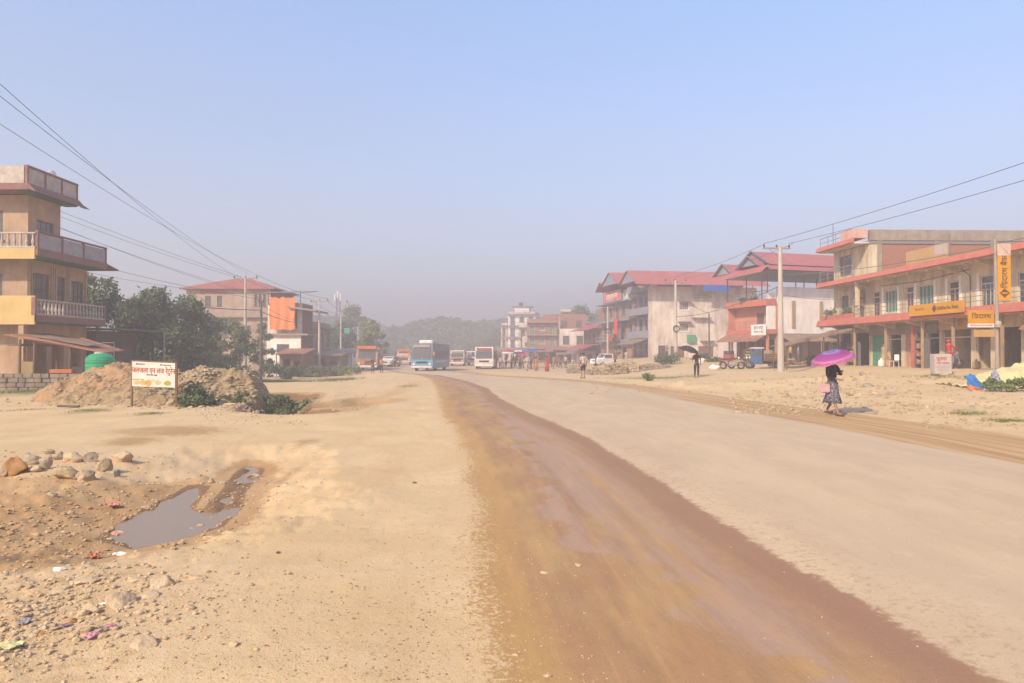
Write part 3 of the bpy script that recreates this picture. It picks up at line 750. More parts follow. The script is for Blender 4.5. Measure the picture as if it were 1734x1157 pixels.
    mb = MB(); mb.box(13.7, 16.6, Y0+.1, Y0+.296, 2.5, 3.12); mb.build("shop_board", M_yelfade, b)
    mb = MB(); mb.box(16.7, 18.6, Y0+.0, Y0+.2, 2.5, 2.98); mb.build("grey_board", M_greyshut, b)
    mb = MB()
    for x in (5.0, 9.3, 13.55, 16.62, 20.75, 27.7): mb.box(x+.03, x+.15, .32, .46, .08, S1)
    mb.build("veranda_post", mat("post_tan", S(206,176,140), S(190,160,126), 3, stain=S(150,120,96)), b)
    mb = MB(); mb.box(12.02, 12.2, .6, .78, .08, S1); mb.build("red_post", M_red, b)
    # AC units
    for i, z in enumerate((4.55, 5.25)):
        a = MB(); a.bev(4.1, 5.0, Y0-.5, Y0-.14, z, z+.58, .03); ao = a.build("ac_unit", M_ac, b)
        a = MB(); a.disc((4.42, Y0-.51, z+.29), .22, .03); a.build("fan_grille", M_frameG, ao)
        a = MB(); a.box(4.15, 4.19, Y0-.5, Y0, z-.06, z-.01); a.box(4.9, 4.94, Y0-.5, Y0, z-.06, z-.01); a.build("bracket", M_post, ao)
    mb = MB(); 
    for x in np.arange(7.2, 33, 3.5): mb.lathe([(0,-.12),(.06,-.1),(.06,0),(0,0)], (x, .35, S2-.002), 8)
    mb.build("ceiling_lamp", M_white, b)
    mb = MB(); mb.tube([(17, 1.25, S1+.6), (17.0, 1.25, 5.6), (16.2, 1.25, 6.1)], .02, 5); mb.tube([(7.2,1.26,5.9),(12,1.26,5.75),(17,1.26,6.0)], .018, 5); mb.build("wall_cable", M_dark, b)
    mb = MB()
    for x, y, h in ((2.0,.3,1.1),(14.6,6.3,.5),(20,3,.9),(24,1,1.4)): mb.tube([(x,y,(10.2 if x < 5.5 else t0)-.6),(x,y,(10.2 if x < 5.5 else t0)+h)], .03, 5)
    mb.build("roof_rod", M_steel, b)
    return b
SHOP = shop_building()
def shop_pt(x, y, z):     # point in the shop building's frame -> world
    a = math.atan2(-1, .038); return (25.05+x*math.cos(a)-y*math.sin(a), 60.3+x*math.sin(a)+y*math.cos(a), .56+z)
SROT = math.atan2(-1, .038)

# signs on it (things that could be lifted off)
def signboard():
    x, y, z = shop_pt(16.0, -.24, 3.37)
    s = empty("signboard", (x, y, z), SROT, "wide orange bank signboard fixed on the balcony railing", "sign")
    MB().bev(-2.65, 2.65, -.06, .06, 0, .70, .015).build("sign_panel", M_yel, s)
    MB().box(-2.6, -2.5, .06, .3, .1, .2).box(2.5, 2.6, .06, .3, .1, .2).build("bracket", M_post, s)
    d = MB(); d.add([(-.24,-.07,.36),(0,-.07,.60),(.24,-.07,.36),(0,-.07,.12),(-.24,-.062,.36),(0,-.062,.60),(.24,-.062,.36),(0,-.062,.12)],
                    [(0,1,2,3),(4,7,6,5),(0,4,5,1),(1,5,6,2),(2,6,7,3),(3,7,4,0)]); d.build("diamond_logo", M_inkbrown, s)
    text("Siddhartha Bank", .30, M_inkbrown, s, (1.27, -.068, .36), (R(90), 0, 0))
    text("िसदारथ बैंक", .22, mat('amber_ink', S(214,130,30)), s, (-1.5, -.068, .38), (R(90), 0, 0))
signboard()
def terrace_banner():
    x, y, z = shop_pt(14.2, .35, 6.72)
    s = empty("terrace_banner", (x, y, z), SROT, "faded orange banner board leaning on the roof terrace edge", "banner")
    MB().box(-2.2, 2.2, -.02, .02, .05, .95).build("banner_sheet", M_yelfade, s)
    MB().tube([(-2.25,.04,-.05),(-2.25,.04,1.1)], .03, 6).tube([(2.25,.04,-.05),(2.25,.04,1.35)], .05, 6).tube([(-2.25,.04,.97),(2.25,.04,.97)], .02, 6).build("pole", M_steel, s)
    MB().box(.9, 2.1, -.035, -.022, .3, .9).build("pale_patch", mat('faded_white', S(226,204,190)), s)
    text("िसदारथ", .3, mat('faded_ink', S(240,200,150)), s, (-.6, -.026, .5), (R(90), 0, 0))
terrace_banner()
def pole_sign():
    x, y = 22.35, 34.0; z0 = Hs(x, y)
    p = empty("sign_pole", (x, y, z0), R(-4), "grey steel pole carrying a tall orange banner sign before the shops", "pole")
    h = 6.9-z0
    MB().tube([(0,0,-.2),(0,0,3.2),(-.06,0,h)], [.09,.085,.06], 10).build("pole_shaft", mat('galvanised', S(190,168,150), rough=.5), p)
    MB().tube([(-.1,0,h-.35),(.6,-.02,h-.35)], .02, 6).tube([(-.1,0,h-2.9),(.6,-.02,h-2.9)], .02, 6).build("arm", M_steel, p)
    mb = MB(); mb.lathe([(0,-.16),(.12,-.14),(.15,0),(.12,.14),(0,.16)], (-.02,-.14,2.5), 10); mb.build("meter_box", M_ac, p)
    s = empty("banner_sign", (x+.30, y-.06, 4.05), R(-4), "tall narrow orange bank sign hanging on the grey steel pole", "sign")
    MB().bev(-.29, .29, -.04, .04, 0, 2.05, .01).build("sign_panel", M_yel, s)
    MB().bev(-.29, .29, -.04, .04, 2.052, 2.62, .01).build("pale_panel", mat('pale_pink_panel', S(244,206,182)), s)
    text("िसदारथ बैंक", .34, M_inkbrown, s, (0.02, -.046, 1.32), (R(90), R(-90), 0))
    d = MB(); d.add([(-.22,-.048,.34),(0,-.048,.56),(.22,-.048,.34),(0,-.048,.12),(-.22,-.041,.34),(0,-.041,.56),(.22,-.041,.34),(0,-.041,.12)],
                    [(0,1,2,3),(4,7,6,5),(0,4,5,1),(1,5,6,2),(2,6,7,3),(3,7,4,0)]); d.build("diamond_logo", M_inkbrown, s)
    MB().box(-.12,.12,-.053,-.049,.31,.37).build("logo_bar", M_yel, s)
pole_sign()
def small_signs():
    x, y = 24.15, 38.0
    s = empty("square_sign", (x, y, 2.95), R(-6), "square orange shop sign hanging under the balcony behind the pole", "sign")
    MB().bev(-.63, .63, -.04, .04, .2, .88, .01).build("sign_panel", M_yel, s)
    MB().box(-.63, .63, -.04, .04, .0, .197).build("white_strip", M_white, s)
    text("िसदारथ", .34, M_inkbrown, s, (0, -.046, .56), (R(90), 0, 0)); text("SIDDHARTHA BANK", .12, M_inkred, s, (0, -.046, .1), (R(90), 0, 0))
    MB().tube([(-.5,0,.88),(-.5,0,1.05)], .015, 5).tube([(.5,0,.88),(.5,0,1.05)], .015, 5).build("hanger", M_steel, s)
    s = empty("hanging_board", (x+.1, y-.1, 2.45), R(-6), "low faded yellow board hung below the square orange sign", "sign")
    MB().bev(-.5,.5,-.03,.03,0,.38,.01).build("sign_panel", M_yelfade, s)
    MB().tube([(-.4,0,.38),(-.4,0,.5)], .01, 5).tube([(.4,0,.38),(.4,0,.5)], .01, 5).build("hanger", M_steel, s)
small_signs()

def lean_to():      # tin awning beside the yellow building
    x0, x1 = 20.4, 26.3; y0, y1 = 55.2, 58.4
    a = empty("tin_awning", (x0, y0, Hs(x0, y0)), 0, "long sloping tin awning on thin posts beside the cream building", "awning")
    g = Hs(x0, y0)
    n = MB(); n.slab([(0,0,2.3-g),(x1-x0,0,3.72-g),(x1-x0,y1-y0,3.62-g),(0,y1-y0,2.15-g)], .05); n.build("tin_sheet", M_tin, a)
    MB().box(0,.1,0,.01,0,.01)
    f = MB(); f.add([(0,-.02,2.12-g),(5.9,-.02,3.52-g),(5.9,-.02,3.70-g),(0,-.02,2.28-g),(0,-.06,2.12-g),(5.9,-.06,3.52-g),(5.9,-.06,3.70-g),(0,-.06,2.28-g)],
                    [(0,1,2,3),(4,7,6,5),(0,4,5,1),(1,5,6,2),(2,6,7,3),(3,7,4,0)]); f.build("edge_board", M_tin, a)
    for (px_, py_) in ((.2,.2),(.2,3.0),(3.0,.2),(3.0,3.0)):
        MB().tube([(px_,py_,-.3),(px_,py_,2.2-g+px_*.24)], .05, 6).build("post", M_wood, a)
lean_to()

def kiosk():
    x, y = 24.8, 32.5; g = Hs(x, y)
    k = empty("tin_kiosk", (x, y, g), R(12), "small street kiosk with a rusty pitched tin roof near the bank signs", "kiosk")
    r = MB(); r.slab([(-1.3,-1.6,2.05),(0,-1.6,2.95),(0,1.6,2.95),(-1.3,1.6,2.05)], .04); r.build("roof_sheet", M_rust, k)
    r = MB(); r.slab([(0.004,-1.6,2.95),(1.9,-1.6,1.95),(1.9,1.6,1.95),(0.004,1.6,2.95)], .04); r.build("roof_sheet", M_rust, k)
    for sx in (-1.1, 1.6):
        for sy in (-1.4, 1.4): MB().box(sx-.05, sx+.05, sy-.05, sy+.05, -.2, 2.02).build("post", M_wood, k)
    MB().box(-1.15, 1.65, -1.45, -1.4, 1.88, 1.96).box(-1.15, 1.65, 1.4, 1.45, 1.88, 1.96).build("tie_beam", M_wood, k)
    MB().box(-1.0, 1.55, -1.38, -1.33, 0, .9).box(-1.0, 1.55, -1.38, -.8, .9, .96).build("counter", M_wood, k)
    MB().box(-1.05, 1.55, 1.2, 1.26, 0, 1.9).build("back_panel", M_rust, k)
    MB().box(-.5, -.1, -1.2, -.9, .962, 1.25).build("goods_box", mat('red_goods', S(200,70,60)), k)
    MB().box(.3, .9, -1.2, -.9, .962, 1.4).build("display_case", M_glass, k)
kiosk()

# ------------------------------------------------------------------ right: salmon and white house
def salmon_house():
    ox, oy = 23.5, 80.65; g = .55; rz = math.atan2(-.95, .3)
    b = empty("salmon_house", (ox, oy, g), rz, "salmon house with a white side wall under several red tin roofs", "building")
    L, D = 7.0, 14.0
    s1, s2, s3 = 3.0, 6.0, 7.75
    # ground floor: open shop front behind columns
    mb = MB(); wall_x(mb, 0, L, 1.2, -.3, s1, [(.5,3.1,.05,2.4),(3.6,6.5,.05,2.4)]); mb.build("ground_floor_wall", M_mauve, b)
    mb = MB(); wall_y(mb, 1.43, D, L-.25, -.3, s1, [(2.0,4.2,.05,2.4),(5.0,7.6,.05,2.4),(8.4,11,.05,2.4)]); mb.build("side_wall_lower", M_mauve, b)
    mb = MB(); wall_x(mb, 0, L, 1.0, s1+.45, s2, [(3.9,5.1,s1+.55,5.2),(5.6,6.2,s1+1.1,5.3)]); mb.build("first_floor_wall", M_pink, b)
    mb = MB(); mb.box(0, .2, 1.222, D, -.3, s2); mb.box(0, L, D+.002, D+.2, -.3, s2); mb.box(-.0,.18,.1,.998,s1+.45,s2-.01); mb.build("far_wall", M_pink, b)
    mb = MB(); mb.box(L-.2, L, 1.222, D, s1+.03, s3); mb.box(L-.2, L, .0, .98, s1+.45, s3-.6); mb.build("white_side_wall", M_white, b)
    mb = MB()
    for y in (2.9, 6.3, 8.6): mb.box(L+.001, L+.1, y, y+.38, s1+.6, s3-1.0-(.4 if y < 8 else -.3)*1)
    mb.build("wall_pilaster", mat('beige_strip', S(196,170,132)), b)
    mb = MB(); mb.box(L-.1, L+.25, 1.2, 12, s1-.2, s1+.02); mb.build("side_ledge", M_conc, b)
    mb = MB(); mb.box(0, L-.21, 1.23, D, s1+.1, s1+.3); mb.box(0, L-.21, 1.02, D, s2+.002, s2+.2); mb.build("floor_slab", M_tile, b)
    mb = MB(); mb.box(-.1, L+.02, -.05, 1.19, s1, s1+.448); mb.build("balcony_slab", M_red, b)
    mb = MB(); mb.box(-.1, L+.05, -.15, .99, s2-.15, s2+.5); mb.build("upper_balcony_slab", M_red, b)
    railing(b, [(0,0,s1+.45),(L-.3,0,s1+.45)], .85, M_post, 3, 1.2); railing(b, [(0,-.05,s2+.5),(L,-.05,s2+.5)], .85, M_post, 3, 1.2)
    window(b, (4.5,1.0,s1+.55), 1.2, 5.2-s1-.55, 'f', M_frame, M_brown, 2, 1, "balcony_door", .06, False)
    window(b, (5.9,1.0,s1+1.1), .6, 5.3-s1-1.1, 'f', M_frame, M_brown, 1, 1, "window", .06, False)
    a = MB(); a.bev(5.95,6.65,.55,.9,5.35,5.8,.03); a.build("ac_unit", M_ac, b)
    for x in (.1, 3.3, 6.6): MB().box(x, x+.22, .1, .32, -.3, s1-.001).build("column", M_red if x < 1 else M_pink, b)
    MB().box(.35,.7,.12,.3,0,2.4).build("white_panel", M_white, b)
    # steel shed roof on the terrace, ridges across
    def gab(x0, xm, x1, y0, y1, ze, zr):
        r = MB(); r.slab([(x0,y0,ze),(xm,y0,zr),(xm,y1,zr),(x0,y1,ze)], .05); r.build("roof_sheet", M_rroofY, b)
        r = MB(); r.slab([(xm+.003,y0,zr),(x1,y0,ze),(x1,y1,ze),(xm+.003,y1,zr)], .05); r.build("roof_sheet", M_rroofY, b)
        w = (x1-x0)*.42; gm = MB(); gm.prism([(xm-w, ze+.15),(xm, zr-.1),(xm+w, ze+.15)], y0+.25, y0+.3, 'y'); gm.build("gable_panel", M_gable, b)
        MB().tube([(x0,y0-.02,ze),(xm,y0-.02,zr+.03)], .07, 6).tube([(xm,y0-.02,zr+.03),(x1,y0-.02,ze)], .07, 6).build("barge_board", M_steel, b)
    gab(2.2, 4.9, 7.9, -.4, 13.5, 9.9, 11.5)
    gab(3.8, 5.6, 7.4, -1.3, -.45, 9.75, 10.85)
    gab(-1.2, .6, 2.4, -1.0, 4, 9.4, 10.65)
    r = MB(); r.slab([(7.95,-1.2,9.75),(9.0,-1.2,9.25),(9.0,13,9.25),(7.95,13,9.75)], .05); r.build("skirt_roof", M_rroofY, b)
    r = MB(); r.slab([(-1.4,-2.1,8.65),(9.0,-2.1,9.0),(9.0,-1.25,9.7),(-1.4,-1.02,9.35)], .05); r.build("front_skirt_roof", M_rroofY, b)
    MB().box(-.8,8.8,-1.2,12.9,9.1,9.16).build("shed_ceiling", M_steel, b)
    for x in (.0, 3.4, 6.9):
        for y in (.1, 4.5, 9, 13.2): MB().tube([(x,y,s2+.2),(x,y,9.12)], .06, 6).build("shed_post", M_steel, b)
    MB().box(6.0,6.9,8.5,13.0,s3-.1,9.08).build("terrace_room", M_brick, b)
    MB().box(6.95,7.15,11.5,16,s3,9.9).build("white_parapet", M_white, b)
    # awning over the side shops
    r = MB(); r.slab([(L+.26,1.2,s1-.1),(L+1.9,1.2,s1-.75),(L+1.9,12.5,s1-.75),(L+.26,12.5,s1-.1)], .05); r.build("awning_sheet", M_tin, b)
    for y in (1.4, 5, 8.6, 12.3): MB().tube([(L+1.8,y,-.3),(L+1.8,y,s1-.78)], .05, 6).build("awning_post", M_greyshut, b)
    r = MB(); r.slab([(-.1,-.06,s1-.01),(L,-.06,s1-.01),(L,-1.4,s1-.75),(-.1,-1.4,s1-.75)], .05); r.build("front_awning", M_rust, b)
    for i, y in enumerate((2.0,5.0,8.4)):
        shutter(b, y+.05, y+2.1, L-.16, .05, 2.4, (M_greyshut, M_brownshut, M_teal)[i], 'r', "shutter")
    # shop board
    s = MB(); s.box(4.7, 7.1, -.28, -.22, s1-.15, s1+.95); so = s.build("shop_board", M_white, b)
    text("सुपर मार्ट", .42, mat('blue_ink', S(90,100,170)), so, (5.9, -.285, s1+.62), (R(90), 0, 0)); text("SUPER STORE", .26, mat('blue_ink', A(.1)), so, (5.9,-.285,s1+.2), (R(90),0,0))
    # sheeted bundle on the awning
    q = MB(); q.lathe([(0,-.3),(.8,-.2),(1.25,.1),(1.0,.35),(.5,.5),(0,.5)], (L+1.0, 7.6, s1-.1), 12); q.build("rolled_net", M_steel, b, smooth=True)
salmon_house()

# ------------------------------------------------------------------ right: tall grey rendered house
def grey_house():
    b = empty("grey_house", (16.2, 103, .55), math.atan2(-.985, .17), "big bare grey rendered house with small barred windows and a red tin roof", "building")
    L, D = 8.12, 15.0; zs = [-.4, 3.2, 6.3, 9.65]
    near = [(4.2,5.5,3.85,4.95),(4.2,5.5,6.6,7.7),(1.3,2.3,0,2.0),(3.0,4.9,0,1.9),(6.8,8.9,0,1.9)]
    near = [(a+0,c,d,e) for a,c,d,e in near]
    mb = MB(); wall_y(mb, 0, D, L-.22, zs[0], zs[-1], near); mb.build("side_wall", M_greyconc, b)
    mb = MB(); mb.box(0, L-.23, D-.2, D, zs[0], zs[-1]); mb.box(0, .2, 1.3, D-.21, zs[0], zs[-1]); mb.build("back_wall", M_greyconc, b)
    for k, z in enumerate((.0, 3.2, 6.3)):
        mb = MB(); wall_x(mb, .22, L-.23, 1.3, z-.3, z+3.1, [(1.0,2.2,z+.2,z+2.4),(3.4,4.8,z+.9,z+2.3),(5.8,7.0,z+.2,z+2.4)]); mb.build("front_wall", M_bluegrey, b)
        for (x, w, h, zz) in ((1.6,1.2,2.2,z+.2),(4.1,1.4,1.4,z+.9),(6.4,1.2,2.2,z+.2)): window(b, (x,1.3,zz), w, h, 'f', M_frame, M_glass, 2, 1)
    for z in (3.0, 6.1, 9.2):
        mb = MB(); mb.box(-.05, L-.01, -.1, 1.29, z, z+.22); mb.box(-.05, L-.01, -.1, .03, z+.22, z+.95); mb.build("balcony", M_bluegrey, b)
    mb = MB(); mb.box(.2,L-.23,1.53,D-.2,9.45,9.64); mb.build("roof_slab", M_conc, b)
    mb = MB(); mb.box(L-.225,L+.0,6.0,8.0,9.651,10.0); mb.box(L-.225,L,.2,1.2,9.651,9.95); mb.build("parapet_block", M_greyconc, b)
    window(b, (L, 4.85, 6.6), 1.3, 1.1, 'r', M_white, M_glass, 5, 1, "barred_window", .09); window(b, (L, 4.85, 3.85), 1.3, 1.1, 'r', M_white, M_glass, 5, 1, "barred_window", .09)
    for (y0, y1, z) in ((4.0,5.7,7.78),(4.0,5.7,5.03),(5.9,8.4,8.35),(5.9,8.4,5.55),(7.0,8.9,2.55)):
        MB().box(L+.002, L+.65, y0, y1, z, z+.1).build("window_canopy", M_conc, b)
    MB().box(L+.01, L+.35, 5.2, 6.3, 2.4, 3.4).build("green_box", mat('green_net', S(90,180,140)), b)
    shutter(b, 3.0, 4.9, L-.12, 0, 1.9, M_brownshut, 'r'); shutter(b, 6.8, 8.9, L-.12, 0, 1.9, M_brownshut, 'r')
    MB().box(L-.15,L-.1,1.3,2.3,0,2.0).build("door", M_brown, b)
    # tin roof
    for nm, ps in (("roof_sheet", [(L+1.2,-2.2,10.0),(L-2.3,-2.2,11.9),(L-2.3,D+1,11.9),(L+1.2,D+1,10.0)]), ("roof_sheet", [(L-2.304,-2.2,11.9),(L-6,-2.2,10.2),(L-6,D+1,10.2),(L-2.304,D+1,11.9)])):
        MB().slab(ps, .05).build(nm, M_rroofY, b)
    MB().slab([(L+1.9,-2.4,9.75),(L+1.21,-2.2,10.02),(L+1.21,D+1,10.02),(L+1.9,D+1,9.75)], .05).build("eave_sheet", M_rroofY, b)
    MB().prism([(L-5.2,10.25),(L-2.3,11.75),(L+.7,10.25)], -2.0, -1.95, 'y').build("gable_panel", M_gable, b)
    for y in (.3, 5, 9.5, 14.5):
        for x in (L-.1, 2.3): MB().tube([(x,y,9.64),(x,y,10.3)], .06, 6).build("roof_post", M_steel, b)
    t = MB(); t.box(L+1.92, L+1.95, 6.6, 10.3, 8.95, 9.74); to = t.build("blue_tarpaulin", M_bluetarp, None)
    to.matrix_world = Matrix.Translation((16.2,103,.55)) @ Matrix.Rotation(math.atan2(-.985,.17), 4, 'Z')
    tag(to, "bright blue tarpaulin tied under the red roof of the grey house", "tarpaulin")
    # street awning in front
    MB().slab([(0,-.12,2.9),(L,-.12,2.9),(L,-2.2,2.2),(0,-2.2,2.2)], .05).build("front_awning", M_tin, b)
    for x in (.2, 4, 7.9): MB().tube([(x,-2.1,-.3),(x,-2.1,2.2)], .05, 6).build("awning_post", M_wood, b)
    d = MB(); d.lathe([(0,0),(.25,.05),(.55,.22),(.6,.3)], (6.6,-.3,9.5), 14); d.tube([(6.6,-.3,9.1),(6.6,-.3,9.5)], .03, 6); dd = d.build("satellite_dish", M_white, b)
grey_house()

# ------------------------------------------------------------------ generic small town house
def house(name, ox, oy, rz, L, D, g, zs, label, m, side_m=None, nwin=3, roof=None, slab_c=M_conc, near_n=2, balc=True, frame=M_frame, shop=True, wm=M_glass, rail=False):
    b = empty(name, (ox, oy, g), rz, label, "building")
    fo, wins = [], []
    for k, z in enumerate(zs[:-1]):
        n = nwin; w = L/n
        for i in range(n):
            c = w*(i+.5)
            if k == 0 and shop: fo.append((c-w*.38, c+w*.38, z+.05, z+2.3)); wins.append(('s', c, w*.76, z+.05, 2.25))
            else:
                ww = min(1.3, w*.5); dd = (i % 2 == 0 and balc); z0 = z+(.1 if dd else .9); h = zs[k+1]-z0-.65
                fo.append((c-ww/2, c+ww/2, z0, z0+h)); wins.append(('w', c, ww, z0, h))
    so = []
    for k, z in enumerate(zs[:-1]):
        for i in range(near_n):
            c = 1.3+(D-1.3)*(i+.5)/near_n
            if k: so.append((c-.55, c+.55, z+1.0, z+2.2)); 
    shell(b, L, D, zs, fo, so, None, m, 1.0 if balc else 0.0, side_m)
    y0 = 1.0 if balc else 0.0
    for t, c, w, z0, h in wins:
        if t == 'w': window(b, (c, y0, z0), w, h, 'f', frame, wm, 2, 1)
        else:
            if int(c*7) % 3: shutter(b, c-w/2, c+w/2, y0+.12, z0, z0+h, (M_greyshut, M_brownshut, M_peach)[int(c*3) % 3])
    for (a, e, z0, z1) in so: window(b, (L, (a+e)/2, z0), e-a, z1-z0, 'r', frame, wm, 2, 1)
    if balc:
        for z in zs[1:]:
            MB().box(-.05, L+.02, -.05, y0-.002, z-.1, z+.12).build("balcony_slab", slab_c, b)
            if z != zs[-1] or rail: railing(b, [(0,.03,z+.12),(L,.03,z+.12)], .85, M_post, 2, 1.5, .03)
    if roof != 'none' and roof is None:
        mb = MB(); z = zs[-1]
        mb.box(0, L, y0, y0+.15, z+.12 if balc else z, z+.75); mb.box(0, .15, y0+.151, D, z, z+.75); mb.box(L-.15, L, y0+.151, D, z, z+.75); mb.build("parapet", side_m or m, b)
    return b
rz3 = math.atan2(-.985, .17)
R4 = house("terrace_house", 13.55, 118.5, rz3, 15.4, 13, .4, [-.3, 3.0, 5.9, 8.7], "mauve three storey house with pale blue bands and a red cloth hanging down", M_mauve, None, 5, 'shed', M_ltblue, rail=False)
for nm, ps in (("roof_sheet", [(15.6,-1.5,10.9),(11.2,-1.5,12.9),(11.2,13,12.9),(15.6,13,10.9)]), ("roof_sheet", [(11.19,-1.5,12.9),(7.0,-1.5,11.0),(7.0,13,11.0),(11.19,13,12.9)]),
               ("roof_sheet", [(6.9,-1.0,11.3),(5.0,-1.0,12.0),(5.0,10,12.0),(6.9,10,11.3)]), ("roof_sheet", [(4.99,-1,12.0),(2.8,-1,10.7),(2.8,10,10.7),(4.99,10,12.0)])):
    MB().slab(ps, .06).build(nm, M_rroofY, R4)
MB().prism([(7.6,11.1),(11.2,12.7),(14.9,11.0)], -1.3, -1.25, 'y').build("gable_panel", M_gable, R4)
for x in (3.2, 7.2, 10, 12.5, 15.2):
    for y in (.2, 6, 12.5): MB().tube([(x,y,8.7),(x,y,11.0)], .07, 6).build("roof_post", M_steel, R4)
MB().box(13,15.4,.2,12.8,8.82,10.2).build("roof_room", M_greyconc, R4)
def banner4():
    a = rz3; f = lambda x, y, z: (13.55+x*math.cos(a)-y*math.sin(a), 118.5+x*math.sin(a)+y*math.cos(a), .4+z)
    s = empty("rooftop_banner", f(8.8, -.2, 8.85), a, "red and white lettered banner along the roof edge of the mauve house", "banner")
    MB().box(-4.2, 4.2, -.03, .03, 0, 1.5).build("banner_sheet", mat('pink_red_banner', S(226,110,104), S(232,170,160), .9, contrast=(.45,.55)), s)
    MB().tube([(-4.2,.08,-.1),(-4.2,.08,1.7)], .04, 6).tube([(4.2,.08,-.1),(4.2,.08,1.7)], .04, 6).build("pole", M_steel, s)
    text("होटल तथा लज", 1.0, M_white, s, (0, -.04, .75), (R(90), 0, 0))
    c = MB(); n = 12
    for i in range(n):
        x0, x1 = -.9+1.8*i/n, -.9+1.8*(i+1)/n; w0, w1 = .06*math.sin(i*1.9), .06*math.sin((i+1)*1.9)
        c.add([(x0,w0,0),(x1,w1,0),(x1,w1,3.3),(x0,w0,3.3),(x0,w0+.02,0),(x1,w1+.02,0),(x1,w1+.02,3.3),(x0,w0+.02,3.3)], [(0,1,2,3),(4,7,6,5),(0,3,7,4),(1,5,6,2)])
    o = c.build("red_cloth", M_redcloth, None, smooth=False); o.location = f(11.3, -.35, 2.9); o.rotation_euler = (0,0,a)
    tag(o, "long bright red cloth hanging from the balcony of the mauve house", "cloth")
    c = MB().bev(-1.9,1.9,-.1,.1,0,.9,.03); o = c.build("red_balcony_cloth", M_redcloth, None); o.location = f(9.0,-.25,2.9); o.rotation_euler = (0,0,a)
    tag(o, "dull red cloth spread on the railing beside the long red cloth", "cloth")
banner4()
R4b = house("low_brick_house", 11.6, 129.6, rz3, 11, 12, .1, [-.3, 2.8, 5.4], "low brown brick house with sloping rusty red tin roofs", M_brick, None, 4, 'none', M_conc, balc=True)
MB().slab([(-.5,-1.5,5.2),(11.4,-1.5,5.2),(11.4,6,7.6),(-.5,6,7.6)], .06).build("roof_sheet", M_rroof, R4b)
MB().slab([(-.5,6.01,7.6),(11.4,6.01,7.6),(11.4,12.5,5.3),(-.5,12.5,5.3)], .06).build("roof_sheet", M_rroof, R4b)
MB().box(3,5,3,6,6.6,9.2).build("roof_tank_room", M_brick, R4b)
MB().slab([(-.5,-.07,2.9),(11.4,-.07,2.9),(11.4,-2.2,2.1),(-.5,-2.2,2.1)], .05).build("front_awning", M_rroof, R4b)
# street end, facing the camera
house("brick_shop", 3.0, 150, R(-4), 6.2, 9, -.4, [-.2, 2.9, 5.6, 8.2], "reddish brick shop house with a white window and small canopy", M_brick, None, 3, None, M_conc, frame=M_white, wm=M_green)
R5b = house("beige_shop", 9.35, 146, R(-3), 5.4, 9, -.4, [-.2, 2.8, 6.0], "low beige shop house with a yellow painted band", M_greyconc, None, 2, None, M_conc, balc=False)
MB().box(-.02,5.42,-.03,-.002,2.7,3.5).build("yellow_band", mat('yellow_band', S(226,180,110)), R5b)
MB().slab([(0,-.04,2.6),(5.4,-.04,2.6),(5.4,-1.6,2.0),(0,-1.6,2.0)], .05).build("awning_sheet", M_steel, R5b)
house("brick_block", 6.6, 160, R(-3), 9.5, 10, -.4, [-.2, 3.2, 6.6, 9.6], "bare red brick block rising behind the beige shop", M_brick, None, 3, None, M_conc, balc=False, shop=False)
R6 = house("white_apartment_block", -1.2, 200, R(-8), 7.5, 12, -.4, [-.2, 3.1, 6.2, 9.3, 12.4], "tall white apartment block with stacked balconies and roof tanks", M_white, M_cream, 3, None, M_bluegrey, rail=True)
MB().box(1.5,5.5,3,8,12.5,14.6).build("roof_room", M_white, R6); MB().box(.8,6.2,2.5,8.5,14.6,14.8).build("roof_room_slab", M_conc, R6)
tk = MB(); tk.lathe([(0,1.1),(.5,1.0),(.6,.8),(.6,0),(0,0)], (3,5,14.8), 12); tk.build("water_tank", M_dark, R6)
house("cream_block", -3.2, 206, R(-4), 3.4, 9, -.4, [-.2, 3.1, 6.2, 9.6], "narrow cream block joined to the tall white apartment block", M_cream, M_cream, 2, None, M_conc)
house("far_row_house", -7.5, 230, R(-4), 6.0, 9, -.4, [-.2, 3.1, 6.0], "low pale house at the far end of the shop row", M_mauve, None, 3, None, M_conc)
house("far_beige_house", 1.5, 176, R(-6), 4.0, 9, -.4, [-.2, 3.0, 5.6, 8.0], "small beige three storey house between brick shop and white block", M_cream, None, 2, None, M_conc)

# more of the dense end of the street
house("pink_row_house", -1.2, 243, R(-6), 5.0, 9, -.4, [-.2, 3.0, 6.0, 9.0], "pinkish three storey house just left of the cream block", M_pink, None, 2, None, M_conc)
house("grey_row_house", 2.6, 168, R(2), 3.0, 6, -.4, [-.2, 2.6, 5.0], "small grey two storey house beside the reddish brick shop", M_greyconc, None, 2, None, M_conc, balc=False)
house("tan_back_house", 12.2, 185, R(-4), 7.0, 8, -.4, [-.2, 3.1, 6.2, 9.3, 12.2], "tan four storey house rising behind the bare brick block", M_cream, None, 3, None, M_conc)
house("far_white_house", -13.5, 262, R(3), 6.0, 9, -.4, [-.2, 3.0, 5.8], "faint white two storey house behind the white bus", M_white, None, 3, None, M_conc)
house("far_tin_house", -20.5, 275, R(3), 5.5, 9, -.4, [-.2, 2.8], "faint low house in the haze between the buses", M_mauve, None, 2, None, M_conc)
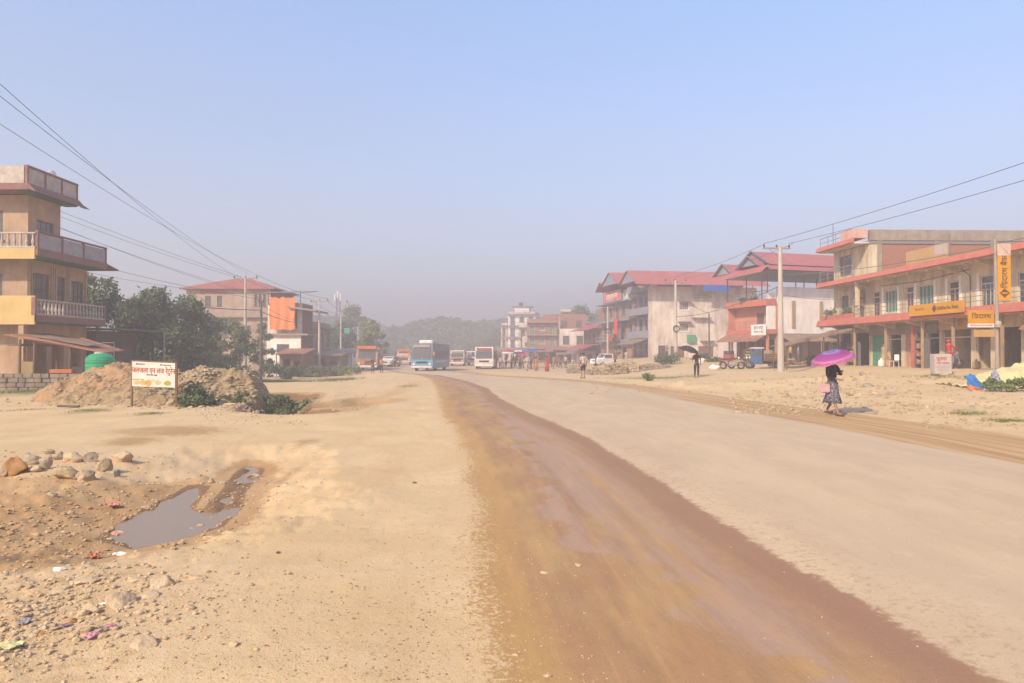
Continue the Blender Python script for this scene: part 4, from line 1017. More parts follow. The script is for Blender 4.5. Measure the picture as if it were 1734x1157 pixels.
# ------------------------------------------------------------------ left: cream house with wrap-round balconies
M_ochre = mat('ochre_wall', S(206,174,144,1.35), S(188,152,122,1.35), 1.4, stain=S(160,120,90), samt=.5)
M_yelpanel = mat('yellow_panel', S(238,206,140), S(228,190,122), 1.0, stain=S(190,140,90), samt=.3)
M_slabbrown = mat('maroon_slab', A(.26,.13,.10), A(.19,.09,.075), 2)
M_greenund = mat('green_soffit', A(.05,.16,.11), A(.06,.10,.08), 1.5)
M_balw = mat('baluster_white', A(.50,.43,.37), A(.34,.28,.24), 3)
M_lavender = mat('lavender_grey', A(.36,.33,.34), A(.27,.24,.25), 2)
def left_house():
    b = empty("balcony_house", (-23.0, 35.0, .0), R(90), "ochre three storey house with white balustrade balconies above a tin lean-to", "building")
    # local: x runs away from the camera, +y goes to the left (world -x)
    L, D = 4.9, 11.0
    zs = [-.2, 3.05, 6.15, 9.15]
    # long side facing the street
    fo = []; ww = []
    for k, z in enumerate(zs[:-1]):
        if k == 0: fo += [(.5,1.5,.3,2.1),(1.9,2.9,.1,2.3),(3.4,4.4,.9,2.2)]
        elif k == 1:
            for a, e, z0, z1 in ((.35,1.65,z+.75,z+2.45),(2.3,2.95,z+.75,z+2.45),(3.5,4.55,z+.65,z+2.35)): fo.append((a,e,z0,z1)); ww.append((a,e,z0,z1))
        else:
            for a, e, z0, z1 in ((.65,1.95,z+.75,z+1.95),): fo.append((a,e,z0,z1)); ww.append((a,e,z0,z1))
    mb = MB(); wall_x(mb, 0, L, 0, zs[0], zs[2], [o for o in fo if o[2] < zs[2]]); wall_x(mb, 0, 2.5, 0, zs[2]+.001, zs[3], [o for o in fo if o[2] > zs[2]]); mb.build("street_wall", M_ochre, b)
    eo = [(1.5,2.7,.2,2.2),(4,6,.2,2.2),(1.2,2.2,3.9,5.4),(4,5.2,3.9,5.4),(1.2,2.2,7.0,8.4),(4,5.2,7.0,8.4)]
    mb = MB(); wall_y(mb, .222, D, 0, zs[0], zs[-1], eo); mb.build("end_wall", M_ochre, b)
    mb = MB(); mb.box(L-.22, L, .222, D, zs[0], zs[2]); mb.box(2.28, 2.5, .222, D, zs[2], zs[3]); mb.box(0.23, 2.27, D-.2, D, zs[0], zs[-1]); mb.box(2.28, L-.23, D-.2, D, zs[0], zs[2]); mb.build("back_wall", M_ochre, b)
    mb = MB()
    for z in zs[1:3]: mb.box(.225, L-.225, .225, D-.225, z-.16, z-.003)
    mb.build("floor_slab", M_tile, b)
    for (a, e, z0, z1) in ww: window(b, ((a+e)/2, 0, z0), e-a, z1-z0, 'f', M_frame, M_glass, 3 if e-a > 1 else 1, 1)
    for (a, e, z0, z1) in eo[2:]: window(b, (0, (a+e)/2, z0), e-a, z1-z0, 'l', M_frame, M_glass, 3, 1)
    mb = MB()
    for x in (.05,.2,1.75,1.9,2.08,3.05,3.2,4.68): mb.box(x, x+.09, -.06, -.002, 3.05, 5.9)
    mb.build("pilaster", M_ochre, b)
    # balcony slabs: (z bottom, out from street wall, near overhang, far overhang)
    for i, (z, o, n, f, h) in enumerate(((3.1, 1.0, 1.0, .0, .3), (6.15, 1.1, 1.0, .0, .34), (9.1, -.0, 1.2, .0, .0))):
        if i < 2:
            mb = MB(); mb.box(-n, L+f, -o, -.002, z, z+h); mb.box(-n, -.002, 0, D, z, z+h); mb.build("balcony_slab", M_slabbrown, b)
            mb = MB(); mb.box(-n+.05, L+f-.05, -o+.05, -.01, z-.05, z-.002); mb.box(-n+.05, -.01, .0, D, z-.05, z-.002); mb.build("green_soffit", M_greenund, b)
    # roof slab with parapet panels
    mb = MB(); mb.slab([(-1.0,-.65,9.5),(3.0,-.65,9.5),(3.0,D,9.5),(-1.0,D,9.5)], .3); mb.build("roof_slab", M_slabbrown, b)
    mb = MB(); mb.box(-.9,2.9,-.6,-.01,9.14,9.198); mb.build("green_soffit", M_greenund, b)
    mb = MB(); mb.prism([(-1.0,9.1),(-.66,9.22),(-.66,9.5)], -1.0, 3.0, 'x'); mb.prism([(-.7,9.15),(-1.0,9.1),(-.7,9.3)], 3.002, 3.4, 'x'); mb.build("drip_edge", M_slabbrown, b)
    mb = MB(); 
    for x in (-1.0, .3, 1.6, 2.88): mb.box(x, x+.12, -.6, -.48, 9.5, 10.25)
    mb.box(-1, 3.0, -.62, -.46, 10.251, 10.34); mb.build("parapet_post", M_slabbrown, b)
    mb = MB()
    for x in (-.88, .42, 1.72): mb.box(x+.01, x+1.17, -.57, -.51, 9.51, 10.24)
    mb.build("parapet_panel", M_balw, b)
    mb = MB(); mb.box(-1.0,-.88,-.44,D,9.5,10.3); mb.build("end_parapet", M_balw, b)
    # floor 2 balcony: white balusters at the near end, grey panels along
    balusters(b, (-.95, D, 6.49), (-.95, -1.0, 6.49), .78, M_balw)
    mb = MB()
    for x in (-.95, .9, 2.7, 4.75): mb.box(x, x+.12, -1.08, -.96, 6.49, 7.25)
    mb.box(-.95, 4.87, -1.1, -.94, 7.251, 7.32); mb.build("rail_post", M_slabbrown, b)
    mb = MB()
    for x, e in ((-.82,.89),(1.03,2.69),(2.83,4.74)): mb.box(x, e, -1.05, -1.0, 6.5, 7.2)
    mb.build("balcony_panel", M_lavender, b)
    mb = MB(); mb.slab([(L-.3,-1.0,6.55),(L+.7,-1.35,6.2),(L+.7,1.5,6.2),(L-.3,1.5,6.55)], .06); mb.build("corner_roof", M_slabbrown, b)
    # floor 1 balcony
    balusters(b, (-.9, -.95, 3.4), (4.8, -.95, 3.4), .8, M_balw)
    mb = MB(); mb.box(-1.02, -.9, -1.0, D, 2.95, 4.28); mb.build("yellow_end_panel", M_yelpanel, b)
    mb = MB(); mb.box(-1.05,-.9,-1.05,-.87,3.4,4.22); mb.box(1.8,1.92,-1.02,-.88,3.4,4.22); mb.box(4.8,4.92,-1.02,-.88,3.4,4.22); mb.build("rail_post", M_slabbrown, b)
    mb = MB(); mb.box(-1.03,-.93,-.98,D,5.98,6.48); mb.build("yellow_edge_band", M_yelpanel, b)
    for (x, y) in ((-.85,-.35),(-.85,3.5)): MB().box(x-.12, x+.12, y-.12, y+.12, -.2, 3.09).build("column", M_ochre, b)
    d = MB(); d.lathe([(0,0),(.18,.03),(.38,.14),(.42,.18)], (0,0,0), 14)
    do = d.build("satellite_dish", M_white, None); do.location = (-23.2, 37.2, 10.6); do.rotation_euler = (R(-75), 0, R(70)); do.scale = (.62,.62,.62)
    tag(do, "small white satellite dish on the roof edge of the balcony house", "satellite dish")
    MB().tube([(0,0,-.3),(0,0,.0)], .03, 6).build("dish_stand", M_steel, do)
left_house()

def annex():
    b = empty("dark_shop", (-22.6, 40.1, -.05), R(90), "dark low shop block with metal shutters joined to the balcony house", "building")
    L, D = 4.4, 8
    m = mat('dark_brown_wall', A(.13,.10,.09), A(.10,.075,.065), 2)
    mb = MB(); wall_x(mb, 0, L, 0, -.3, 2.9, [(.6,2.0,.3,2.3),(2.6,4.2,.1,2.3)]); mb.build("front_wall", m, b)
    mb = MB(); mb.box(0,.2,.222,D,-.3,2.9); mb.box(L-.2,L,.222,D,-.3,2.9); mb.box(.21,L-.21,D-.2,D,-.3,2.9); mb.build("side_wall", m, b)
    MB().slab([(-.1,-1.4,3.0),(L+.9,-1.4,3.0),(L+.9,D,3.3),(-.1,D,3.3)], .06).build("tin_roof", mat('green_grey_tin', A(.16,.22,.2), wave=(4,'X'), bump=.4), b)
    window(b, (1.3,0,.3), 1.4, 2.0, 'f', M_white, M_glass, 1, 1, "window", .07)
    shutter(b, 2.6, 4.2, .12, .1, 2.3, mat('dark_shutter', A(.17,.12,.11)))
    MB().tube([(L+.7,-1.3,-.3),(L+.7,-1.3,2.98)], .05, 6).build("post", M_ac, b)
annex()

def leanto():
    b = empty("lean_to", (-22.2, 32.6, .05), 0, "rusty tin lean-to shelter on wooden posts before the balcony house", "shelter")
    r = MB(); r.slab([(-.4,.2,2.42),(1.6,.0,2.15),(4.2,-.1,1.62),(3.85,2.3,1.72),(1.6,2.9,2.3),(-.4,3.2,2.55)], .045); r.build("tin_roof", M_rust, b)
    r = MB(); r.slab([(.8,.4,2.36),(3.3,.35,1.92),(3.3,1.6,1.98),(.8,1.6,2.40)], .03); r.build("loose_sheet", M_tin, b)
    for (x, y, h) in ((.25,.3,2.2),(.9,.3,2.15),(2.55,.2,1.85),(4.0,.1,1.58),(.25,3.0,2.3),(3.7,2.1,1.6)):
        MB().tube([(x,y,-.2),(x+.03,y,h)], [.07,.055], 7).build("post", M_wood, b)
    MB().box(-.3,.2,.35,3.5,1.9,2.0).build("beam", M_wood, b)
    MB().box(.35,.95,.32,.36,.5,1.2).build("side_board", mat('yellowish_board', S(190,160,110)), b)
    w = empty("stone_wall", (-23.6, 32.2, -.05), R(-2), "low grey wall of stacked blocks under the tin lean-to", "wall")
    random.seed(5); mb = MB()
    for r_ in range(4):
        x = -.6 + (.2 if r_ % 2 else 0)
        while x < 4.8:
            l = random.uniform(.32,.55); mb.bev(x+.01, x+l-.01, -.15+random.uniform(-.03,.03), .15, r_*.2, r_*.2+.19, .02); x += l
    mb.build("block_courses", mat('grey_blocks', S(170,150,132), S(128,110,98), 2.2, bump=.3, bscale=9), w)
    MB().bev(3.6,4.6,-.16,.16,.81,.98,.02).build("orange_block", mat('orange_brick', S(214,128,74)), w)
leanto()

def tank():
    t = empty("water_tank", (-17.45, 31.3, .03), 0, "green plastic water tank behind the soil heap by the lean-to", "tank")
    prof = [(0,.0),(.54,.0)]
    for i in range(7): z = .05+i*.19; prof += [(.57,z),(.57,z+.13),(.548,z+.16)]
    prof += [(.54,1.42),(.40,1.54),(.26,1.58),(0,1.58)]
    MB().lathe(prof, (0,0,0), 28).build("tank_body", M_plas_green, t, smooth=False)
    MB().lathe([(0,1.66),(.22,1.65),(.25,1.57),(.25,1.54)], (0,0,0), 18).build("lid", mat('tank_lid', S(190,200,180)), t)
tank()

M_hipwall = mat('grey_pink_render', S(206,180,160), S(186,158,138), .9, stain=S(150,120,104), samt=.8, sscale=.35)
def hip_house():
    b = empty("hip_roof_house", (-38.2, 86.5, -.8), 0, "three storey grey house under a faded red hip roof behind the trees", "building")
    L, D = 9.9, 9.0; zs = [-.3, 3.3, 6.7, 10.0]
    fo = [(2.2,2.9,7.9,9.1),(3.6,4.2,7.9,9.1),(8.0,8.35,7.9,9.3),(8.5,8.85,7.9,9.3),(9.0,9.35,7.9,9.3),(2.6,5.0,4.2,6.0),(6.6,7.6,4.2,5.6),(1.2,2.2,.6,2),(4,5.2,.6,2.2)]
    mb = MB(); wall_x(mb, 0, L, 0, zs[0], zs[-1], fo); mb.build("front_wall", M_hipwall, b)
    mb = MB(); mb.box(0,.2,.222,D,zs[0],zs[-1]); mb.box(L-.2,L,.222,D,zs[0],zs[-1]); mb.box(.21,L-.21,D-.2,D,zs[0],zs[-1]); mb.build("side_wall", M_hipwall, b)
    MB().box(.22,L-.22,.23,D-.22,6.5,6.69).box(.22,L-.22,.23,D-.22,3.2,3.39).build("floor_slab", M_tile, b)
    MB().box(1.6,4.6,-.03,-.002,9.3,9.95).build("brick_patch", M_brick, b)
    MB().box(-.05,L+.05,-.5,-.002,6.55,6.75).box(2.2,5.4,-.7,-.5,6.0,6.12).build("ledge", M_conc, b)
    for (a, e, z0, z1) in fo: window(b, ((a+e)/2, 0, z0), e-a, z1-z0, 'f', M_frame, M_glass, 2 if e-a > .5 else 1, 1)
    ze, zr = 9.98, 11.55; o = .6
    r = MB(); A1, B1, C1, D1 = (-o,-o,ze), (L+o,-o,ze), (L+o,D+o,ze), (-o,D+o,ze); P, Q = (4.0,4.4,zr), (5.9,4.4,zr)
    r.add([A1,B1,C1,D1,P,Q,(-o,-o,ze-.12),(L+o,-o,ze-.12),(L+o,D+o,ze-.12),(-o,D+o,ze-.12)], [(0,1,5,4),(1,2,5),(2,3,4,5),(3,0,4),(0,6,7,1),(1,7,8,2),(2,8,9,3),(3,9,6,0),(6,9,8,7)])
    r.build("hip_roof", mat('faded_red_roof', S(196,116,100), S(178,100,88), .8, wave=(3,'X'), bump=.3), b)
hip_house()
def cloth_house():
    b = empty("cloth_house", (-28.1, 84.6, -.8), 0, "half finished grey house with a white lower front and a thin tin roof", "building")
    L, D = 3.9, 5.0
    fo = [(.8,2.2,1.9,3.5),(.5,3.2,6.3,8.4)]
    mb = MB(); wall_x(mb, 0, L, 0, -.3, 4.4, [(1.15,2.55,2.2,3.4)]); mb.build("white_front_wall", M_white, b)
    mb = MB(); wall_x(mb, 0, L, .3, 4.62, 8.0, [(.6,1.6,5.4,7.2),(2.5,3.4,5.2,7.4)]); mb.build("upper_wall", M_greyconc, b)
    mb = MB(); mb.box(L-.2,L,.23,D,-.3,4.4); mb.box(L-.2,L,.53,D,4.62,8.0); mb.build("street_side_wall", mat('maroon_brick', S(168,112,96), S(140,90,78), 5, brick=(2.2, S(150,110,95))), b)
    mb = MB(); mb.box(0,.2,.53,D,-.3,8.0); mb.box(.21,L-.21,D-.2,D,-.3,8.0); mb.build("back_wall", M_greyconc, b)
    MB().box(-.3,L+.9,-.4,D,4.402,4.618).build("floor_slab", M_conc, b)
    MB().slab([(2.6,-.9,7.75),(L+1.9,-.9,7.3),(L+1.9,D,7.3),(2.6,D,7.75)], .2).build("upper_ledge", M_conc, b)
    MB().box(0,L,.0,D,8.002,8.15).build("roof_slab", M_conc, b)
    MB().slab([(-.3,-.4,9.35),(L+.6,-.4,9.35),(L+.6,D,9.9),(-.3,D,9.9)], .08).build("tin_roof", mat('grey_blue_tin', A(.2,.19,.22), wave=(3,'X'), bump=.3), b)
    MB().box(.1,1.8,1.5,4.5,8.15,9.4).build("roof_room", M_brick, b)
    for x in (.1, L-.1): MB().tube([(x,.1,8.1),(x,.1,9.4)], .06, 6).build("roof_post", M_steel, b)
    window(b, (1.85,0,2.2), 1.4, 1.2, 'f', M_frame, M_glass, 2, 1); window(b, (1.1,.3,5.4), 1.0, 1.8, 'f', M_frame, M_glass, 2, 1)
    # big orange cloth hanging over the terrace edge
    def cloth(w, h, name, m, amp=.09, nx=16):
        vs, fs = [], []; nz = 10
        for j in range(nz+1):
            for i in range(nx+1):
                x = -w/2+w*i/nx; z = -h*j/nz
                yy = amp*math.sin(i*1.15+.3*math.sin(j*.8))*(.3+.7*j/nz); zz = z + .05*math.sin(i*.9) - (.12 if j == 0 and i % 4 == 2 else 0)
                vs.append((x+.04*math.sin(j*.9+i*.3), yy, zz))
        n = len(vs); vs += [(x, y+.02, z) for x, y, z in vs]; W_ = nx+1
        for j in range(nz):
            for i in range(nx):
                a = j*W_+i; fs += [(a, a+1, a+1+W_, a+W_), (n+a, n+a+W_, n+a+1+W_, n+a+1)]
        return MB().add(vs, fs).build(name, m, None, smooth=True)
    o = cloth(2.9, 3.7, "orange_cloth", M_orange_cloth); o.location = (-26.2, 84.1, 7.95)
    tag(o, "large bright orange cloth hung from the terrace of the cloth house", "cloth")
    o = cloth(1.5, .8, "white_cloth", M_white, .05, 8); o.location = (-26.3, 84.45, 1.35)
    tag(o, "white cloth hanging below the window of the white house front", "cloth")
cloth_house()
house("brown_roadside_house", -25.2, 97.5, R(90), 9, 8, -.8, [-.3, 3.0, 5.8], "brown two storey roadside house behind the second concrete pole", M_mauve, None, 3, None, M_conc)
def shack(x, y, L, D, h, rz, label, m, rm):
    g = Hs(x, y)
    b = empty("tin_shack", (x, y, g), rz, label, "shack")
    mb = MB(); wall_x(mb, 0, L, 0, -.3, h, [(L*.15,L*.45,.1,1.9),(L*.6,L*.85,.8,1.7)], .12); mb.build("front_wall", m, b)
    mb = MB(); mb.box(0,.1,.121,D,-.3,h); mb.box(L-.1,L,.121,D,-.3,h); mb.box(.11,L-.11,D-.1,D,-.3,h); mb.build("side_wall", m, b)
    MB().slab([(-.3,-.8,h),(L+.3,-.8,h),(L+.3,D+.2,h+.6),(-.3,D+.2,h+.6)], .05).build("tin_roof", rm, b)
    for xx in (-.1, L+.1): MB().tube([(xx,-.7,-.2),(xx,-.7,h)], .05, 6).build("post", M_wood, b)
    return b
shack(-25.2, 80, 2.6, 4, 2.5, 0, "brown board shack in front of the white house front", M_brownshut, M_rust)
shack(-23.6, 88, 3.2, 4, 2.3, 0, "low shack with a pinkish tin roof beside the second pole", M_mauve, M_tin)
shack(-27.5, 106, 4.5, 5, 2.6, 0, "pale roadside shack with a white front past the second pole", M_white, M_tin)
shack(-29, 124, 4, 5, 2.8, 0, "small tan shack behind the decorated truck", M_greyconc, M_tin)

shack(6.2, 131, 3.4, 4, 2.5, R(-3), "low brown shack before the brick shop house", M_brownshut, M_rust)
shack(10.6, 121, 3.0, 4, 2.3, R(-6), "small shack with a pale tin roof left of the mauve house", M_mauve, M_tin)
shack(.4, 150, 3.0, 4, 2.5, R(-3), "tan shack at the left corner of the brick shop house", M_greyconc, M_rust)
shack(-4.2, 176, 4.0, 4, 2.6, R(-3), "pale shack behind the left end of the crowd", M_greyconc, M_tin)
# ------------------------------------------------------------------ hills, woods, trees, plants
M_leafD = mat('dark_leaves', A(.17,.21,.10), A(.075,.11,.058), .9, rough=.8, trans=.35, contrast=(.4,.6))
M_leafL = mat('light_leaves', A(.26,.31,.11), A(.13,.18,.07), .8, rough=.7, trans=.3, contrast=(.4,.6))
M_leafM = mat('mid_leaves', A(.22,.24,.12), A(.10,.13,.065), .9, rough=.8, trans=.35, contrast=(.4,.6))
M_grass = mat('grass_blades', A(.22,.23,.08), A(.13,.15,.05), .8, rough=.8, trans=.2)
M_bark = mat('bark', A(.20,.15,.11), A(.12,.09,.07), 3, stretch=(1,1,.2), bump=.3)

def leaf_mesh(name, cents, rads, n, size, m, parent, seed=1, flat=1.0, shell_=.55):
    g = np.random.default_rng(seed)
    cents = np.array(cents, float); rads = np.array(rads, float)
    w = rads**2; k = g.choice(len(cents), n, p=w/w.sum())
    d = g.normal(size=(n,3)); d /= np.linalg.norm(d, axis=1)[:,None]
    rr = (shell_+(1-shell_)*g.random(n)**.7)*(1+.30*g.normal(size=n))
    p = cents[k] + d*(rads[k]*rr)[:,None]*np.array([1,1,.8*flat])
    a = g.normal(size=(n,3)); a /= np.linalg.norm(a, axis=1)[:,None]
    b = np.cross(a, d + .6*g.normal(size=(n,3))); b /= (np.linalg.norm(b, axis=1)[:,None]+1e-9)
    s = size*(.6+.9*g.random(n))[:,None]
    q = np.stack([p-a*s*.5, p+b*s*.32, p+a*s*.5, p-b*s*.32], 1).reshape(-1,3)
    me = bpy.data.meshes.new(name); me.from_pydata(q.tolist(), [], np.arange(4*n).reshape(-1,4).tolist()); me.materials.append(m); me.update()
    o = bpy.data.objects.new(name, me); col.objects.link(o); o.parent = parent; return o

def tree(x, y, h, w, label, m, n=5000, leaf=.3, clumps=26, seed=1, bottom=.25, name="tree", group=None, top=1.0):
    g = np.random.default_rng(seed); z = Hs(x, y)
    t = empty(name, (x, y, z), 0, label, "tree", group)
    tr = MB(); lean = g.normal(size=2)*.04*h
    tr.tube([(0,0,-.3),(lean[0]*.3,lean[1]*.3,h*.3),(lean[0],lean[1],h*.72)], [.035*h*.5+.06,.02*h*.5+.04,.03], 8)
    cs, rs = [], []
    clumps = int(clumps*1.5); n = int(n*1.15); leaf *= .85
    for i in range(clumps):
        u = g.random(); zz = h*(bottom+(1-bottom)*u*.93); f = math.sin(math.pi*min(1,.22+.78*u)**.8)**.7*top
        a = g.random()*2*math.pi; r = w*.5*f*math.sqrt(g.random())
        cs.append((r*math.cos(a)+lean[0]*u, r*math.sin(a)+lean[1]*u, zz)); rs.append(w*(.06+.12*g.random()))
        if i % 3 == 0:
            b0 = Vector((lean[0]*.3, lean[1]*.3, zz*.55)); b1 = Vector(cs[-1]); mid = b0.lerp(b1, .5)+Vector((0,0,-.05*h))
            tr.tube([b0, mid, b1], [.05,.03,.012], 5)
    tr.build("trunk", M_bark, t)
    leaf_mesh("crown", cs, rs, n, leaf, m, t, seed)
    return t
def bush(x, y, h, w, label, m, n=900, leaf=.16, seed=1, name="bush", d=None, group=None):
    g = np.random.default_rng(seed); z = Hs(x, y, True); d = d or w
    t = empty(name, (x, y, z), 0, label, "bush", group)
    cs = [((g.random()-.5)*w*.8, (g.random()-.5)*d*.8, h*(.15+.6*g.random())) for _ in range(12)]
    leaf_mesh("foliage", cs, [h*.32]*12, n, leaf, m, t, seed)
    s = MB()
    for c in cs[:6]: s.tube([(c[0]*.3,c[1]*.3,-.1),(c[0],c[1],c[2]+h*.2)], [.02,.006], 5)
    s.build("stem", M_bark, t); return t

def hills():
    xs = np.linspace(-320, 320, 150); ys = np.linspace(225, 430, 46)
    X, Y = np.meshgrid(xs, ys)
    def hz(X, Y):
        ang = X/np.maximum(Y,1)*1250+867
        prof = np.interp(ang, [-200,300,520,600,660,700,745,790,830,880,950,1010,1100,1300,1900], [22,22,24,23,15.5,18.5,22.5,19.5,20.5,23.5,22.5,24.5,22,18,18])
        prof = prof*.64 - .4 + 1.3*fbm(X*.03, Y*0+3, 4, 90)
        return -1.5 + prof*sm(228, 300, Y)*(1-.4*sm(310,430,Y))
    Z = hz(X, Y); ny, nx = X.shape
    i = np.arange(ny-1)[:,None]*nx; j = np.arange(nx-1)[None,:]
    F = np.stack([i+j,i+j+1,i+nx+j+1,i+nx+j],-1).reshape(-1,4)
    me = bpy.data.meshes.new("hills"); me.from_pydata(np.stack([X,Y,Z],-1).reshape(-1,3).tolist(), [], F.tolist())
    me.materials.append(mat('hill_soil', A(.10,.09,.05), A(.07,.07,.035), .05)); me.update()
    struct(col.objects.link(bpy.data.objects.new("hills", me)) or bpy.data.objects["hills"])
    # the wood that covers them: leaf clumps of many crowns
    g = np.random.default_rng(5); n = 4600
    px_ = g.uniform(-230, 230, n); py_ = 232+85*g.random(n)**.9
    pz = hz(px_, py_)
    rad = g.uniform(1.2, 2.4, n); hh = g.uniform(1.4, 3.2, n)
    K = 20
    d = g.normal(size=(n,K,3)); d /= np.linalg.norm(d, axis=2)[...,None]
    c = np.stack([px_,py_,pz+hh*.6],-1)[:,None,:] + d*np.stack([rad,rad,hh*.75],-1)[:,None,:]*(.6+.5*g.random((n,K)))[...,None]
    c = c.reshape(-1,3); N_ = len(c)
    a = g.normal(size=(N_,3)); a /= np.linalg.norm(a,axis=1)[:,None]; b = g.normal(size=(N_,3)); b = np.cross(a,b); b /= np.linalg.norm(b,axis=1)[:,None]
    s = (.7+.9*g.random(N_))[:,None]
    q = np.stack([c-a*s, c+b*s*.8, c+a*s, c-b*s*.8],1).reshape(-1,3)
    me = bpy.data.meshes.new("wood"); me.from_pydata(q.tolist(), [], np.arange(4*N_).reshape(-1,4).tolist())
    me.materials.append(mat('far_wood', A(.13,.15,.06), A(.05,.062,.03), .06, rough=.9, trans=.15, contrast=(.35,.6))); me.update()
    o = bpy.data.objects.new("distant_wood", me); col.objects.link(o); o['kind'] = 'stuff'; o['label'] = "hazy green wood covering the far hills"
    for i, (u, d) in enumerate(((913-170, 440),)):
        pass
hills()
# nearer trees
tree(-26.8, 47.5, 8.0, 4.6, "tall thin dark tree right behind the balcony house", M_leafD, 4200, .30, 22, 1, .1)
tree(-24.6, 50.5, 6.6, 5.6, "dense dark tree in the middle of the thicket by the shop annex", M_leafD, 6500, .28, 30, 2, .0)
tree(-26.6, 53.5, 6.3, 6.0, "dark round tree at the back of the thicket", M_leafD, 5500, .28, 28, 3, .0)
tree(-22.9, 53.0, 6.0, 4.8, "dark leafy tree at the road end of the thicket", M_leafD, 5200, .27, 24, 4, .0)
tree(-24.3, 57, 5.6, 4.2, "tree with one tall spray standing over the thicket", M_leafD, 2600, .28, 14, 5, .15)
tree(-25.2, 63, 5.4, 3.4, "slim pale green tree before the hip roof house", M_leafM, 2300, .24, 16, 6, .1)
tree(-23.2, 62, 5.1, 4.0, "twiggy green tree left of the first concrete pole", M_leafM, 3600, .22, 20, 7, .05)
tree(-26.3, 66, 3.6, 3.6, "low green tree against the wall of the hip roof house", M_leafM, 2600, .24, 14, 8, .0)
tree(-25.6, 76, 5.8, 2.6, "creeper hung tree between the two near poles", M_leafM, 2600, .26, 16, 9, .0)
tree(-22.8, 121, 7.6, 5.6, "large light green tree beside the road beyond the decorated truck", M_leafL, 6500, .45, 26, 10, .05)
tree(-28.5, 124, 8.0, 8.0, "dark green tree left of the large light green tree", M_leafD, 4500, .45, 22, 11, .05)
tree(-37.0, 128, 9.0, 9.0, "dark tree behind the pale roadside shack", M_leafD, 4500, .45, 22, 12, .1)
tree(-44, 150, 11.0, 11.0, "broad dusty tree far behind the roadside shacks", M_leafM, 4000, .6, 22, 13, .1)
tree(-36, 165, 12.0, 11.0, "tall dusty tree rising behind the cell tower", M_leafM, 4000, .6, 22, 14, .1)
tree(-31, 158, 6.0, 8.0, "low dusty tree at the road side beyond the parked trucks", M_leafD, 2600, .5, 16, 15, .0)
tree(-4.5, 215, 8.0, 9.0, "dusty tree standing left of the cream apartment block", M_leafM, 2600, .6, 16, 16, .0)
tree(-12, 222, 6.0, 8.0, "faint dusty tree near the far end of the shop row", M_leafM, 2400, .7, 16, 17, .0)
tree(16, 175, 13.0, 12.0, "dark tree top showing behind the brick block", M_leafM, 3500, .6, 20, 18, .2)
tree(14.3, 101, 4.0, 1.5, "slender creeper covered tree before the mauve house", M_leafD, 900, .25, 8, 19, .0)
# hedges and shrubs
bush(-21.8, 70, 1.5, 4.4, "rank green hedge at the foot of the creeper hung tree", M_leafD, 2600, .2, 21, "hedge", 2)
bush(-21.0, 76, 1.2, 3.4, "green scrub in front of the brown board shack", M_leafM, 1800, .2, 22, "shrub", 2)
bush(-19.6, 80, 1.3, 4.0, "dusty scrub beside the parked grey car", M_leafM, 1500, .2, 23, "shrub", 2)
bush(-17.2, 78, 1.2, 2.6, "low weeds at the road edge before the decorated truck", M_leafL, 900, .18, 24, "shrub", 1.6)
bush(-9.8, 23.0, .72, .8, "dark green bush at the foot of the rubble heap", M_leafD, 2200, .10, 25, "bush", .8)
bush(-7.6, 26.5, .45, 1.6, "weeds at the rim of the dark trench", M_leafL, 900, .09, 26, "bush", 1.0)
bush(-7.0, 22.6, .35, .9, "dark weeds hanging on the near side of the trench", M_leafM, 700, .07, 71, "bush", .7)
bush(-7.9, 25.4, .4, 1.2, "dark weeds on the far side of the trench", M_leafD, 900, .07, 72, "bush", 1.0)
bush(-9.3, 24.4, .4, 1.3, "weeds at the right foot of the rubble heap", M_leafM, 900, .07, 73, "bush", .7)
bush(-8.9, 26.2, .5, 2.4, "weeds between the rubble heap and the trench", M_leafM, 1500, .08, 66, "bush", 1.6)
bush(-11.6, 24.9, .8, 1.6, "sparse weeds growing high on the rubble heap", M_leafM, 800, .09, 27, "bush", .8)
bush(17.4, 26.2, .5, 1.5, "bright green bush in front of the poster box", M_leafL, 1500, .09, 28, "bush", .7)
bush(19.0, 26.0, .45, 2.4, "low green weeds along the foot of the covered heap", M_leafL, 1900, .09, 29, "bush", .7)
bush(22.0, 26.6, .5, 2.4, "weeds at the right end of the covered heap", M_leafL, 1500, .09, 30, "bush", .7)
bush(7.6, 41.0, .45, .6, "single green tuft on the verge before the grey house", M_leafL, 500, .09, 31, "bush", .5)
bush(14.9, 71, 1.5, 2.4, "green shrub behind the man with the black umbrella", M_leafM, 1300, .16, 32, "shrub", 1.2)
bush(19.6, 74, .9, 3.6, "weeds along the foot of the grey house wall", M_leafM, 1300, .16, 33, "shrub", 1.2)
bush(10.5, 76, .8, 4.2, "low weeds beside the stacked stones near the grey house", M_leafM, 1300, .16, 34, "shrub", 1.2)
for i, (x, z, l) in enumerate(((.6, 3.75, "potted plants on the lower corner balcony of the cream building"), (3.2, 3.75, "fuller potted plants on the lower balcony beside the air conditioners"))):
    p = shop_pt(x+.4, .5, z); bb = bush(p[0], p[1], .9, 1.4, l, M_leafM, 900, .12, 40+i, "potted_plant", .5); bb.location.z = p[2]; bb['category'] = "plant"
    bb.rotation_euler = (0,0,SROT)
    for k in (-.5,0,.5): MB().lathe([(0,-.1),(.12,-.1),(.17,.2),(.14,.2),(.12,0),(0,0)], (k,0,0), 12).build("pot", mat('clay_pot', S(190,110,76)), bb)
p = (24.8, 77.5, 6.7)
bb = bush(p[0], p[1], .8, 2.0, "green plants growing on the salmon house roof terrace", M_leafM, 700, .13, 50, "potted_plant", .5); bb.location.z = 6.9; bb['category'] = "plant"

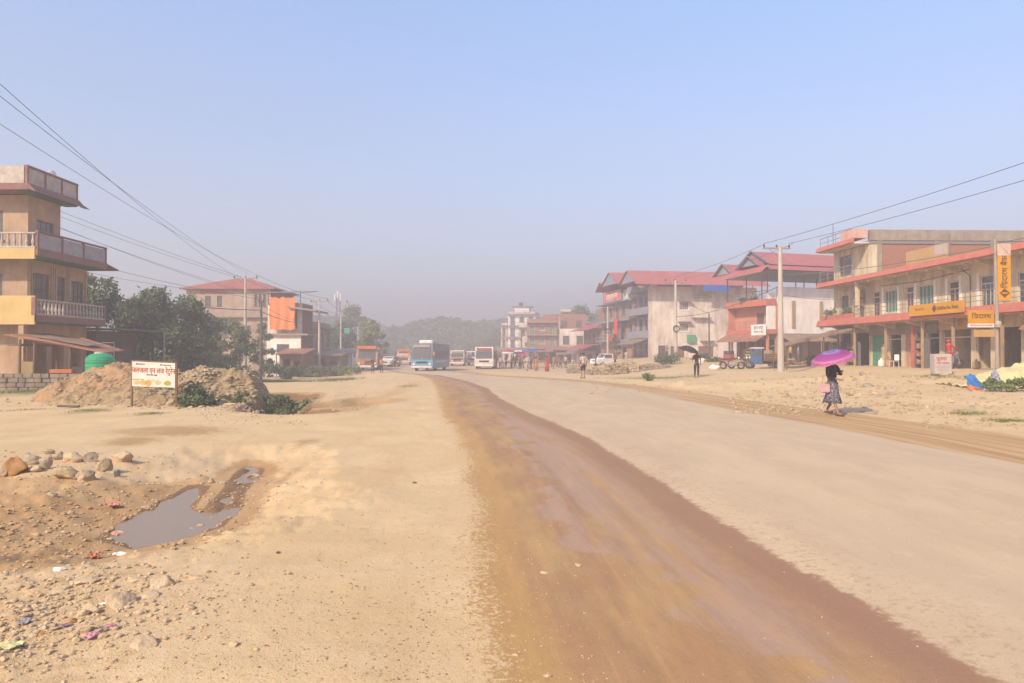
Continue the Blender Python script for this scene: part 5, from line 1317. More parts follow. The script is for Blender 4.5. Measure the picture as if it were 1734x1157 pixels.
# grass tufts: one mesh of blades
def grass(areas, seed=3):
    g = np.random.default_rng(seed); P = []; Sz = []
    for (x, y, rx, ry, n, s) in areas:
        a = g.normal(size=(n,2))*.5; P.append(np.stack([x+a[:,0]*rx, y+a[:,1]*ry],-1)); Sz.append(np.full(n, s))
    P = np.concatenate(P); Sz = np.concatenate(Sz)*(0.25+.6*g.random(len(P)))
    Z = H(P[:,0], P[:,1]); n = len(P)
    a = g.random(n)*2*math.pi; dx = np.cos(a)*Sz*.12; dy = np.sin(a)*Sz*.12; lx = g.normal(size=n)*Sz*.35; ly = g.normal(size=n)*Sz*.35
    v = np.stack([np.stack([P[:,0]-dx, P[:,1]-dy, Z-.01],-1), np.stack([P[:,0]+dx, P[:,1]+dy, Z-.01],-1), np.stack([P[:,0]+lx, P[:,1]+ly, Z+Sz],-1)],1).reshape(-1,3)
    me = bpy.data.meshes.new("grass"); me.from_pydata(v.tolist(), [], np.arange(3*n).reshape(-1,3).tolist()); me.materials.append(M_grass); me.update()
    o = bpy.data.objects.new("grass", me); col.objects.link(o); o['kind'] = 'stuff'; o['label'] = "thin dusty grass in patches along the verges"
ar = []
for (u, y, w, n, s) in [(150,697,60,500,.07),(255,702,45,400,.07),(70,664,180,2600,.14),(45,694,80,300,.07),(470,641,150,1800,.22),(480,690,70,900,.12),(1120,640,150,1300,.14),(1600,660,110,900,.14),(1705,716,60,700,.1),(1640,704,60,600,.1),
                         (160,676,90,1200,.12),(1500,650,150,500,.1),(570,634,60,900,.3),(690,655,30,300,.1),(1300,612,200,900,.2),(1180,612,120,900,.25),(1040,628,120,500,.15)]:
    gx, gy = gz(u, y); ar.append((gx, gy, w/FPX*gy*.6, 1.3 if gy > 25 else .35, n, s))
grass(ar)
# ------------------------------------------------------------------ heaps, stones, litter
M_stone = mat('river_stone', S(206,180,148), S(176,150,120), 5, bump=.5, bscale=26, stain=S(224,196,156), samt=.6)
M_stoneG = mat('grey_stone', S(198,180,156), S(166,148,128), 5, bump=.5, bscale=26, stain=S(220,192,154), samt=.5)
M_stoneO = mat('orange_stone', S(214,160,106), S(194,140,90), 5, bump=.25, bscale=14)
M_stoneP = mat('dusty_stone', S(228,198,160), S(206,176,140), 6, bump=.5, bscale=30)
M_soil = mat('heap_soil', S(200,160,116), S(168,130,92), 3.5, bump=.6, bscale=9, detail=8)
M_rub = mat('heap_rubble', S(200,168,128), S(158,130,94), 4.5, bump=.6, bscale=9, detail=8, stain=S(130,124,66), samt=.75, sscale=.9)

def stone(x, y, w, d, h, label, m=M_stone, seed=0, rz=None, cat="stone", name="stone", z=None, grp=None, sink=.36):
    bm = bmesh.new(); bmesh.ops.create_icosphere(bm, subdivisions=4 if w < .8 else 3, radius=.5)
    rd = random.Random(seed); off = Vector((rd.random()*50, rd.random()*50, 0))
    cuts = [(Vector((rd.uniform(-1,1), rd.uniform(-1,1), rd.uniform(-.6,1))).normalized(), rd.uniform(.24,.40)) for _ in range(9)]
    for v in bm.verts:
        c = v.co.copy()
        for nrm, t in cuts:
            k = c.dot(nrm)
            if k > t: c -= nrm*(k-t)*.92
        c *= 1+.26*mnoise.noise(c*2.6+off)+.10*mnoise.noise(c*7+off)
        v.co = Vector((c.x*w, c.y*d, c.z*h))
    z0 = Hs(x, y, True) if z is None else z
    o = MB().bm(bm).build(name, m, None, smooth=True); o.location = (x, y, z0+h*(.5-sink)); o.rotation_euler = (rd.uniform(-.15,.15), rd.uniform(-.15,.15), rd.uniform(0,3) if rz is None else rz)
    return tag(o, label, cat, grp)
def stone_px(u, y, wp, hp, label, m=M_stone, seed=0, rz=0.0, grp=None, z=-.02, k=1.0, sink=.36, f=1.0):
    x, yy = gz(u, y+hp*.5, z); s = yy/FPX
    return stone(x, yy+wp*s*.25, wp*s*f, wp*s*.8*k*f, hp*s*1.1*f, label, m, seed, rz, grp=grp, sink=sink)
G1 = "stones lining the edge of the mud hollow"
rows = [(22,792,46,34,"rounded orange boulder at the left of the stone row",M_stoneO),(52,783,32,22,"grey squarish stone right of the orange boulder",M_stoneG),
 (82,786,24,32,"upright pointed grey stone in the row",M_stoneG),(88,771,20,10,"flat stone lying on top of the upright one",M_stone),(106,777,22,16,"small tan stone between the upright stone and the long pale one",M_stone),
 (131,780,36,20,"long pale stone in the middle of the row",M_stoneP),(160,780,26,20,"grey rounded stone right of the long pale one",M_stoneG),(188,785,32,30,"pitted tan boulder near the right of the row",M_stone),
 (222,777,40,22,"broad dusty stone half buried at the right of the row",M_stoneP),(206,796,26,14,"oblong pale stone at the foot of the pitted boulder",M_stoneG),(118,800,52,24,"big flat slab wedged below the long pale stone",M_stone),
 (152,802,36,24,"brown slab stone below the grey rounded one",M_stone),(60,800,30,12,"low flat stone under the grey squarish stone",M_stoneP),(0,800,22,22,"brown stone cut by the picture edge left of the orange boulder",M_stone)]
for i, (u, y, w, h, l, m) in enumerate(rows): stone_px(u*.93, y+3, w, h, l, m, 100+i, grp=G1, sink=.22, f=1.06)
G2 = "dusty stones in the lower left gravel"
rows = [(196,1022,56,36,"large rounded dusty boulder in the lower left gravel",M_stoneP),(150,1036,38,30,"rounded stone left of the large dusty boulder",M_stoneP),(140,1046,24,18,"small rounded stone tucked under its bigger neighbour",M_stoneP),
 (272,996,54,22,"long low dusty stone right of the large boulder",M_stoneP),(330,984,36,18,"smooth dusty stone at the right end of the gravel",M_stoneP),(250,1016,44,18,"flat dusty stone between the large boulder and the long one",M_stoneP),
 (230,990,34,14,"dusty stone behind the large boulder",M_stoneP),(136,994,56,12,"wide flat stone behind the rounded stones",M_stoneP),(100,1008,36,10,"low flat stone left of the wide flat one",M_stoneP),
 (150,963,28,12,"pale oval stone near the end of the puddle",M_stone),(100,973,22,10,"white flat pebble stone left of the pale oval one",M_white),(236,1098,70,34,"long buried boulder in the bottom left dust",M_stoneP),
 (14,1050,34,16,"dusty stone at the left edge above the litter",M_stoneP),(95,1070,24,10,"angular chip beside the grey wrapper",M_stoneG),(72,1076,18,12,"orange tinted stone beside the angular chip",M_stoneO),
 (148,1080,26,16,"rough tan stone above the pink wrapper",M_stone),(170,1084,18,12,"small rough stone right of the rough tan one",M_stoneG),(238,1046,24,16,"knobbly stone below the flat dusty stone",M_stoneP),
 (120,1058,26,12,"yellowish flat stone by the rounded stones",M_stoneO)]
for i, (u, y, w, h, l, m) in enumerate(rows): stone_px(u, y, w, h, l, m, 200+i, grp=G2, sink=.48 if i != 11 else .7)
rows = [(338,857,16,9,"pale stone on the mud spit in the puddle",M_stone,.2),(312,860,8,5,"small stone at the tip of the mud spit",M_stoneG,0),(292,866,8,6,"dark lump standing in the puddle",M_inkbrown,0),(310,896,14,7,"small pale stone near the lower shore of the puddle",M_stone,0),
 (355,896,30,7,"flat pinkish slab on the lower shore of the puddle",M_stoneP,0),(385,893,26,8,"second flat slab at the right end of the lower shore",M_stoneP,0),(283,834,22,8,"flat pale stone on the upper shore",M_white,0),(278,828,14,7,"grey stone behind the flat pale one",M_stoneG,0),
 (246,834,20,3,"thin pale stick of stone on the upper mud",M_stoneP,0),(358,793,14,10,"pale rounded stone above the puddle inlet",M_stone,0),(376,797,14,8,"cluster stone beside the pale rounded one",M_stoneG,0),(428,783,26,9,"dusty slab at the head of the ditch",M_stoneP,0),
 (118,850,18,10,"small pale block on the mud below the stone row",M_stone,0),(86,836,20,9,"grey chip on the mud below the orange boulder",M_stoneG,0),(702,818,10,4,"dark twig like stone on the pale dirt track",M_inkbrown,0),(471,941,8,6,"black pebble alone on the dirt track",M_inkbrown,0),
 (290,680,26,18,"large tan boulder at the right leg of the signboard",M_stone,0),(245,672+4,18,20,"squarish tan block at the left leg of the signboard",M_stoneO,0),(262,682,20,8,"small stones heap between the signboard legs",M_stoneG,0),(214,679,16,10,"tan stone left of the signboard",M_stone,0),
 (460,686,20,7,"flat pale slab on the rim of the trench",M_stoneP,0),(430,690,26,6,"long pale slab beside the trench",M_stoneP,0),(390,684,30,7,"broken slab before the rubble heap",M_stoneP,0),(340,689,16,6,"small chunk in front of the dark bush",M_stone,0)]
for i, (u, y, w, h, l, m, z) in enumerate(rows): stone_px(u, y, w, h, l, m, 300+i)
G3 = "rocks on the verge before the shops"
ROCKL = ["tan rock behind the woman with the purple umbrella","small rock right behind the walking woman's skirt","widest pale rock of the rubble strip right of the woman","pale rock touching the widest rock on its right","grey rock just left of the widest rock","tan rock at the right end of the rock cluster","small rock low between the woman and the rock cluster","small rock in front of the widest rock","dusty rock on the verge left of the woman's feet","lone rock below the poster box side of the verge","pale rock straight in front of the poster box","grey rock on the bare verge before the covered heap","small rock beside the grey rock before the covered heap","small rock at the edge of the brown track under the poster box","rock on the far side of the rock cluster","rock below the blue three wheeler","small rock below the parked motorcycles","rock in front of the tall pale pole","rock near the right edge of the frame by the grass tufts","little rock right of the lone verge rock","rock half hidden behind the woman","small rock beyond the rock cluster","small rock before the white sacks","smallest rock left of the tall pale pole"]
rd = random.Random(9)
spots = [(1330,660,20,8),(1362,668,14,7),(1470,655,24,9),(1492,658,16,8),(1452,662,18,9),(1508,664,20,8),(1438,671,16,6),(1480,672,14,6),(1350,682,18,6),(1531,678,10,6),(1610,684,14,7),(1650,690,18,7),(1664,682,12,6),(1600,700,10,6),(1460,648,14,7),(1285,655,12,6),(1270,664,10,5),(1303,671,14,6),(1690,700,14,6),(1570,690,10,5),(1420,655,12,7),(1447,650,10,6),(1235,662,10,4),(1255,671,8,4)]
for i, (u, y, w, h) in enumerate(spots):
    x, yy = gz(u, y, .3 if y < 668 else .1); s = yy/FPX
    stone(x, yy, w*s, w*s*.8, h*s*1.4, ROCKL[i], (M_stone, M_stoneP, M_stoneG)[i % 3], 400+i, grp=G3)

def heap(x, y, w, d, h, name, label, m, seed, cat="heap", prof=.7):
    n, k = 110, 76; V = []; F = []
    gx = x+(-1.15+2.3*np.arange(n+1)/n)*w/2; gy = y+(-1.15+2.3*np.arange(k+1)/k)*d/2
    GX, GY = np.meshgrid(gx, gy); NZ = fbm(GX*.9, GY*.9, 4, seed); NF = fbm(GX*3.2, GY*3.2, 5, seed+3)+.5*np.abs(fbm(GX*8, GY*8, 4, seed+5)); HZ = H(GX, GY)
    for j in range(k+1):
        for i in range(n+1):
            u, v = -1.15+2.3*i/n, -1.15+2.3*j/k
            r = math.hypot(u, v); X, Y = x+u*w/2, y+v*d/2
            t_ = min(1, max(0, 1-r)); b = (t_*t_*(3-2*t_))**prof
            nz = NZ[j,i]; nf = NF[j,i]
            z = h*(b*(1+.32*nz)) + (.17*nf+.10*nz)*min(1, b*4) - .12*(1-min(1, b*6))
            V.append((X-x, Y-y, HZ[j,i]+z))
    for j in range(k):
        for i in range(n): a = j*(n+1)+i; F.append((a, a+1, a+n+2, a+n+1))
    o = MB().add(V, F).build(name, m, None, smooth=False); o.location = (x, y, 0); tag(o, label, cat); return o
heap(-13.4, 26.0, 6.6, 4.4, 1.12, "soil_heap", "big heap of dug brown soil behind the signboard", M_soil, 5, prof=.38)
heap(-10.9, 26.9, 5.4, 5.0, .95, "rubble_heap", "long heap of rubble and weeds beside the dark trench", M_rub, 15, prof=.42)
heap(-12.2, 24.3, 7.0, 2.0, .45, "low_soil_heap", "low spread of soil at the front foot of the big soil heap", M_rub, 25, prof=.5)

# scattered small stones and clods: one mesh
def pebbles(name, label, areas, m, seed=4):
    g = np.random.default_rng(seed); base = bmesh.new(); bmesh.ops.create_icosphere(base, subdivisions=1, radius=.5)
    bv = np.array([v.co[:] for v in base.verts]); bf = np.array([[v.index for v in f.verts] for f in base.faces]); base.free()
    P = []; Sz = []
    for fn, n, a, b in areas:
        p = fn(g, n); P.append(p); Sz.append(a+(b-a)*g.random(len(p))**3)
    P = np.concatenate(P); Sz = np.concatenate(Sz); Z = H(P[:,0], P[:,1]); n = len(P)
    s3 = Sz[:,None]*np.stack([.8+.6*g.random(n), .8+.6*g.random(n), .45+.35*g.random(n)],-1)
    jit = 1+.35*(g.random((n,len(bv),1))-.5)
    v = bv[None]*jit*s3[:,None,:] ; a = g.random(n)*6.28; c, s = np.cos(a)[:,None], np.sin(a)[:,None]
    vx = v[...,0]*c-v[...,1]*s; vy = v[...,0]*s+v[...,1]*c
    V = np.stack([vx+P[:,0:1], vy+P[:,1:2], v[...,2]+Z[:,None]+Sz[:,None]*.12],-1).reshape(-1,3)
    F = (bf[None]+(np.arange(n)*len(bv))[:,None,None]).reshape(-1,3)
    me = bpy.data.meshes.new(name); me.from_pydata(V.tolist(), [], F.tolist()); me.materials.append(m); me.update()
    o = bpy.data.objects.new(name, me); col.objects.link(o); o['kind'] = 'stuff'; o['label'] = label
def pxarea(u0, u1, y0, y1, z=0.):
    def f(g, n):
        u = g.uniform(u0, u1, n); yy = g.uniform(y0, y1, n); d = (EYE-z)*FPX/(yy-597); return np.stack([(u-867)/FPX*d, d],-1)
    return f
def around(x, y, rx, ry):
    return lambda g, n: np.stack([x+g.normal(size=n)*rx, y+g.normal(size=n)*ry],-1)
pebbles("pebbles", "small dusty pebbles and clods scattered over the ground", [
    (around(-2.95,4.7,.55,.5), 1900, .006, .05), (around(-2.9,4.0,.5,.5), 1300, .006, .04), (around(-4.5,7.0,1.0,1.2), 700, .008, .05), (around(-1.3,4.4,.9,1.0), 900, .003, .012), 
    (pxarea(-60,460,770,830), 500, .01, .05), (pxarea(780,1000,880,1157), 300, .005, .016), (pxarea(1000,1600,800,1157), 90, .005, .016),
    (pxarea(330,520,685,720), 250, .02, .09), (pxarea(560,640,660,695), 200, .02, .08)], M_stoneP)
pebbles("dark_pebbles", "small brown pebbles lying on the pale dirt track", [(pxarea(300,830,720,1157), 900, .003, .017), (pxarea(480,800,850,1157), 600, .003, .012), (pxarea(1000,1734,790,1157), 400, .003, .010), (around(-1.6,4.6,.5,.8), 500, .004, .02), (around(-.6,4.0,.15,1.2), 500, .004, .018)], mat("brown_pebble", S(206,168,128), S(160,124,92), 40), 14)
pebbles("rubble", "broken stones and clods on the heaps and verges", [
    (around(-10.6,25.4,1.3,.9), 1700, .02, .20), (around(-13.0,24.8,1.5,.9), 900, .02, .15), (around(-9.4,23.2,1.3,.6), 500, .02, .16),
    (pxarea(1240,1560,643,690,.2), 1300, .03, .16), (pxarea(1560,1734,675,720,.1), 320, .02, .12), (pxarea(1000,1240,630,660,.2), 260, .03, .12),
    (pxarea(1580,1734,655,668,.2), 300, .02, .1), (pxarea(560,700,640,665,-.5), 120, .03, .1)], M_stone, 8)
pebbles("clods", "crumbled clods of damp soil in the mud hollow", [(around(-4.6,8.2,.8,1.1), 1100, .006, .06), (around(-5.0,6.8,.8,.6), 700, .006, .055), (around(-3.2,9.2,.4,.6), 200, .006, .035), (around(-2.8,7.4,.2,.4), 120, .005, .025)], mat("clod_soil", S(214,176,130), S(196,156,112), 12), 18)
# the rubble sits on the heap surface
def seat_on_heaps():
    o = bpy.data.objects["rubble"]; me = o.data; n = len(me.vertices); co = np.empty(n*3); me.vertices.foreach_get('co', co); co = co.reshape(-1,12,3)
    from mathutils.bvhtree import BVHTree
    for hn in ("rubble_heap", "soil_heap", "low_soil_heap"):
        ho = bpy.data.objects[hn]; bm = bmesh.new(); bm.from_mesh(ho.data); bm.transform(Matrix.Translation(ho.location)); t = BVHTree.FromBMesh(bm)
        for i in range(len(co)):
            c = co[i].mean(0)
            if abs(c[0]-ho.location.x) < 4 and abs(c[1]-ho.location.y) < 4:
                r = t.ray_cast(Vector((c[0], c[1], 6)), Vector((0,0,-1)))
                if r[0] and r[0].z > c[2]: co[i,:,2] += r[0].z - c[2]
        bm.free()
    me.vertices.foreach_set('co', co.reshape(-1)); me.update()
seat_on_heaps()

# litter
def crumple(u, y, s, m, label, seed, z=-.02, name="wrapper", h=.5):
    x, yy = gz(u, y, z); bm = bmesh.new(); bmesh.ops.create_grid(bm, x_segments=6, y_segments=5, size=.5)
    rd = random.Random(seed)
    for v in bm.verts: v.co = Vector((v.co.x*s*1.3+rd.uniform(-.1,.1)*s, v.co.y*s+rd.uniform(-.1,.1)*s, rd.uniform(.02,.35)*s*h))
    r = bmesh.ops.solidify(bm, geom=bm.faces[:], thickness=.004)
    o = MB().bm(bm).build(name, m, None); o.location = (x, yy, Hs(x, yy, True)+.01); o.rotation_euler = (0,0,rd.uniform(0,3)); return tag(o, label, "litter", "litter on the ground")
crumple(193,852,.13,mat('red_wrap', S(214,110,96), S(236,186,170), 20), "crumpled red and white packet on the mud", 1, -.1, h=1)
crumple(198,886,.14,mat('pale_wrap', S(240,200,170), S(220,130,90), 20), "flat pale wrapper with orange mark by the puddle", 2, -.1)
crumple(163,935,.09,mat('orange_cup', S(220,136,104)), "small orange cup at the end of the puddle", 3, -.1, "cup", 1.4)
crumple(205,930,.09,M_white, "white paper strip beside the orange cup", 4, -.1)
crumple(22,1108,.085,mat('yellow_paper', S(238,224,160), S(228,212,156), 12), "yellow paper square in the bottom left corner", 5)
crumple(158,1099,.055,mat('pink_wrap', S(220,120,124), S(206,170,190), 20), "pink and violet wrapper among the gravel", 6, h=1)
crumple(192,1078,.04,mat('pink_wrap', S(220,120,124)), "tiny pink wrapper above the gravel boulders", 7)
crumple(48,1066,.06,mat('grey_wrap', S(190,180,180), S(160,150,156), 14), "grey plastic scrap near the left edge", 8, h=1)
crumple(116,1069,.04,mat('violet_wrap', S(170,140,160)), "violet scrap next to the yellowish stone", 9)
crumple(178,1034,.03,M_white, "white curled scrap below the large boulder", 10)
for i, (u, y, l) in enumerate(((980,957,"pale flat fleck on the wet track above the others"),(921,970,"small pale fleck left on the wet track"),(873,1108,"pale chip at the bottom of the wet track"),(926,1142,"pale double chip at the lowest edge of the wet track"))):
    stone_px(u, y, 16, 5, l, M_stoneP, 500+i)

# ------------------------------------------------------------------ tin signboard by the heap
def restaurant_sign():
    x, y = -10.95, 22.6
    z0 = Hs(x, y, True)
    s = empty("signboard", (x, y, z0), R(-3), "white framed restaurant signboard on two legs by the soil heap", "sign")
    for sx in (-.70, .70): MB().box(sx-.025, sx+.025, -.02, .03, -.2, 1.42 if sx < 0 else 1.38).build("leg", M_wood, s)
    f = MB(); f.add([(-.70,-.03,1.43),(.71,-.03,1.37),(.71,.03,1.37),(-.70,.03,1.43),(-.70,-.03,1.40),(.71,-.03,1.34),(.71,.03,1.34),(-.70,.03,1.40)], [(0,1,2,3),(4,7,6,5),(0,4,5,1),(1,5,6,2),(2,6,7,3),(3,7,4,0)]); f.build("top_rail", M_wood, s)
    p = MB(); p.add([(-.672,-.035,.63),(.672,-.035,.59),(.672,-.035,1.33),(-.672,-.035,1.39),(-.672,-.02,.63),(.672,-.02,.59),(.672,-.02,1.33),(-.672,-.02,1.39)], [(0,1,2,3),(4,7,6,5),(0,4,5,1),(1,5,6,2),(2,6,7,3),(3,7,4,0)])
    p.build("sign_panel", mat('sign_white', S(252,240,228), S(246,230,216), 2, rough=.5), s)
    tl = R(-2.3)
    text("जलजला एन लज रेटुरेन", .225, M_inkred, s, (0, -.039, 1.10), (R(90), tl*-1, 0), ax=.72)
    text("होटल तथा लज", .05, M_ink, s, (-.42, -.039, 1.305), (R(90), -tl, 0)); text("फोन ९८४७०५६३२१", .05, M_ink, s, (.38, -.039, 1.27), (R(90), -tl, 0))
    text("खाना तथा नास्ता", .055, M_inkbrown, s, (-.05, -.039, .97), (R(90), -tl, 0))
    foods = [(-.52,.75,.10,.07,(236,214,150)),(-.33,.74,.11,.08,(238,206,120)),(-.16,.73,.10,.10,(236,190,110)),(.14,.74,.10,.07,(230,214,170)),(.44,.72,.115,.075,(206,190,70)),(-.02,.80,.05,.05,(240,224,160))]
    for i, (cx, cz, rx, rz_, c) in enumerate(foods):
        d = MB(); n = 16; k = -.039
        d.add([(cx+rx*math.cos(2*math.pi*j/n), k, cz+rz_*math.sin(2*math.pi*j/n)) for j in range(n)]+[(cx+rx*math.cos(2*math.pi*j/n), -.0355, cz+rz_*math.sin(2*math.pi*j/n)) for j in range(n)], [tuple(range(n))]+[(j,(j+1)%n,n+(j+1)%n,n+j) for j in range(n)])
        d.build("dish_print", mat('food%d' % i, S(*c), tuple(v*.75 for v in S(*c)[:3])+(1,), 18), s)
    MB().box(-.66,-.40,-.040,-.0365,.835,.85).box(-.38,-.30,-.040,-.0365,.83,.845).build("print_line", M_inkbrown, s)
restaurant_sign()

# ------------------------------------------------------------------ poles and wires
M_pole = mat('concrete_pole', S(216,204,190,1.35), S(198,182,168,1.35), 2, stretch=(1,1,.25), stain=S(170,140,120), samt=.5)
M_wpole = mat('dark_wood_pole', A(.16,.13,.11), A(.10,.08,.07), 4, stretch=(1,1,.15))
M_wire = mat('wire', A(.15,.14,.15))
def pole(x, y, ztop, label, arm=1.9, rz=0, r0=.17, r1=.09, m=M_pole, ins=3, name="utility_pole", off=0, g="concrete utility poles", lean=0):
    z = Hs(x, y); h = ztop-z-.25
    p = empty(name, (x, y, z), rz, label, "pole", g); p.rotation_euler = (0, lean, rz)
    MB().tube([(0,0,-.4),(0,0,h)], [r0, r1], 10).build("shaft", m, p)
    if arm:
        c = MB(); c.box(off-arm/2, off+arm/2, -.05, .05, h-.18, h-.08); ca = c.build("crossarm", M_steel if m == M_wpole else M_conc, p)
        c = MB()
        for k in range(ins):
            t = off-arm/2+.08+(arm-.16)*k/(ins-1)
            i_ = MB(); i_.lathe([(0,0),(.05,.0),(.05,.06),(.075,.08),(.05,.13),(.06,.17),(0,.2)], (t,0,h-.08), 8); i_.build("insulator", M_dark, p)
        MB().tube([(off-arm*.3,0,h-.14),(0,-.02,h-.8)], .02, 5).build("brace", M_steel, p)
    return p, z+h
P_LA = pole(-23.5, 65, 8.55, "tall concrete pole before the cloth house, nearest on the left side", 2.3, R(-10), .19, .1)
P_LB = pole(-22.2, 85, 7.9, "concrete pole beside the low pinkish roofed shack", 2.2, R(-10), .18, .1)
P_LC = pole(-26.9, 116, 7.9, "concrete pole with a small green sign, by the decorated truck", 1.8, R(-10), .18, .1)
P_LD = pole(-31.5, 151, 7.2, "faint concrete pole before the large light green tree", 1.6, 0, .18, .1)
P_LE = pole(-25.4, 100, 4.4, "short plain pole between the roadside shacks", 0, 0, .12, .08, ins=0)
P_L2 = pole(-20.4, 60, 6.1, "dark wooden pole right of the tall concrete pole", .5, R(20), .13, .09, M_wpole, 2, g="dark wooden poles")
P_RA = pole(18.2, 50, 9.1, "tall pale concrete pole before the salmon house", 1.9, R(4), .23, .12, off=-.25)
P_RB = pole(16.2, 73, 9.05, "concrete pole before the big grey house", 2.2, R(4), .2, .11)
P_RC = pole(13.5, 104, 8.4, "concrete pole in front of the long red cloth", 1.6, R(4), .19, .1)
P_RD = pole(9.0, 140, 8.7, "pale concrete pole before the beige shop", 0, 0, .17, .09, ins=0)
P_RE = pole(22.7, 85, 6.4, "short dark pole by the wall of the big grey house", 0, 0, .11, .08, M_wpole, 0, g="dark wooden poles")
P_RF = pole(-1.6, 190, 8.0, "faint pole left of the white apartment block", 0, 0, .17, .1, ins=0)
P_RG = pole(12.1, 100, 4.1, "thin short street lamp pole by the white pickup", .9, 0, .07, .05, M_steel, 2, g="dark wooden poles")
for (x, y, z, l) in ((16.2,72.75,4.0,"round wire coil on the pole before the big grey house"),(13.5,103.75,4.7,"round wire coil on the pole before the red cloth")):
    bm = bmesh.new(); q = MB(); q.tube([(.3*math.cos(t*.4), .05*math.sin(t*1.3), .3*math.sin(t*.4)) for t in range(34)], .045, 6); o = q.build("wire_coil", M_dark, None); o.location = (x, y, z); tag(o, l, "coil")
o = MB().bev(-.45,.45,-.05,.05,0,.9,.02).build("green_sign", mat('green_sign', S(96,180,150)), None); o.location = (-25.9, 115.8, 4.6); tag(o, "small faded green sign fixed to the pole by the decorated truck", "sign")
def wire(name, a, b, sag, label, r=.011, grp="overhead wires"):
    a, b = Vector(a), Vector(b); n = 24; pts = []
    for i in range(n+1):
        t = i/n; p = a.lerp(b, t); p.z -= sag*4*t*(1-t); pts.append(p)
    o = MB().tube(pts, r, 5).build("overhead_wire", M_wire, None); return tag(o, label, "wire", grp)
# left line, from a pole just outside the frame
for nx_, dx, l in ((-10.2, -1.05, "upper left wire running to the tall concrete pole, highest of three"), (-11.0, .4, "upper left wire running to the tall concrete pole, middle of three"), (-12.56, 1.05, "upper left wire running to the tall concrete pole, lowest of three")):
    wire("w", (nx_, 8, 8.75), (-23.5+dx, 65, 8.5), .55, l, .009)
for k, (dx, dz, l) in enumerate(((-.9,0,"upper wire from behind the balcony house to the pole"),(-.3,0,"second wire from behind the balcony house to the pole"),(0,-1.4,"third lower wire from behind the balcony house to the pole"))):
    wire("w", (-34+dx*2, 40, 13.6+dz), (-23.5+dx, 65, 8.3+dz*.9), .4, l, .014)
wire("w", (-31, 42, 11.0), (-20.4, 60, 6.1), .4, "wire crossing behind the lower corner roof of the balcony house", .012)
wire("w", (-29.5, 43, 7.4), (-23.5, 65, 6.8), .4, "low wire over the thicket to the tall concrete pole", .012)
wire("w", (-30, 44, 8.4), (-20.4, 60, 6.0), .4, "thin wire over the thicket to the dark wooden pole", .014)
wire("w", (-29, 44, 5.8), (-20.4, 60, 5.1), .35, "thick sagging cable across the thicket", .035)
wire("w", (-20.4, 60, 5.0), (-22.2, 85, 5.2), .5, "sagging cable before the orange cloth", .03)
wire("w", (-20.4, 60, 5.6), (-24.4, 84.8, 5.3), .3, "service wire to the cloth house", .015)
for dx, l in ((-1.0,"outer wire between the first and second left concrete poles"),(1.0,"inner wire between the first and second left concrete poles")):
    wire("w", (-23.5+dx, 65, 8.5), (-22.2+dx, 85, 7.85), .3, l, .016)
for dx, l in ((-.8,"outer wire from the second to the third left pole"),(.8,"inner wire from the second to the third left pole")):
    wire("w", (-22.2+dx, 85, 7.85), (-26.9+dx, 116, 7.85), .4, l, .018)
# right line
for dx, zz, l in ((-1.1, 9.25, "upper right wire from the tall pale pole out of the frame"), (.55, 8.75, "second upper right wire from the tall pale pole out of the frame")):
    wire("w", (18.2+dx, 50, 9.05), (21.6+dx*.6, 12, zz), .35, l, .016)
for dx, l in ((-1.0,"outer wire between the tall pale pole and the grey house pole"),(.9,"inner wire between the tall pale pole and the grey house pole")):
    wire("w", (18.2+dx, 50, 9.05), (16.2+dx, 73, 9.0), .3, l, .016)
wire("w", (18.2, 50, 6.9), (22.4, 34, 6.6), .25, "low wire from the tall pale pole to the sign pole", .018)
wire("w", (18.2, 50, 6.2), (16.2, 73, 5.2), .5, "low sagging cable before the white side wall", .025)
wire("w", (22.4, 34, 6.7), (22.6, 12, 7.4), .3, "wire from the sign pole out of the frame", .018)
wire("w", (22.4, 34, 6.3), (25.2, 46, 6.6), .2, "service wire from the sign pole to the cream building", .015)
wire("w", (16.2, 73, 7.6), (22.7, 85, 6.2), .3, "wire from the grey house pole to the short dark pole", .018)
wire("w", (16.2, 73, 8.9), (13.5, 104, 8.2), .5, "wire from the grey house pole on towards the red cloth", .018)
wire("w", (18.2, 50, 5.6), (27.2, 56, 5.9), .3, "service wire to the cream building air conditioners", .015)

# cell tower
def tower():
    x, y = -40.5, 172; t = empty("cell_tower", (x, y, Hs(x,y)), 0, "slim lattice cell tower with white antennas above the trees", "tower")
    m = MB(); h = 15.6; w = .7
    for sx in (-w, w):
        for sy in (-w, w): m.tube([(sx,sy,0),(sx*.45,sy*.45,h)], .07, 5)
    for k in range(10):
        z0, z1 = h*k/10, h*(k+1)/10; a = w*(1-.55*k/10); b = w*(1-.55*(k+1)/10)
        m.tube([(-a,-a,z0),(b,-b,z1)], .04, 4).tube([(a,-a,z0),(-b,-b,z1)], .04, 4).tube([(-a,-a,z0),(a,-a,z0)], .04, 4).tube([(a,a,z0),(b,-b,z1)], .04, 4)
    m.build("lattice", M_steel, t)
    for (dx, z, hh) in ((-.62,14.0,1.7),(.62,14.0,1.7),(0,14.6,1.7)): MB().bev(dx-.15,dx+.15,-.9,-.6,z,z+hh,.04).build("antenna", M_white, t)
    for (dx, z) in ((-.5,11.8),(.5,11.2)): MB().lathe([(0,0),(.35,.05),(.4,.25),(0,.3)], (dx,-.9,z), 12).build("dish", M_white, t)
tower()
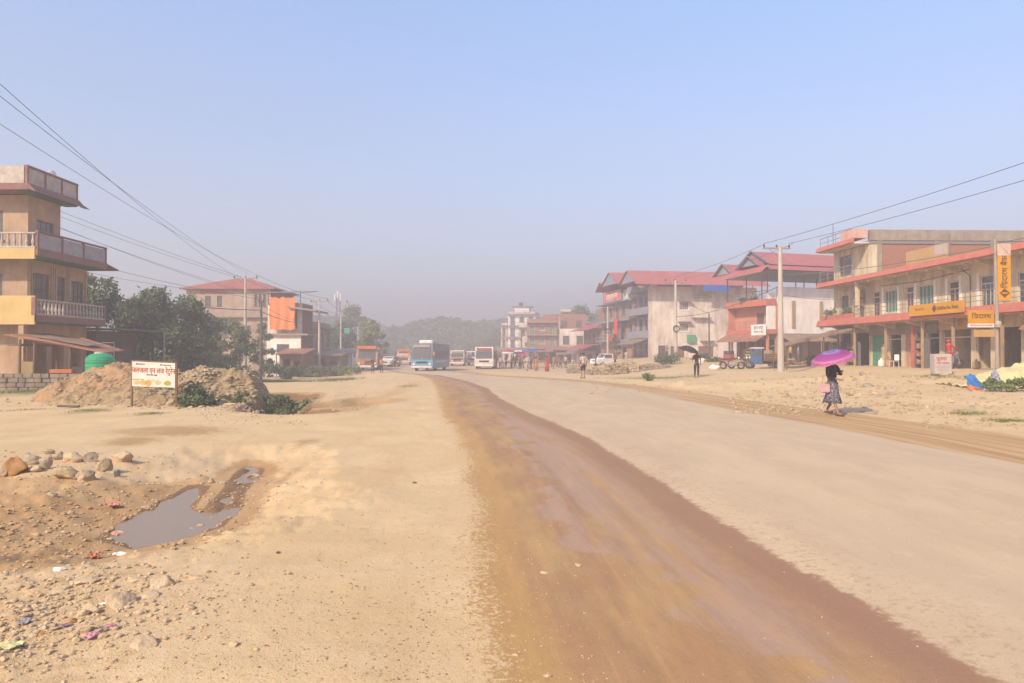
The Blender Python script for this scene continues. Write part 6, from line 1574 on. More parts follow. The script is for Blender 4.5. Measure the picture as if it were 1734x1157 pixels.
# ------------------------------------------------------------------ people
M_skin = mat('skin', A(.30,.16,.10), A(.26,.14,.085), 6, rough=.6)
M_hair = mat('hair', A(.02,.016,.014), rough=.6)
def skin_obj(name, V, E, rad, m, parent, sub=1):
    me = bpy.data.meshes.new(name); me.from_pydata([tuple(v) for v in V], E, []); o = bpy.data.objects.new(name, me); col.objects.link(o)
    md = o.modifiers.new("skin", 'SKIN'); md.use_smooth_shade = True
    for i, r in enumerate(rad):
        r = r if isinstance(r, tuple) else (r, r)
        me.skin_vertices[0].data[i].radius = r
    me.skin_vertices[0].data[0].use_root = True
    o.modifiers.new("sub", 'SUBSURF').levels = sub
    dg = bpy.context.evaluated_depsgraph_get(); nm = bpy.data.meshes.new_from_object(o.evaluated_get(dg))
    bpy.data.objects.remove(o); nm.materials.clear(); nm.materials.append(m)
    nm.polygons.foreach_set("use_smooth", [True]*len(nm.polygons))
    o = bpy.data.objects.new(name, nm); col.objects.link(o); o.parent = parent; return o

def person(x, y, rot, h, label, top, bottom, pose='stand', dress=None, hair='short', z=None, sleeves=.55, shorts=False, cap=None, group=None, shoe=None, top_long=0):
    s = h/1.7; z0 = Hs(x, y, True) if z is None else z
    p = empty("person", (x, y, z0), rot, label, "person", group)
    st = {'stand': .0, 'walk': .20, 'stride': .24}.get(pose.split('+')[0], 0)
    kf = .45 if dress else .75
    hips = [Vector((-.095,0,.90)), Vector((.095,0,.90))]
    knees = [Vector((-.10,-st*kf-.02,.49)), Vector((.10,st*.25-.03,.49))]
    ank = [Vector((-.10,-st*1.1,.085)), Vector((.11,st*1.15,.09+.05*(st>0)))]
    toes = [a+Vector((0,-.14,-.045)) for a in ank]
    if st: toes[1] = ank[1]+Vector((0,-.10,-.10))
    V = [Vector((0,0,.96))]; E = []; Rd = [(.125,.10)]
    def add(v, par, r): V.append(Vector(v)); E.append((par, len(V)-1)); Rd.append(r); return len(V)-1
    w = add((0,.005,1.10), 0, (.115,.09)); c = add((0,0,1.28), w, (.14,.10)); nb = add((0,.0,1.43), c, (.085,.07)); nk = add((0,-.005,1.50), nb, (.05,.05))
    hd = add((0,-.015,1.555), nk, (.062,.07)); h2 = add((0,-.01,1.62), hd, (.075,.088)); h3 = add((0,-.0,1.68), h2, (.055,.062))
    nose = add((0,-.105,1.59), hd, (.012,.015))
    for sx in (-1, 1):
        i = (sx+1)//2
        a = add(hips[i], 0, .088); k = add(knees[i], a, .056); an = add(ank[i], k, .036); add(toes[i], an, (.035,.022))
    arms = {}
    for sx in (-1, 1):
        sh = Vector((sx*.175,0,1.40)); el = Vector((sx*.235,.03,1.14)); wr = Vector((sx*.25,-.05,.92))
        if ('walk' in pose or 'stride' in pose) and 'umb' not in pose: wr += Vector((0, -.14*sx, .02)); el += Vector((0,-.03*sx,0))
        if 'umb' in pose and sx == 1: el = Vector((.22,-.12,1.17)); wr = Vector((.06,-.26,1.24))
        if 'umb' in pose and 'bag' in pose and sx == -1: el = Vector((-.25,-.05,1.13)); wr = Vector((-.10,-.26,1.06))
        if 'moto' in pose: el = Vector((sx*.25,-.16,1.18)); wr = Vector((sx*.28,-.42,1.08))
        if 'hip' in pose and sx == 1: el = Vector((.34,.08,1.18)); wr = Vector((.17,-.04,1.02))
        arms[sx] = (sh, el, wr)
        a = add(sh, nb, .052); b = add(el, a, .038); d = add(wr, b, .026)
        dr = (wr-el).normalized(); sd_ = dr.cross(Vector((0,1,0))); sd_ = sd_.normalized() if sd_.length > .1 else Vector((1,0,0)); nn = dr.cross(sd_)
        pm = add(wr+dr*.055, d, (.030,.018)); bend = nn*(.03)
        for f in range(4):
            l = (.062,.075,.07,.052)[f]; off = sd_*((f-1.5)*.019)
            f1 = add(wr+dr*.095+off, pm, .0085); add(wr+dr*(.095+l*.6)+off*1.05+bend*.6, f1, .008); add(wr+dr*(.095+l)+off*1.05+bend*1.5, len(V)-1, .0065)
        t = add(wr+dr*.05+sd_*-.038, pm, .0095); add(wr+dr*.095+sd_*-.05+bend*.5, t, .008)
    sc = lambda L_: [v*s for v in L_]
    body = skin_obj("body", sc(V), E, [tuple(q*s for q in (r if isinstance(r, tuple) else (r, r))) for r in Rd], M_skin, p)
    for sx in (-1, 1):
        MB().lathe([(0,-.012),(.011,-.006),(.011,.006),(0,.012)], (sx*.03*s, -.087*s, 1.618*s), 6).build("eye", M_hair, body)
    # shirt
    V2 = [Vector((0,0,.98-.05*(not dress)-top_long)), Vector((0,0,1.10)), Vector((0,0,1.28)), Vector((0,0,1.435))]; E2 = [(0,1),(1,2),(2,3)]; R2 = [(.145,.12),(.14,.112),(.16,.122),(.085,.08)]
    for sx in (-1, 1):
        sh, el, wr = arms[sx]; k = len(V2)
        V2 += [sh, sh.lerp(el, min(1, sleeves*1.6))]; E2 += [(3,k),(k,k+1)]; R2 += [.072,.056]
        if sleeves > .7: V2.append(el.lerp(wr, .85)); E2.append((k+1,k+2)); R2.append(.042)
    skin_obj("shirt", sc(V2), E2, [tuple(q*s for q in (r if isinstance(r, tuple) else (r, r))) for r in R2], top, p)
    if dress:
        m = MB(); n = 28; rings = [(1.06,.125,.10),(.95,.165,.135),(.78,.19,.16),(.60,.205,.18),(dress,.23,.21+st*.3)]
        vs = []
        for (zz, rx, ry) in rings:
            for j in range(n):
                t = 2*math.pi*j/n; f = 1+.06*math.sin(t*7)*(1.06-zz)
                vs.append((rx*f*math.cos(t)*s, (ry*f*math.sin(t)+.0)*s, (zz+.02*math.sin(t*5)*(zz < .9))*s))
        vs2 = [(a*.94, b*.94, c_) for a, b, c_ in vs]; N_ = len(vs); fs = []
        for r_ in range(len(rings)-1):
            for j in range(n): a = r_*n+j; b = r_*n+(j+1)%n; fs += [(a, b, b+n, a+n), (N_+a, N_+a+n, N_+b+n, N_+b)]
        k = (len(rings)-1)*n
        for j in range(n): fs.append((k+j, k+(j+1)%n, N_+k+(j+1)%n, N_+k+j))
        m.add(vs+vs2, fs).build("skirt", bottom, p, smooth=True)
    else:
        V3 = [Vector((0,0,1.0)), Vector((0,0,.93))]; E3 = [(0,1)]; R3 = [(.14,.115),(.14,.12)]
        for i in (0, 1):
            k = len(V3); V3 += [hips[i]-Vector((0,0,.04)), knees[i]]; E3 += [(1,k),(k,k+1)]; R3 += [.102,.075]
            if not shorts: V3.append(ank[i]+Vector((0,0,.03))); E3.append((k+1,k+2)); R3.append(.058)
        skin_obj("trousers", sc(V3), E3, [tuple(q*s for q in (r if isinstance(r, tuple) else (r, r))) for r in R3], bottom, p)
    for i in (0, 1):
        a = ank[i]; m = MB(); m.bev((a.x-.045)*s, (a.x+.045)*s, (a.y-.19)*s, (a.y+.06)*s, max(0,(a.z-.085))*s, (max(0,a.z-.085)+.05)*s, .012*s); m.build("shoe", shoe or M_hair, p)
    hm = cap or M_hair; bm = bmesh.new(); bmesh.ops.create_icosphere(bm, subdivisions=3, radius=1)
    R_ = (.092,.108,.10) if not cap else (.125,.14,.135)
    for v in bm.verts:
        c_ = v.co.copy(); 
        if c_.y < -.25 and c_.z < .35 and not cap: c_ *= .72
        if c_.z < -.2 and hair == 'short': c_.z *= .5
        if c_.z < -.2 and hair == 'long' and c_.y > 0: c_.z *= 1.7
        v.co = Vector((c_.x*R_[0], c_.y*R_[1]+.012, c_.z*R_[2]+1.635))*s
    MB().bm(bm).build("helmet" if cap else "hair", hm, p, smooth=True)
    return p

def umbrella(loc, rot, w, m, label, drop=.32, L=.75, rz=0):
    u = empty("umbrella", loc, 0, label, "umbrella"); u.rotation_euler = rot
    n, rg = 8, 9; vs = [(0,0,0)]; R0 = w/2
    for r_ in range(1, rg+1):
        t = r_/rg
        for j in range(n*4):
            a = 2*math.pi*j/(n*4); g = (j % 4)/4; sc_ = 1-.10*math.sin(math.pi*g)*t*t
            vs.append((R0*t*sc_*math.cos(a), R0*t*sc_*math.sin(a), -R0*drop*2*(t**2.2)*.55 + .05*R0*math.sin(math.pi*g)*t))
    N_ = n*4; fs = [(0, 1+j, 1+(j+1)%N_) for j in range(N_)]
    for r_ in range(rg-1):
        for j in range(N_): a = 1+r_*N_+j; b = 1+r_*N_+(j+1)%N_; fs.append((a, a+N_, b+N_, b))
    k = len(vs); vs += [(x, y, z_-.006) for x, y, z_ in vs]; fs += [tuple(i+k for i in reversed(f)) for f in fs]
    MB().add(vs, fs).build("canopy", m, u, smooth=True)
    r = MB()
    for j in range(n):
        a = 2*math.pi*j/n; c, s_ = math.cos(a), math.sin(a)
        r.tube([(0,0,-.012)]+[(R0*t*c, R0*t*s_, -R0*drop*1.1*(t**2.2)-.010) for t in (.35,.7,1.0)], .004, 4)
        r.tube([(R0*.5*c, R0*.5*s_, -R0*drop*.26-.01), (0,0,-R0*.45)], .003, 4)
    r.build("rib_frame", M_steel, u)
    MB().tube([(0,0,.06),(0,0,-L)], .007, 6).build("shaft", M_steel, u)
    MB().tube([(0,0,-L),(0,0,-L-.07),(.02,0,-L-.1),(.045,0,-L-.09)], .013, 6).build("handle", M_inkbrown, u)
    return u
def radial_mat(name, stops, R0):
    m = bpy.data.materials.new(name); m.use_nodes = True; n = m.node_tree.nodes; l = m.node_tree.links; p = n["Principled BSDF"]; p.inputs["Roughness"].default_value = .6
    tc = n.new("ShaderNodeTexCoord"); vl = n.new("ShaderNodeVectorMath"); vl.operation = 'LENGTH'; l.new(tc.outputs["Object"], vl.inputs[0])
    no = n.new("ShaderNodeTexNoise"); no.inputs["Scale"].default_value = 22; l.new(tc.outputs["Object"], no.inputs[0])
    ma = n.new("ShaderNodeMath"); ma.operation = 'MULTIPLY_ADD'; ma.inputs[1].default_value = .16; l.new(no.outputs[0], ma.inputs[0])
    dv = n.new("ShaderNodeMath"); dv.operation = 'DIVIDE'; dv.inputs[1].default_value = R0*1.1; l.new(vl.outputs["Value"], dv.inputs[0]); 
    sb = n.new("ShaderNodeMath"); sb.operation = 'SUBTRACT'; sb.inputs[1].default_value = .08; l.new(dv.outputs[0], sb.inputs[0]); l.new(sb.outputs[0], ma.inputs[2])
    rp = n.new("ShaderNodeValToRGB"); el = rp.color_ramp.elements
    el[0].position, el[0].color = stops[0]; el[1].position, el[1].color = stops[-1]
    for a, c in stops[1:-1]: q = el.new(a); q.color = c
    l.new(ma.outputs[0], rp.inputs[0])
    tr = n.new("ShaderNodeBsdfTranslucent"); l.new(rp.outputs[0], tr.inputs[0]); ms = n.new("ShaderNodeMixShader"); ms.inputs[0].default_value = .3
    l.new(rp.outputs[0], p.inputs["Base Color"]); l.new(p.outputs[0], ms.inputs[1]); l.new(tr.outputs[0], ms.inputs[2]); l.new(ms.outputs[0], n["Material Output"].inputs[0]); return m

def cloth_m(nm, r, g, b, r2=None, g2=None, b2=None, sc=8, con=(.45,.55)): return mat(nm, S(r,g,b,1.7), S(r2,g2,b2,1.7) if r2 is not None else None, sc, rough=.85, contrast=con)
M_floral = cloth_m('floral_print', 178,168,178, 70,66,84, 26); M_blackshirt = cloth_m('black_cloth', 86,74,78); M_navy = cloth_m('navy_cloth', 60,58,74)
# the woman with the purple umbrella
wx, wy = 8.45, 19.5; zW = Hs(wx, wy, True)
person(wx, wy, R(28), 1.56, "woman in black top and grey floral skirt walking under a purple umbrella", M_blackshirt, M_floral, 'stride+umb+bag', dress=.36, hair='long', sleeves=.9, shoe=M_inkbrown)
UM = radial_mat('purple_umbrella_cloth', [(0,S(176,160,220)),(.14,S(140,120,190)),(.27,S(184,166,224)),(.40,S(176,82,168)),(.72,S(204,88,162)),(.79,S(228,160,198)),(.87,S(206,96,152)),(1,S(230,146,180))], .58)
hx = Vector((.10,-.30,0)); hx.rotate(Matrix.Rotation(R(28),3,'Z'))
umbrella((wx-.10, wy-.17, zW+1.69), (R(9), R(-17), 0), 1.2, UM, "purple and pink umbrella with a bluish middle held by the woman in the floral skirt", .36, .56)
b = empty("handbag", (wx-.25, wy-.16, zW+.72), R(10), "pale pink bag hanging at the side of the woman with the umbrella", "bag")
MB().bev(-.13,.13,-.05,.05,-.12,.12,.03).build("bag_body", mat('pink_bag', S(246,196,200)), b); MB().tube([(-.1,0,.11),(-.05,0,.34),(.05,0,.36),(.1,0,.11)], .008, 5).build("strap", M_skin, b)
# man with the black umbrella
person(11.5, 46, R(170), 1.66, "man in maroon shirt and dark trousers standing under a black umbrella", cloth_m('maroon_shirt', 130,60,60), M_navy, 'stand+umb')
umbrella((11.05, 45.8, Hs(11.5,46)+1.93), (R(10), R(16), 0), 1.35, M_dark, "black umbrella held by the man in the maroon shirt", .42, .7)
person(4.72, 49, R(200), 1.68, "man in white shirt and dark shorts standing at the road edge", cloth_m('white_shirt', 240,222,216), M_navy, 'stand', shorts=True)
person(-13.95, 74, R(10), 1.62, "person in dark clothes standing left of the orange shirted one", cloth_m('dark_shirt', 90,70,70), cloth_m('dark_jeans', 80,78,96), 'walk')
person(-13.15, 74.4, R(-8), 1.5, "person in orange shirt on the road edge near the decorated truck", cloth_m('orange_shirt', 240,160,110), M_navy, 'stand')
person(3.55, 75, R(180), 1.62, "woman in a long red sari walking on the dusty verge", cloth_m('red_sari', 224,70,66), cloth_m('red_sari', 224,70,66), 'stand', dress=.08, hair='long', sleeves=.4)
person(2.70, 83, R(150), 1.55, "woman in a long orange dress beside the man in white", cloth_m('orange_dress', 222,140,84), cloth_m('orange_dress', 222,140,84), 'stand', dress=.15, hair='long')
person(1.72, 83.5, R(190), 1.72, "man in loose white clothes with a green cloth over the head", cloth_m('white_kurta', 236,220,224), cloth_m('white_kurta', 236,220,224), 'walk', cap=cloth_m('green_head_cloth', 176,190,130), sleeves=.9)
crowd = [(-1.45,92,"person in white top at the left end of the roadside crowd",(235,215,215),(90,80,90)),(-.75,93,"person in dark top second in the roadside crowd",(90,76,76),(86,70,70)),(-.1,92.5,"person in pink top under the white canopy edge",(226,150,160),(100,90,80)),
         (.45,94,"person in brown shirt in the middle of the roadside crowd",(150,110,84),(90,80,74)),(.95,92,"person in checked shirt near the red umbrella",(180,160,160),(70,66,80)),(1.35,95,"person in olive dress behind the white clad man",(150,140,90),(150,140,90)),
         (-2.1,96,"tall person in grey shirt beside the white bus",(160,150,150),(84,74,80))]
for i, (x, y, l, a, b_) in enumerate(crowd): person(x, y, R(170+37*i), 1.6+.03*(i % 3), l, cloth_m('crowd_top_%d' % i, *a), cloth_m('crowd_low_%d' % i, *b_), ('stand','walk')[i % 2], group="people crowding at the roadside stalls")
person(26.2, 69.5, R(95), 1.68, "man in yellow shirt standing by the tall pale pole", cloth_m('yellow_shirt', 250,190,50), M_navy, 'stand', z=Hs(26.2,69.5,True))
person(28.0, 72.2, R(60), 1.62, "person in pale blue shirt under the awning beside the white wall", cloth_m('pale_blue_shirt', 190,196,210), cloth_m('grey_trousers', 130,124,130), 'stand')
q = shop_pt(8.5, .75, .09); person(q[0], q[1], SROT+R(20), 1.62, "person in cream clothes leaning in the doorway of the cream building", cloth_m('cream_dress', 226,196,160), cloth_m('cream_dress', 226,196,160), 'stand+hip', dress=.3, z=q[2])
person(13.3, 86, R(150), 1.64, "person in pale clothes standing behind the stacked stones", cloth_m('pale_clothes', 226,200,180), cloth_m('pale_clothes', 226,200,180), 'stand')
person(12.3, 88, R(200), 1.58, "person in dark red top left of the one in pale clothes", cloth_m('dark_red_top', 150,70,66), M_navy, 'walk')
person(19.3, 92, R(180), 1.6, "person in dusty blue walking before the grey house shutters", cloth_m('dusty_blue', 130,140,160), M_navy, 'walk')

for i, (x, y, l, a, b_) in enumerate([(-4.3, 97, 'person in dusty dark clothes just left of the white bus', (110, 96, 92), (90, 80, 80)), (6.3, 97, 'person in grey shirt near the brown sheeted stall', (170, 160, 156), (84, 80, 90)), (7.2, 99, 'person in white top near the awning of the beige shop', (236, 224, 216), (110, 96, 90)), (5.2, 92, 'person in tan dress right of the woman in red', (206, 170, 130), (206, 170, 130)), (10.2, 90, 'person in dark blue shirt behind the low stone stack', (90, 96, 130), (80, 76, 84)), (0.2, 98, 'person in yellow top at the back of the crowd', (226, 190, 110), (90, 80, 80)), (2.3, 91, 'person in faded green behind the woman in orange', (160, 170, 130), (100, 92, 84))]): person(x, y, R(20+61*i), 1.58+.03*(i % 4), l, cloth_m('extra_top_%d' % i, *a), cloth_m('extra_low_%d' % i, *b_), ('stand','walk')[i % 2], group="people crowding at the roadside stalls")
# parasols and stalls at the roadside crowd
def parasol(x, y, w, h, m, label):
    u = umbrella((x, y, Hs(x,y)+h), (0,R(4),0), w, m, label, .35, h-.1); u['category'] = "parasol"; u.name = "parasol"
parasol(.95, 90.5, 1.9, 2.15, cloth_m('navy_canopy', 90,90,130), "dark blue parasol in the roadside crowd")
parasol(1.45, 89.5, 1.7, 1.95, cloth_m('red_canopy', 240,70,80), "bright red parasol right of the dark blue one")
parasol(-.35, 93, 1.8, 2.4, cloth_m('pinkred_canopy', 224,90,90), "dull red parasol above the left of the crowd")
def stall(x, y, w, m, label, h=2.0):
    g = Hs(x, y); s = empty("stall", (x, y, g), 0, label, "stall")
    MB().slab([(-w/2,-.9,h-.15),(w/2,-.9,h),(w/2,.9,h+.25),(-w/2,.9,h+.1)], .04).build("canopy_sheet", m, s)
    for sx in (-1, 1):
        for sy in (-.8, .8): MB().tube([(sx*(w/2-.1),sy,-.1),(sx*(w/2-.1),sy,h-.1)], .03, 5).build("post", M_wood, s)
    MB().box(-w/2+.15,w/2-.15,-.6,.5,.65,.72).box(-w/2+.2,-w/2+.26,-.55,-.49,0,.65).box(w/2-.26,w/2-.2,-.55,-.49,0,.65).box(-w/2+.2,-w/2+.26,.4,.46,0,.65).box(w/2-.26,w/2-.2,.4,.46,0,.65).build("table", M_wood, s)
    MB().bev(-w/4,w/6,-.5,.3,.722,.95,.04).build("goods_pile", mat('goods', S(206,150,90), S(120,140,80), 12), s)
stall(.0, 97, 2.6, M_white, "market stall under a white sheet behind the crowd", 2.1)
stall(2.2, 98, 2.4, M_bluetarp, "market stall with a blue sheet behind the man in white", 2.2)
stall(4.4, 104, 2.8, M_rust, "market stall under a brown sheet left of the beige shop", 2.2)
stall(7.8, 108, 2.8, M_tin, "pale stall beside the awning of the beige shop", 1.9)

# ------------------------------------------------------------------ vehicles
M_tyre = mat('tyre', A(.035), A(.06,.05,.04), 5, rough=.85); M_rim = mat('rim', A(.32,.29,.27), rough=.5)
M_wscreen = mat('windscreen', A(.10,.10,.10), A(.07,.065,.065), 2, rough=.25, spec=.5)
M_lamp = mat('headlight_glass', A(.75,.72,.65), rough=.2); M_amber = mat('amber', S(240,150,50))
def wheels(parent, pts, r, w, axis='x'):
    for c in pts:
        o = MB().wheel(c, r, w, 'x' if axis == 'x' else 'y').build("wheel", M_tyre, parent, smooth=True)
        MB().disc(c, r*.58, w*.8, axis).build("rim", M_rim, o)
def bus(x, y, rz, label, m, m2, L=9.5, W=2.4, Ht=3.0, lug=True, band=None, mname="bus", g="buses on the dusty road"):
    b = empty(mname, (x, y, Hs(x,y)), rz, label, "bus", g); f = .32
    # front at local y=0 looking to -y, body runs to +y
    low = MB(); low.prism([(-.02,f),(.0,f),(L,f),(L,1.25),(-.1,1.25),(-.12,.7)], -W/2, W/2, 'x'); low.build("lower_body", m, b)
    up = MB(); up.prism([(-.1,1.253),(L,1.253),(L,Ht-.12),(L-.2,Ht),(.5,Ht),(.14,Ht-.2),(.10,Ht-.42)], -W/2+.05, W/2-.05, 'x'); up.build("upper_body", band or m2, b)
    ws = MB(); ws.add([(-W/2+.16,-.125,1.32),(W/2-.16,-.125,1.32),(W/2-.2,.06,Ht-.5),(-W/2+.2,.06,Ht-.5),(-W/2+.16,-.03,1.32),(W/2-.16,-.03,1.32),(W/2-.2,.16,Ht-.5),(-W/2+.2,.16,Ht-.5)],[(0,1,2,3),(4,7,6,5),(0,4,5,1),(1,5,6,2),(2,6,7,3),(3,7,4,0)]); wo = ws.build("windscreen", M_wscreen, b)
    MB().box(-.02,.02,-.15,-.12,1.32,1.5).build("divider", m2, wo)
    for sx in (-1, 1):
        n = 7; w = (L-1.2)/n
        for i in range(n):
            a = .7+i*w; q = MB(); q.bev(sx*(W/2-.05)-.02 if sx > 0 else -W/2+.03, sx*(W/2-.05)+.02 if sx > 0 else -W/2+.07, a+.06, a+w-.06, 1.4, 2.25, .01); q.build("window", M_wscreen, b)
        MB().bev(sx*W/2-(.02 if sx > 0 else .03), sx*W/2+(.03 if sx > 0 else .02), 1.6, L-1.5, .95, 1.12, .008).build("side_stripe", m2, b)
        h_ = MB(); h_.disc((sx*(W/2-.32), -.14, .78), .12, .06, 'y', 12); h_.build("headlight", M_lamp, b)
        MB().bev(sx*(W/2-.12)-.06, sx*(W/2-.12)+.06, -.13, -.09, .9, 1.0, .01).build("indicator", M_amber, b)
        mi = MB(); mi.tube([(sx*(W/2-.1),-.02,2.35),(sx*(W/2+.18),-.3,2.25),(sx*(W/2+.18),-.3,2.0)], .02, 5); mi.bev(sx*(W/2+.18)-.09, sx*(W/2+.18)+.09, -.33,-.28,1.7,2.1,.02); mi.build("mirror", M_amber if lug else M_dark, b)
    MB().bev(-W/2+.05,W/2-.05,-.22,-.06,.36,.60,.03).build("bumper", m2 if lug else M_white, b)
    MB().box(-.6,.6,-.135,-.115,.86,1.08).build("grille", M_dark, b)
    MB().bev(-.9,.9,-.02,.2,Ht-.42,Ht-.14,.03).build("destination_board", M_inkred if label.startswith("white") else M_bdustd, b)
    wheels(b, [(sx*(W/2-.16), yy, .46) for sx in (-1, 1) for yy in (1.9, L-2.4)], .46, .28)
    if lug:
        r = MB()
        for sx in (-1, 1): r.tube([(sx*(W/2-.2),1.0,Ht+.25),(sx*(W/2-.2),L-.6,Ht+.25)], .025, 5)
        for yy in np.arange(1.0, L-.5, 1.0): r.tube([(-W/2+.2,yy,Ht+.25),(-W/2+.2,yy,Ht),(W/2-.2,yy,Ht),(W/2-.2,yy,Ht+.25)], .02, 5)
        r.build("roof_rack", M_rim, b)
        MB().bev(-.8,.7,2.0,5.2,Ht+.03,Ht+.42,.08).build("luggage", M_white, b)
    return b
M_bdustd = mat('dust_board', S(206,180,164))
M_bblue = mat('bus_blue', S(120,184,214), S(104,168,200), 3, rough=.35); M_bdust = mat('bus_white', S(238,226,220,1.2), S(214,190,170,1.2), 2, rough=.4)
bus(-9.75, 80, R(-6), "pale blue bus with orange mirrors driving towards the viewer", M_bblue, M_bdust, band=mat('bus_blue_dark', S(130,150,168), S(112,130,148), 2, rough=.4))
bus(-3.45, 91, R(-2), "white bus coming along the road beside the crowd", M_bdust, M_bdust, 8.5, 2.35, 2.75, False)
bus(-8.3, 112, R(2), "dusty brown bus with a pale window band behind the blue bus", mat('bus_brown', S(170,120,100), S(190,150,125), 2), M_bdust, 8, 2.2, 2.4, False)
bus(-6.6, 121, R(-4), "small white van bus right of the dusty brown bus", M_bdust, M_bdust, 5.5, 1.9, 2.3, False, mname="minibus")

def truck(x, y, rz, label, mc, mt, mb_, W=2.4, L=7.5, Ht=2.9):
    t = empty("truck", (x, y, Hs(x,y)), rz, label, "truck", "trucks parked on the left roadside")
    MB().prism([(0,.55),(2.0,.55),(2.0,Ht-.35),(.3,Ht-.35),(.0,1.5)], -W/2, W/2, 'x').build("cab", mc, t)
    ws = MB(); ws.add([(-W/2+.2,-.02,1.42),(W/2-.2,-.02,1.42),(W/2-.22,.22,Ht-.55),(-W/2+.22,.22,Ht-.55),(-W/2+.2,.05,1.42),(W/2-.2,.05,1.42),(W/2-.22,.3,Ht-.55),(-W/2+.22,.3,Ht-.55)],[(0,1,2,3),(4,7,6,5),(0,4,5,1),(1,5,6,2),(2,6,7,3),(3,7,4,0)]); wo = ws.build("windscreen", M_wscreen, t)
    MB().box(-.03,.03,-.06,-.02,1.42,1.7).build("divider", mt, wo)
    MB().bev(-W/2+.1,W/2-.1,-.1,.6,Ht-.345,Ht+.05,.05).build("crown_board", mt, t)
    MB().bev(-W/2+.05,W/2-.05,-.18,.0,.45,.72,.03).build("bumper", mb_, t)
    MB().box(-.75,.75,-.035,-.002,.8,1.25).build("grille", M_inkbrown, t)
    for sx in (-1, 1):
        MB().disc((sx*(W/2-.28),-.05,.95), .13, .07, 'y', 12).build("headlight", M_lamp, t)
        MB().box(sx*(W/2)-.01,sx*W/2+.01,.6,1.5,1.5,2.2).build("window", M_wscreen, t)
        m = MB(); m.tube([(sx*W/2,.2,2.1),(sx*(W/2+.22),-.05,2.0)], .02, 5); m.bev(sx*(W/2+.22)-.07,sx*(W/2+.22)+.07,-.08,-.04,1.65,2.05,.02); m.build("mirror", M_dark, t)
    bd = MB(); bd.bev(-W/2,W/2,2.15,L,.95,Ht-.1,.02); bo = bd.build("cargo_body", mc, t)
    for k in range(7): 
        yy = 2.2+(L-2.3)*k/6
        MB().box(W/2+.002,W/2+.04,yy,yy+.08,1.0,Ht-.15).build("stake", mb_, bo)
    MB().box(-.5,.5,.6,L-.1,.5,.94).build("chassis", M_dark, t)
    wheels(t, [(sx*(W/2-.17), yy, .48) for sx in (-1, 1) for yy in (1.1, L-1.6)], .48, .3)
    return t
T1 = truck(-16.7, 85, R(6), "decorated truck with orange top board and maroon front on the left verge", mat('truck_maroon', S(176,120,108), S(206,176,156), 3), mat('truck_orange', S(236,150,90), S(220,110,80), 6), M_bdust)
MB().box(-1.0,-.25,-.055,-.036,.8,1.3).build("painted_panel", mat('truck_pattern', S(230,180,90), S(180,60,60), 16), T1)
truck(-17.6, 120, R(4), "orange and white truck facing the viewer beyond the blue bus", mat('truck_white', S(232,210,194), S(222,170,146), 2), mat('truck_orange', S(236,150,90)), M_bdust, 2.2, 6, 2.5)
truck(-27.8, 119, R(20), "white fronted truck half hidden behind the shacks", M_bdust, M_bdust, M_inkred, 2.3, 6, 2.4)

def car(x, y, rz, label, m, pickup=False, nm="car"):
    c = empty(nm, (x, y, Hs(x,y)), rz, label, nm, None); W = 1.7
    if pickup:
        MB().prism([(0,.35),(4.9,.35),(4.9,.95),(2.75,.95),(2.7,.98),(0.05,.98),(0,.7)], -W/2, W/2, 'x').build("body", m, c)
        MB().prism([(1.0,.983),(2.7,.983),(2.6,1.62),(2.4,1.68),(1.7,1.68),(1.5,1.62)], -W/2+.06, W/2-.06, 'x').build("cabin", m, c)
        MB().box(-W/2+.1,W/2-.1,2.9,4.8,.951,.97).build("load_bed", M_dark, c)
        wy_ = (.85, 3.9); win = [(1.25,2.45)]
    else:
        MB().prism([(0,.35),(4.1,.35),(4.15,.85),(4.0,.98),(3.3,1.0),(.95,.98),(.1,.85)], -W/2, W/2, 'x').build("body", m, c)
        MB().prism([(.9,.985),(3.5,.985),(3.15,1.42),(2.9,1.48),(1.7,1.48),(1.5,1.42)], -W/2+.08, W/2-.08, 'x').build("cabin", m, c)
        wy_ = (.8, 3.3); win = [(1.35,2.15),(2.25,3.05)]
    for sx in (-1, 1):
        for a, e in win: MB().box(sx*(W/2-.07)-.015,sx*(W/2-.07)+.015,a,e,1.05,1.40 if not pickup else 1.55).build("window", M_wscreen, c)
        MB().bev(sx*(W/2-.3)-.16,sx*(W/2-.3)+.16,-.02,.06,.66,.82,.02).build("headlight", M_lamp, c)
        MB().bev(sx*(W/2+.08)-.07,sx*(W/2+.08)+.07,1.2,1.28,1.0,1.12,.02).build("mirror", m, c)
    a = 1.02 if pickup else .95; t_ = 1.5; ht = 1.6 if pickup else 1.4
    w = MB(); w.add([(-W/2+.18,a,1.0),(W/2-.18,a,1.0),(W/2-.22,t_-.05,ht),(-W/2+.22,t_-.05,ht),(-W/2+.18,a+.06,1.0),(W/2-.18,a+.06,1.0),(W/2-.22,t_+.02,ht),(-W/2+.22,t_+.02,ht)],[(0,1,2,3),(4,7,6,5),(0,4,5,1),(1,5,6,2),(2,6,7,3),(3,7,4,0)]); w.build("windscreen", M_wscreen, c)
    MB().bev(-W/2+.02,W/2-.02,-.08,.02,.34,.56,.03).build("bumper", m, c); MB().box(-.4,.4,-.012,-.002,.62,.78).build("grille", M_dark, c)
    wheels(c, [(sx*(W/2-.1), yy, .32) for sx in (-1, 1) for yy in wy_], .32, .2)
    return c
car(-21.6, 82.5, R(60), "silver grey car parked among the roadside scrub", mat('car_silver', S(200,190,184), S(180,168,158), 3, rough=.4))
car(-16.6, 104, R(20), "dark car with dusty windows past the orange shirted person", mat('car_dark', A(.12,.10,.10), rough=.4))
car(-17.8, 103, R(-15), "small white car left of the dark car", M_bdust)
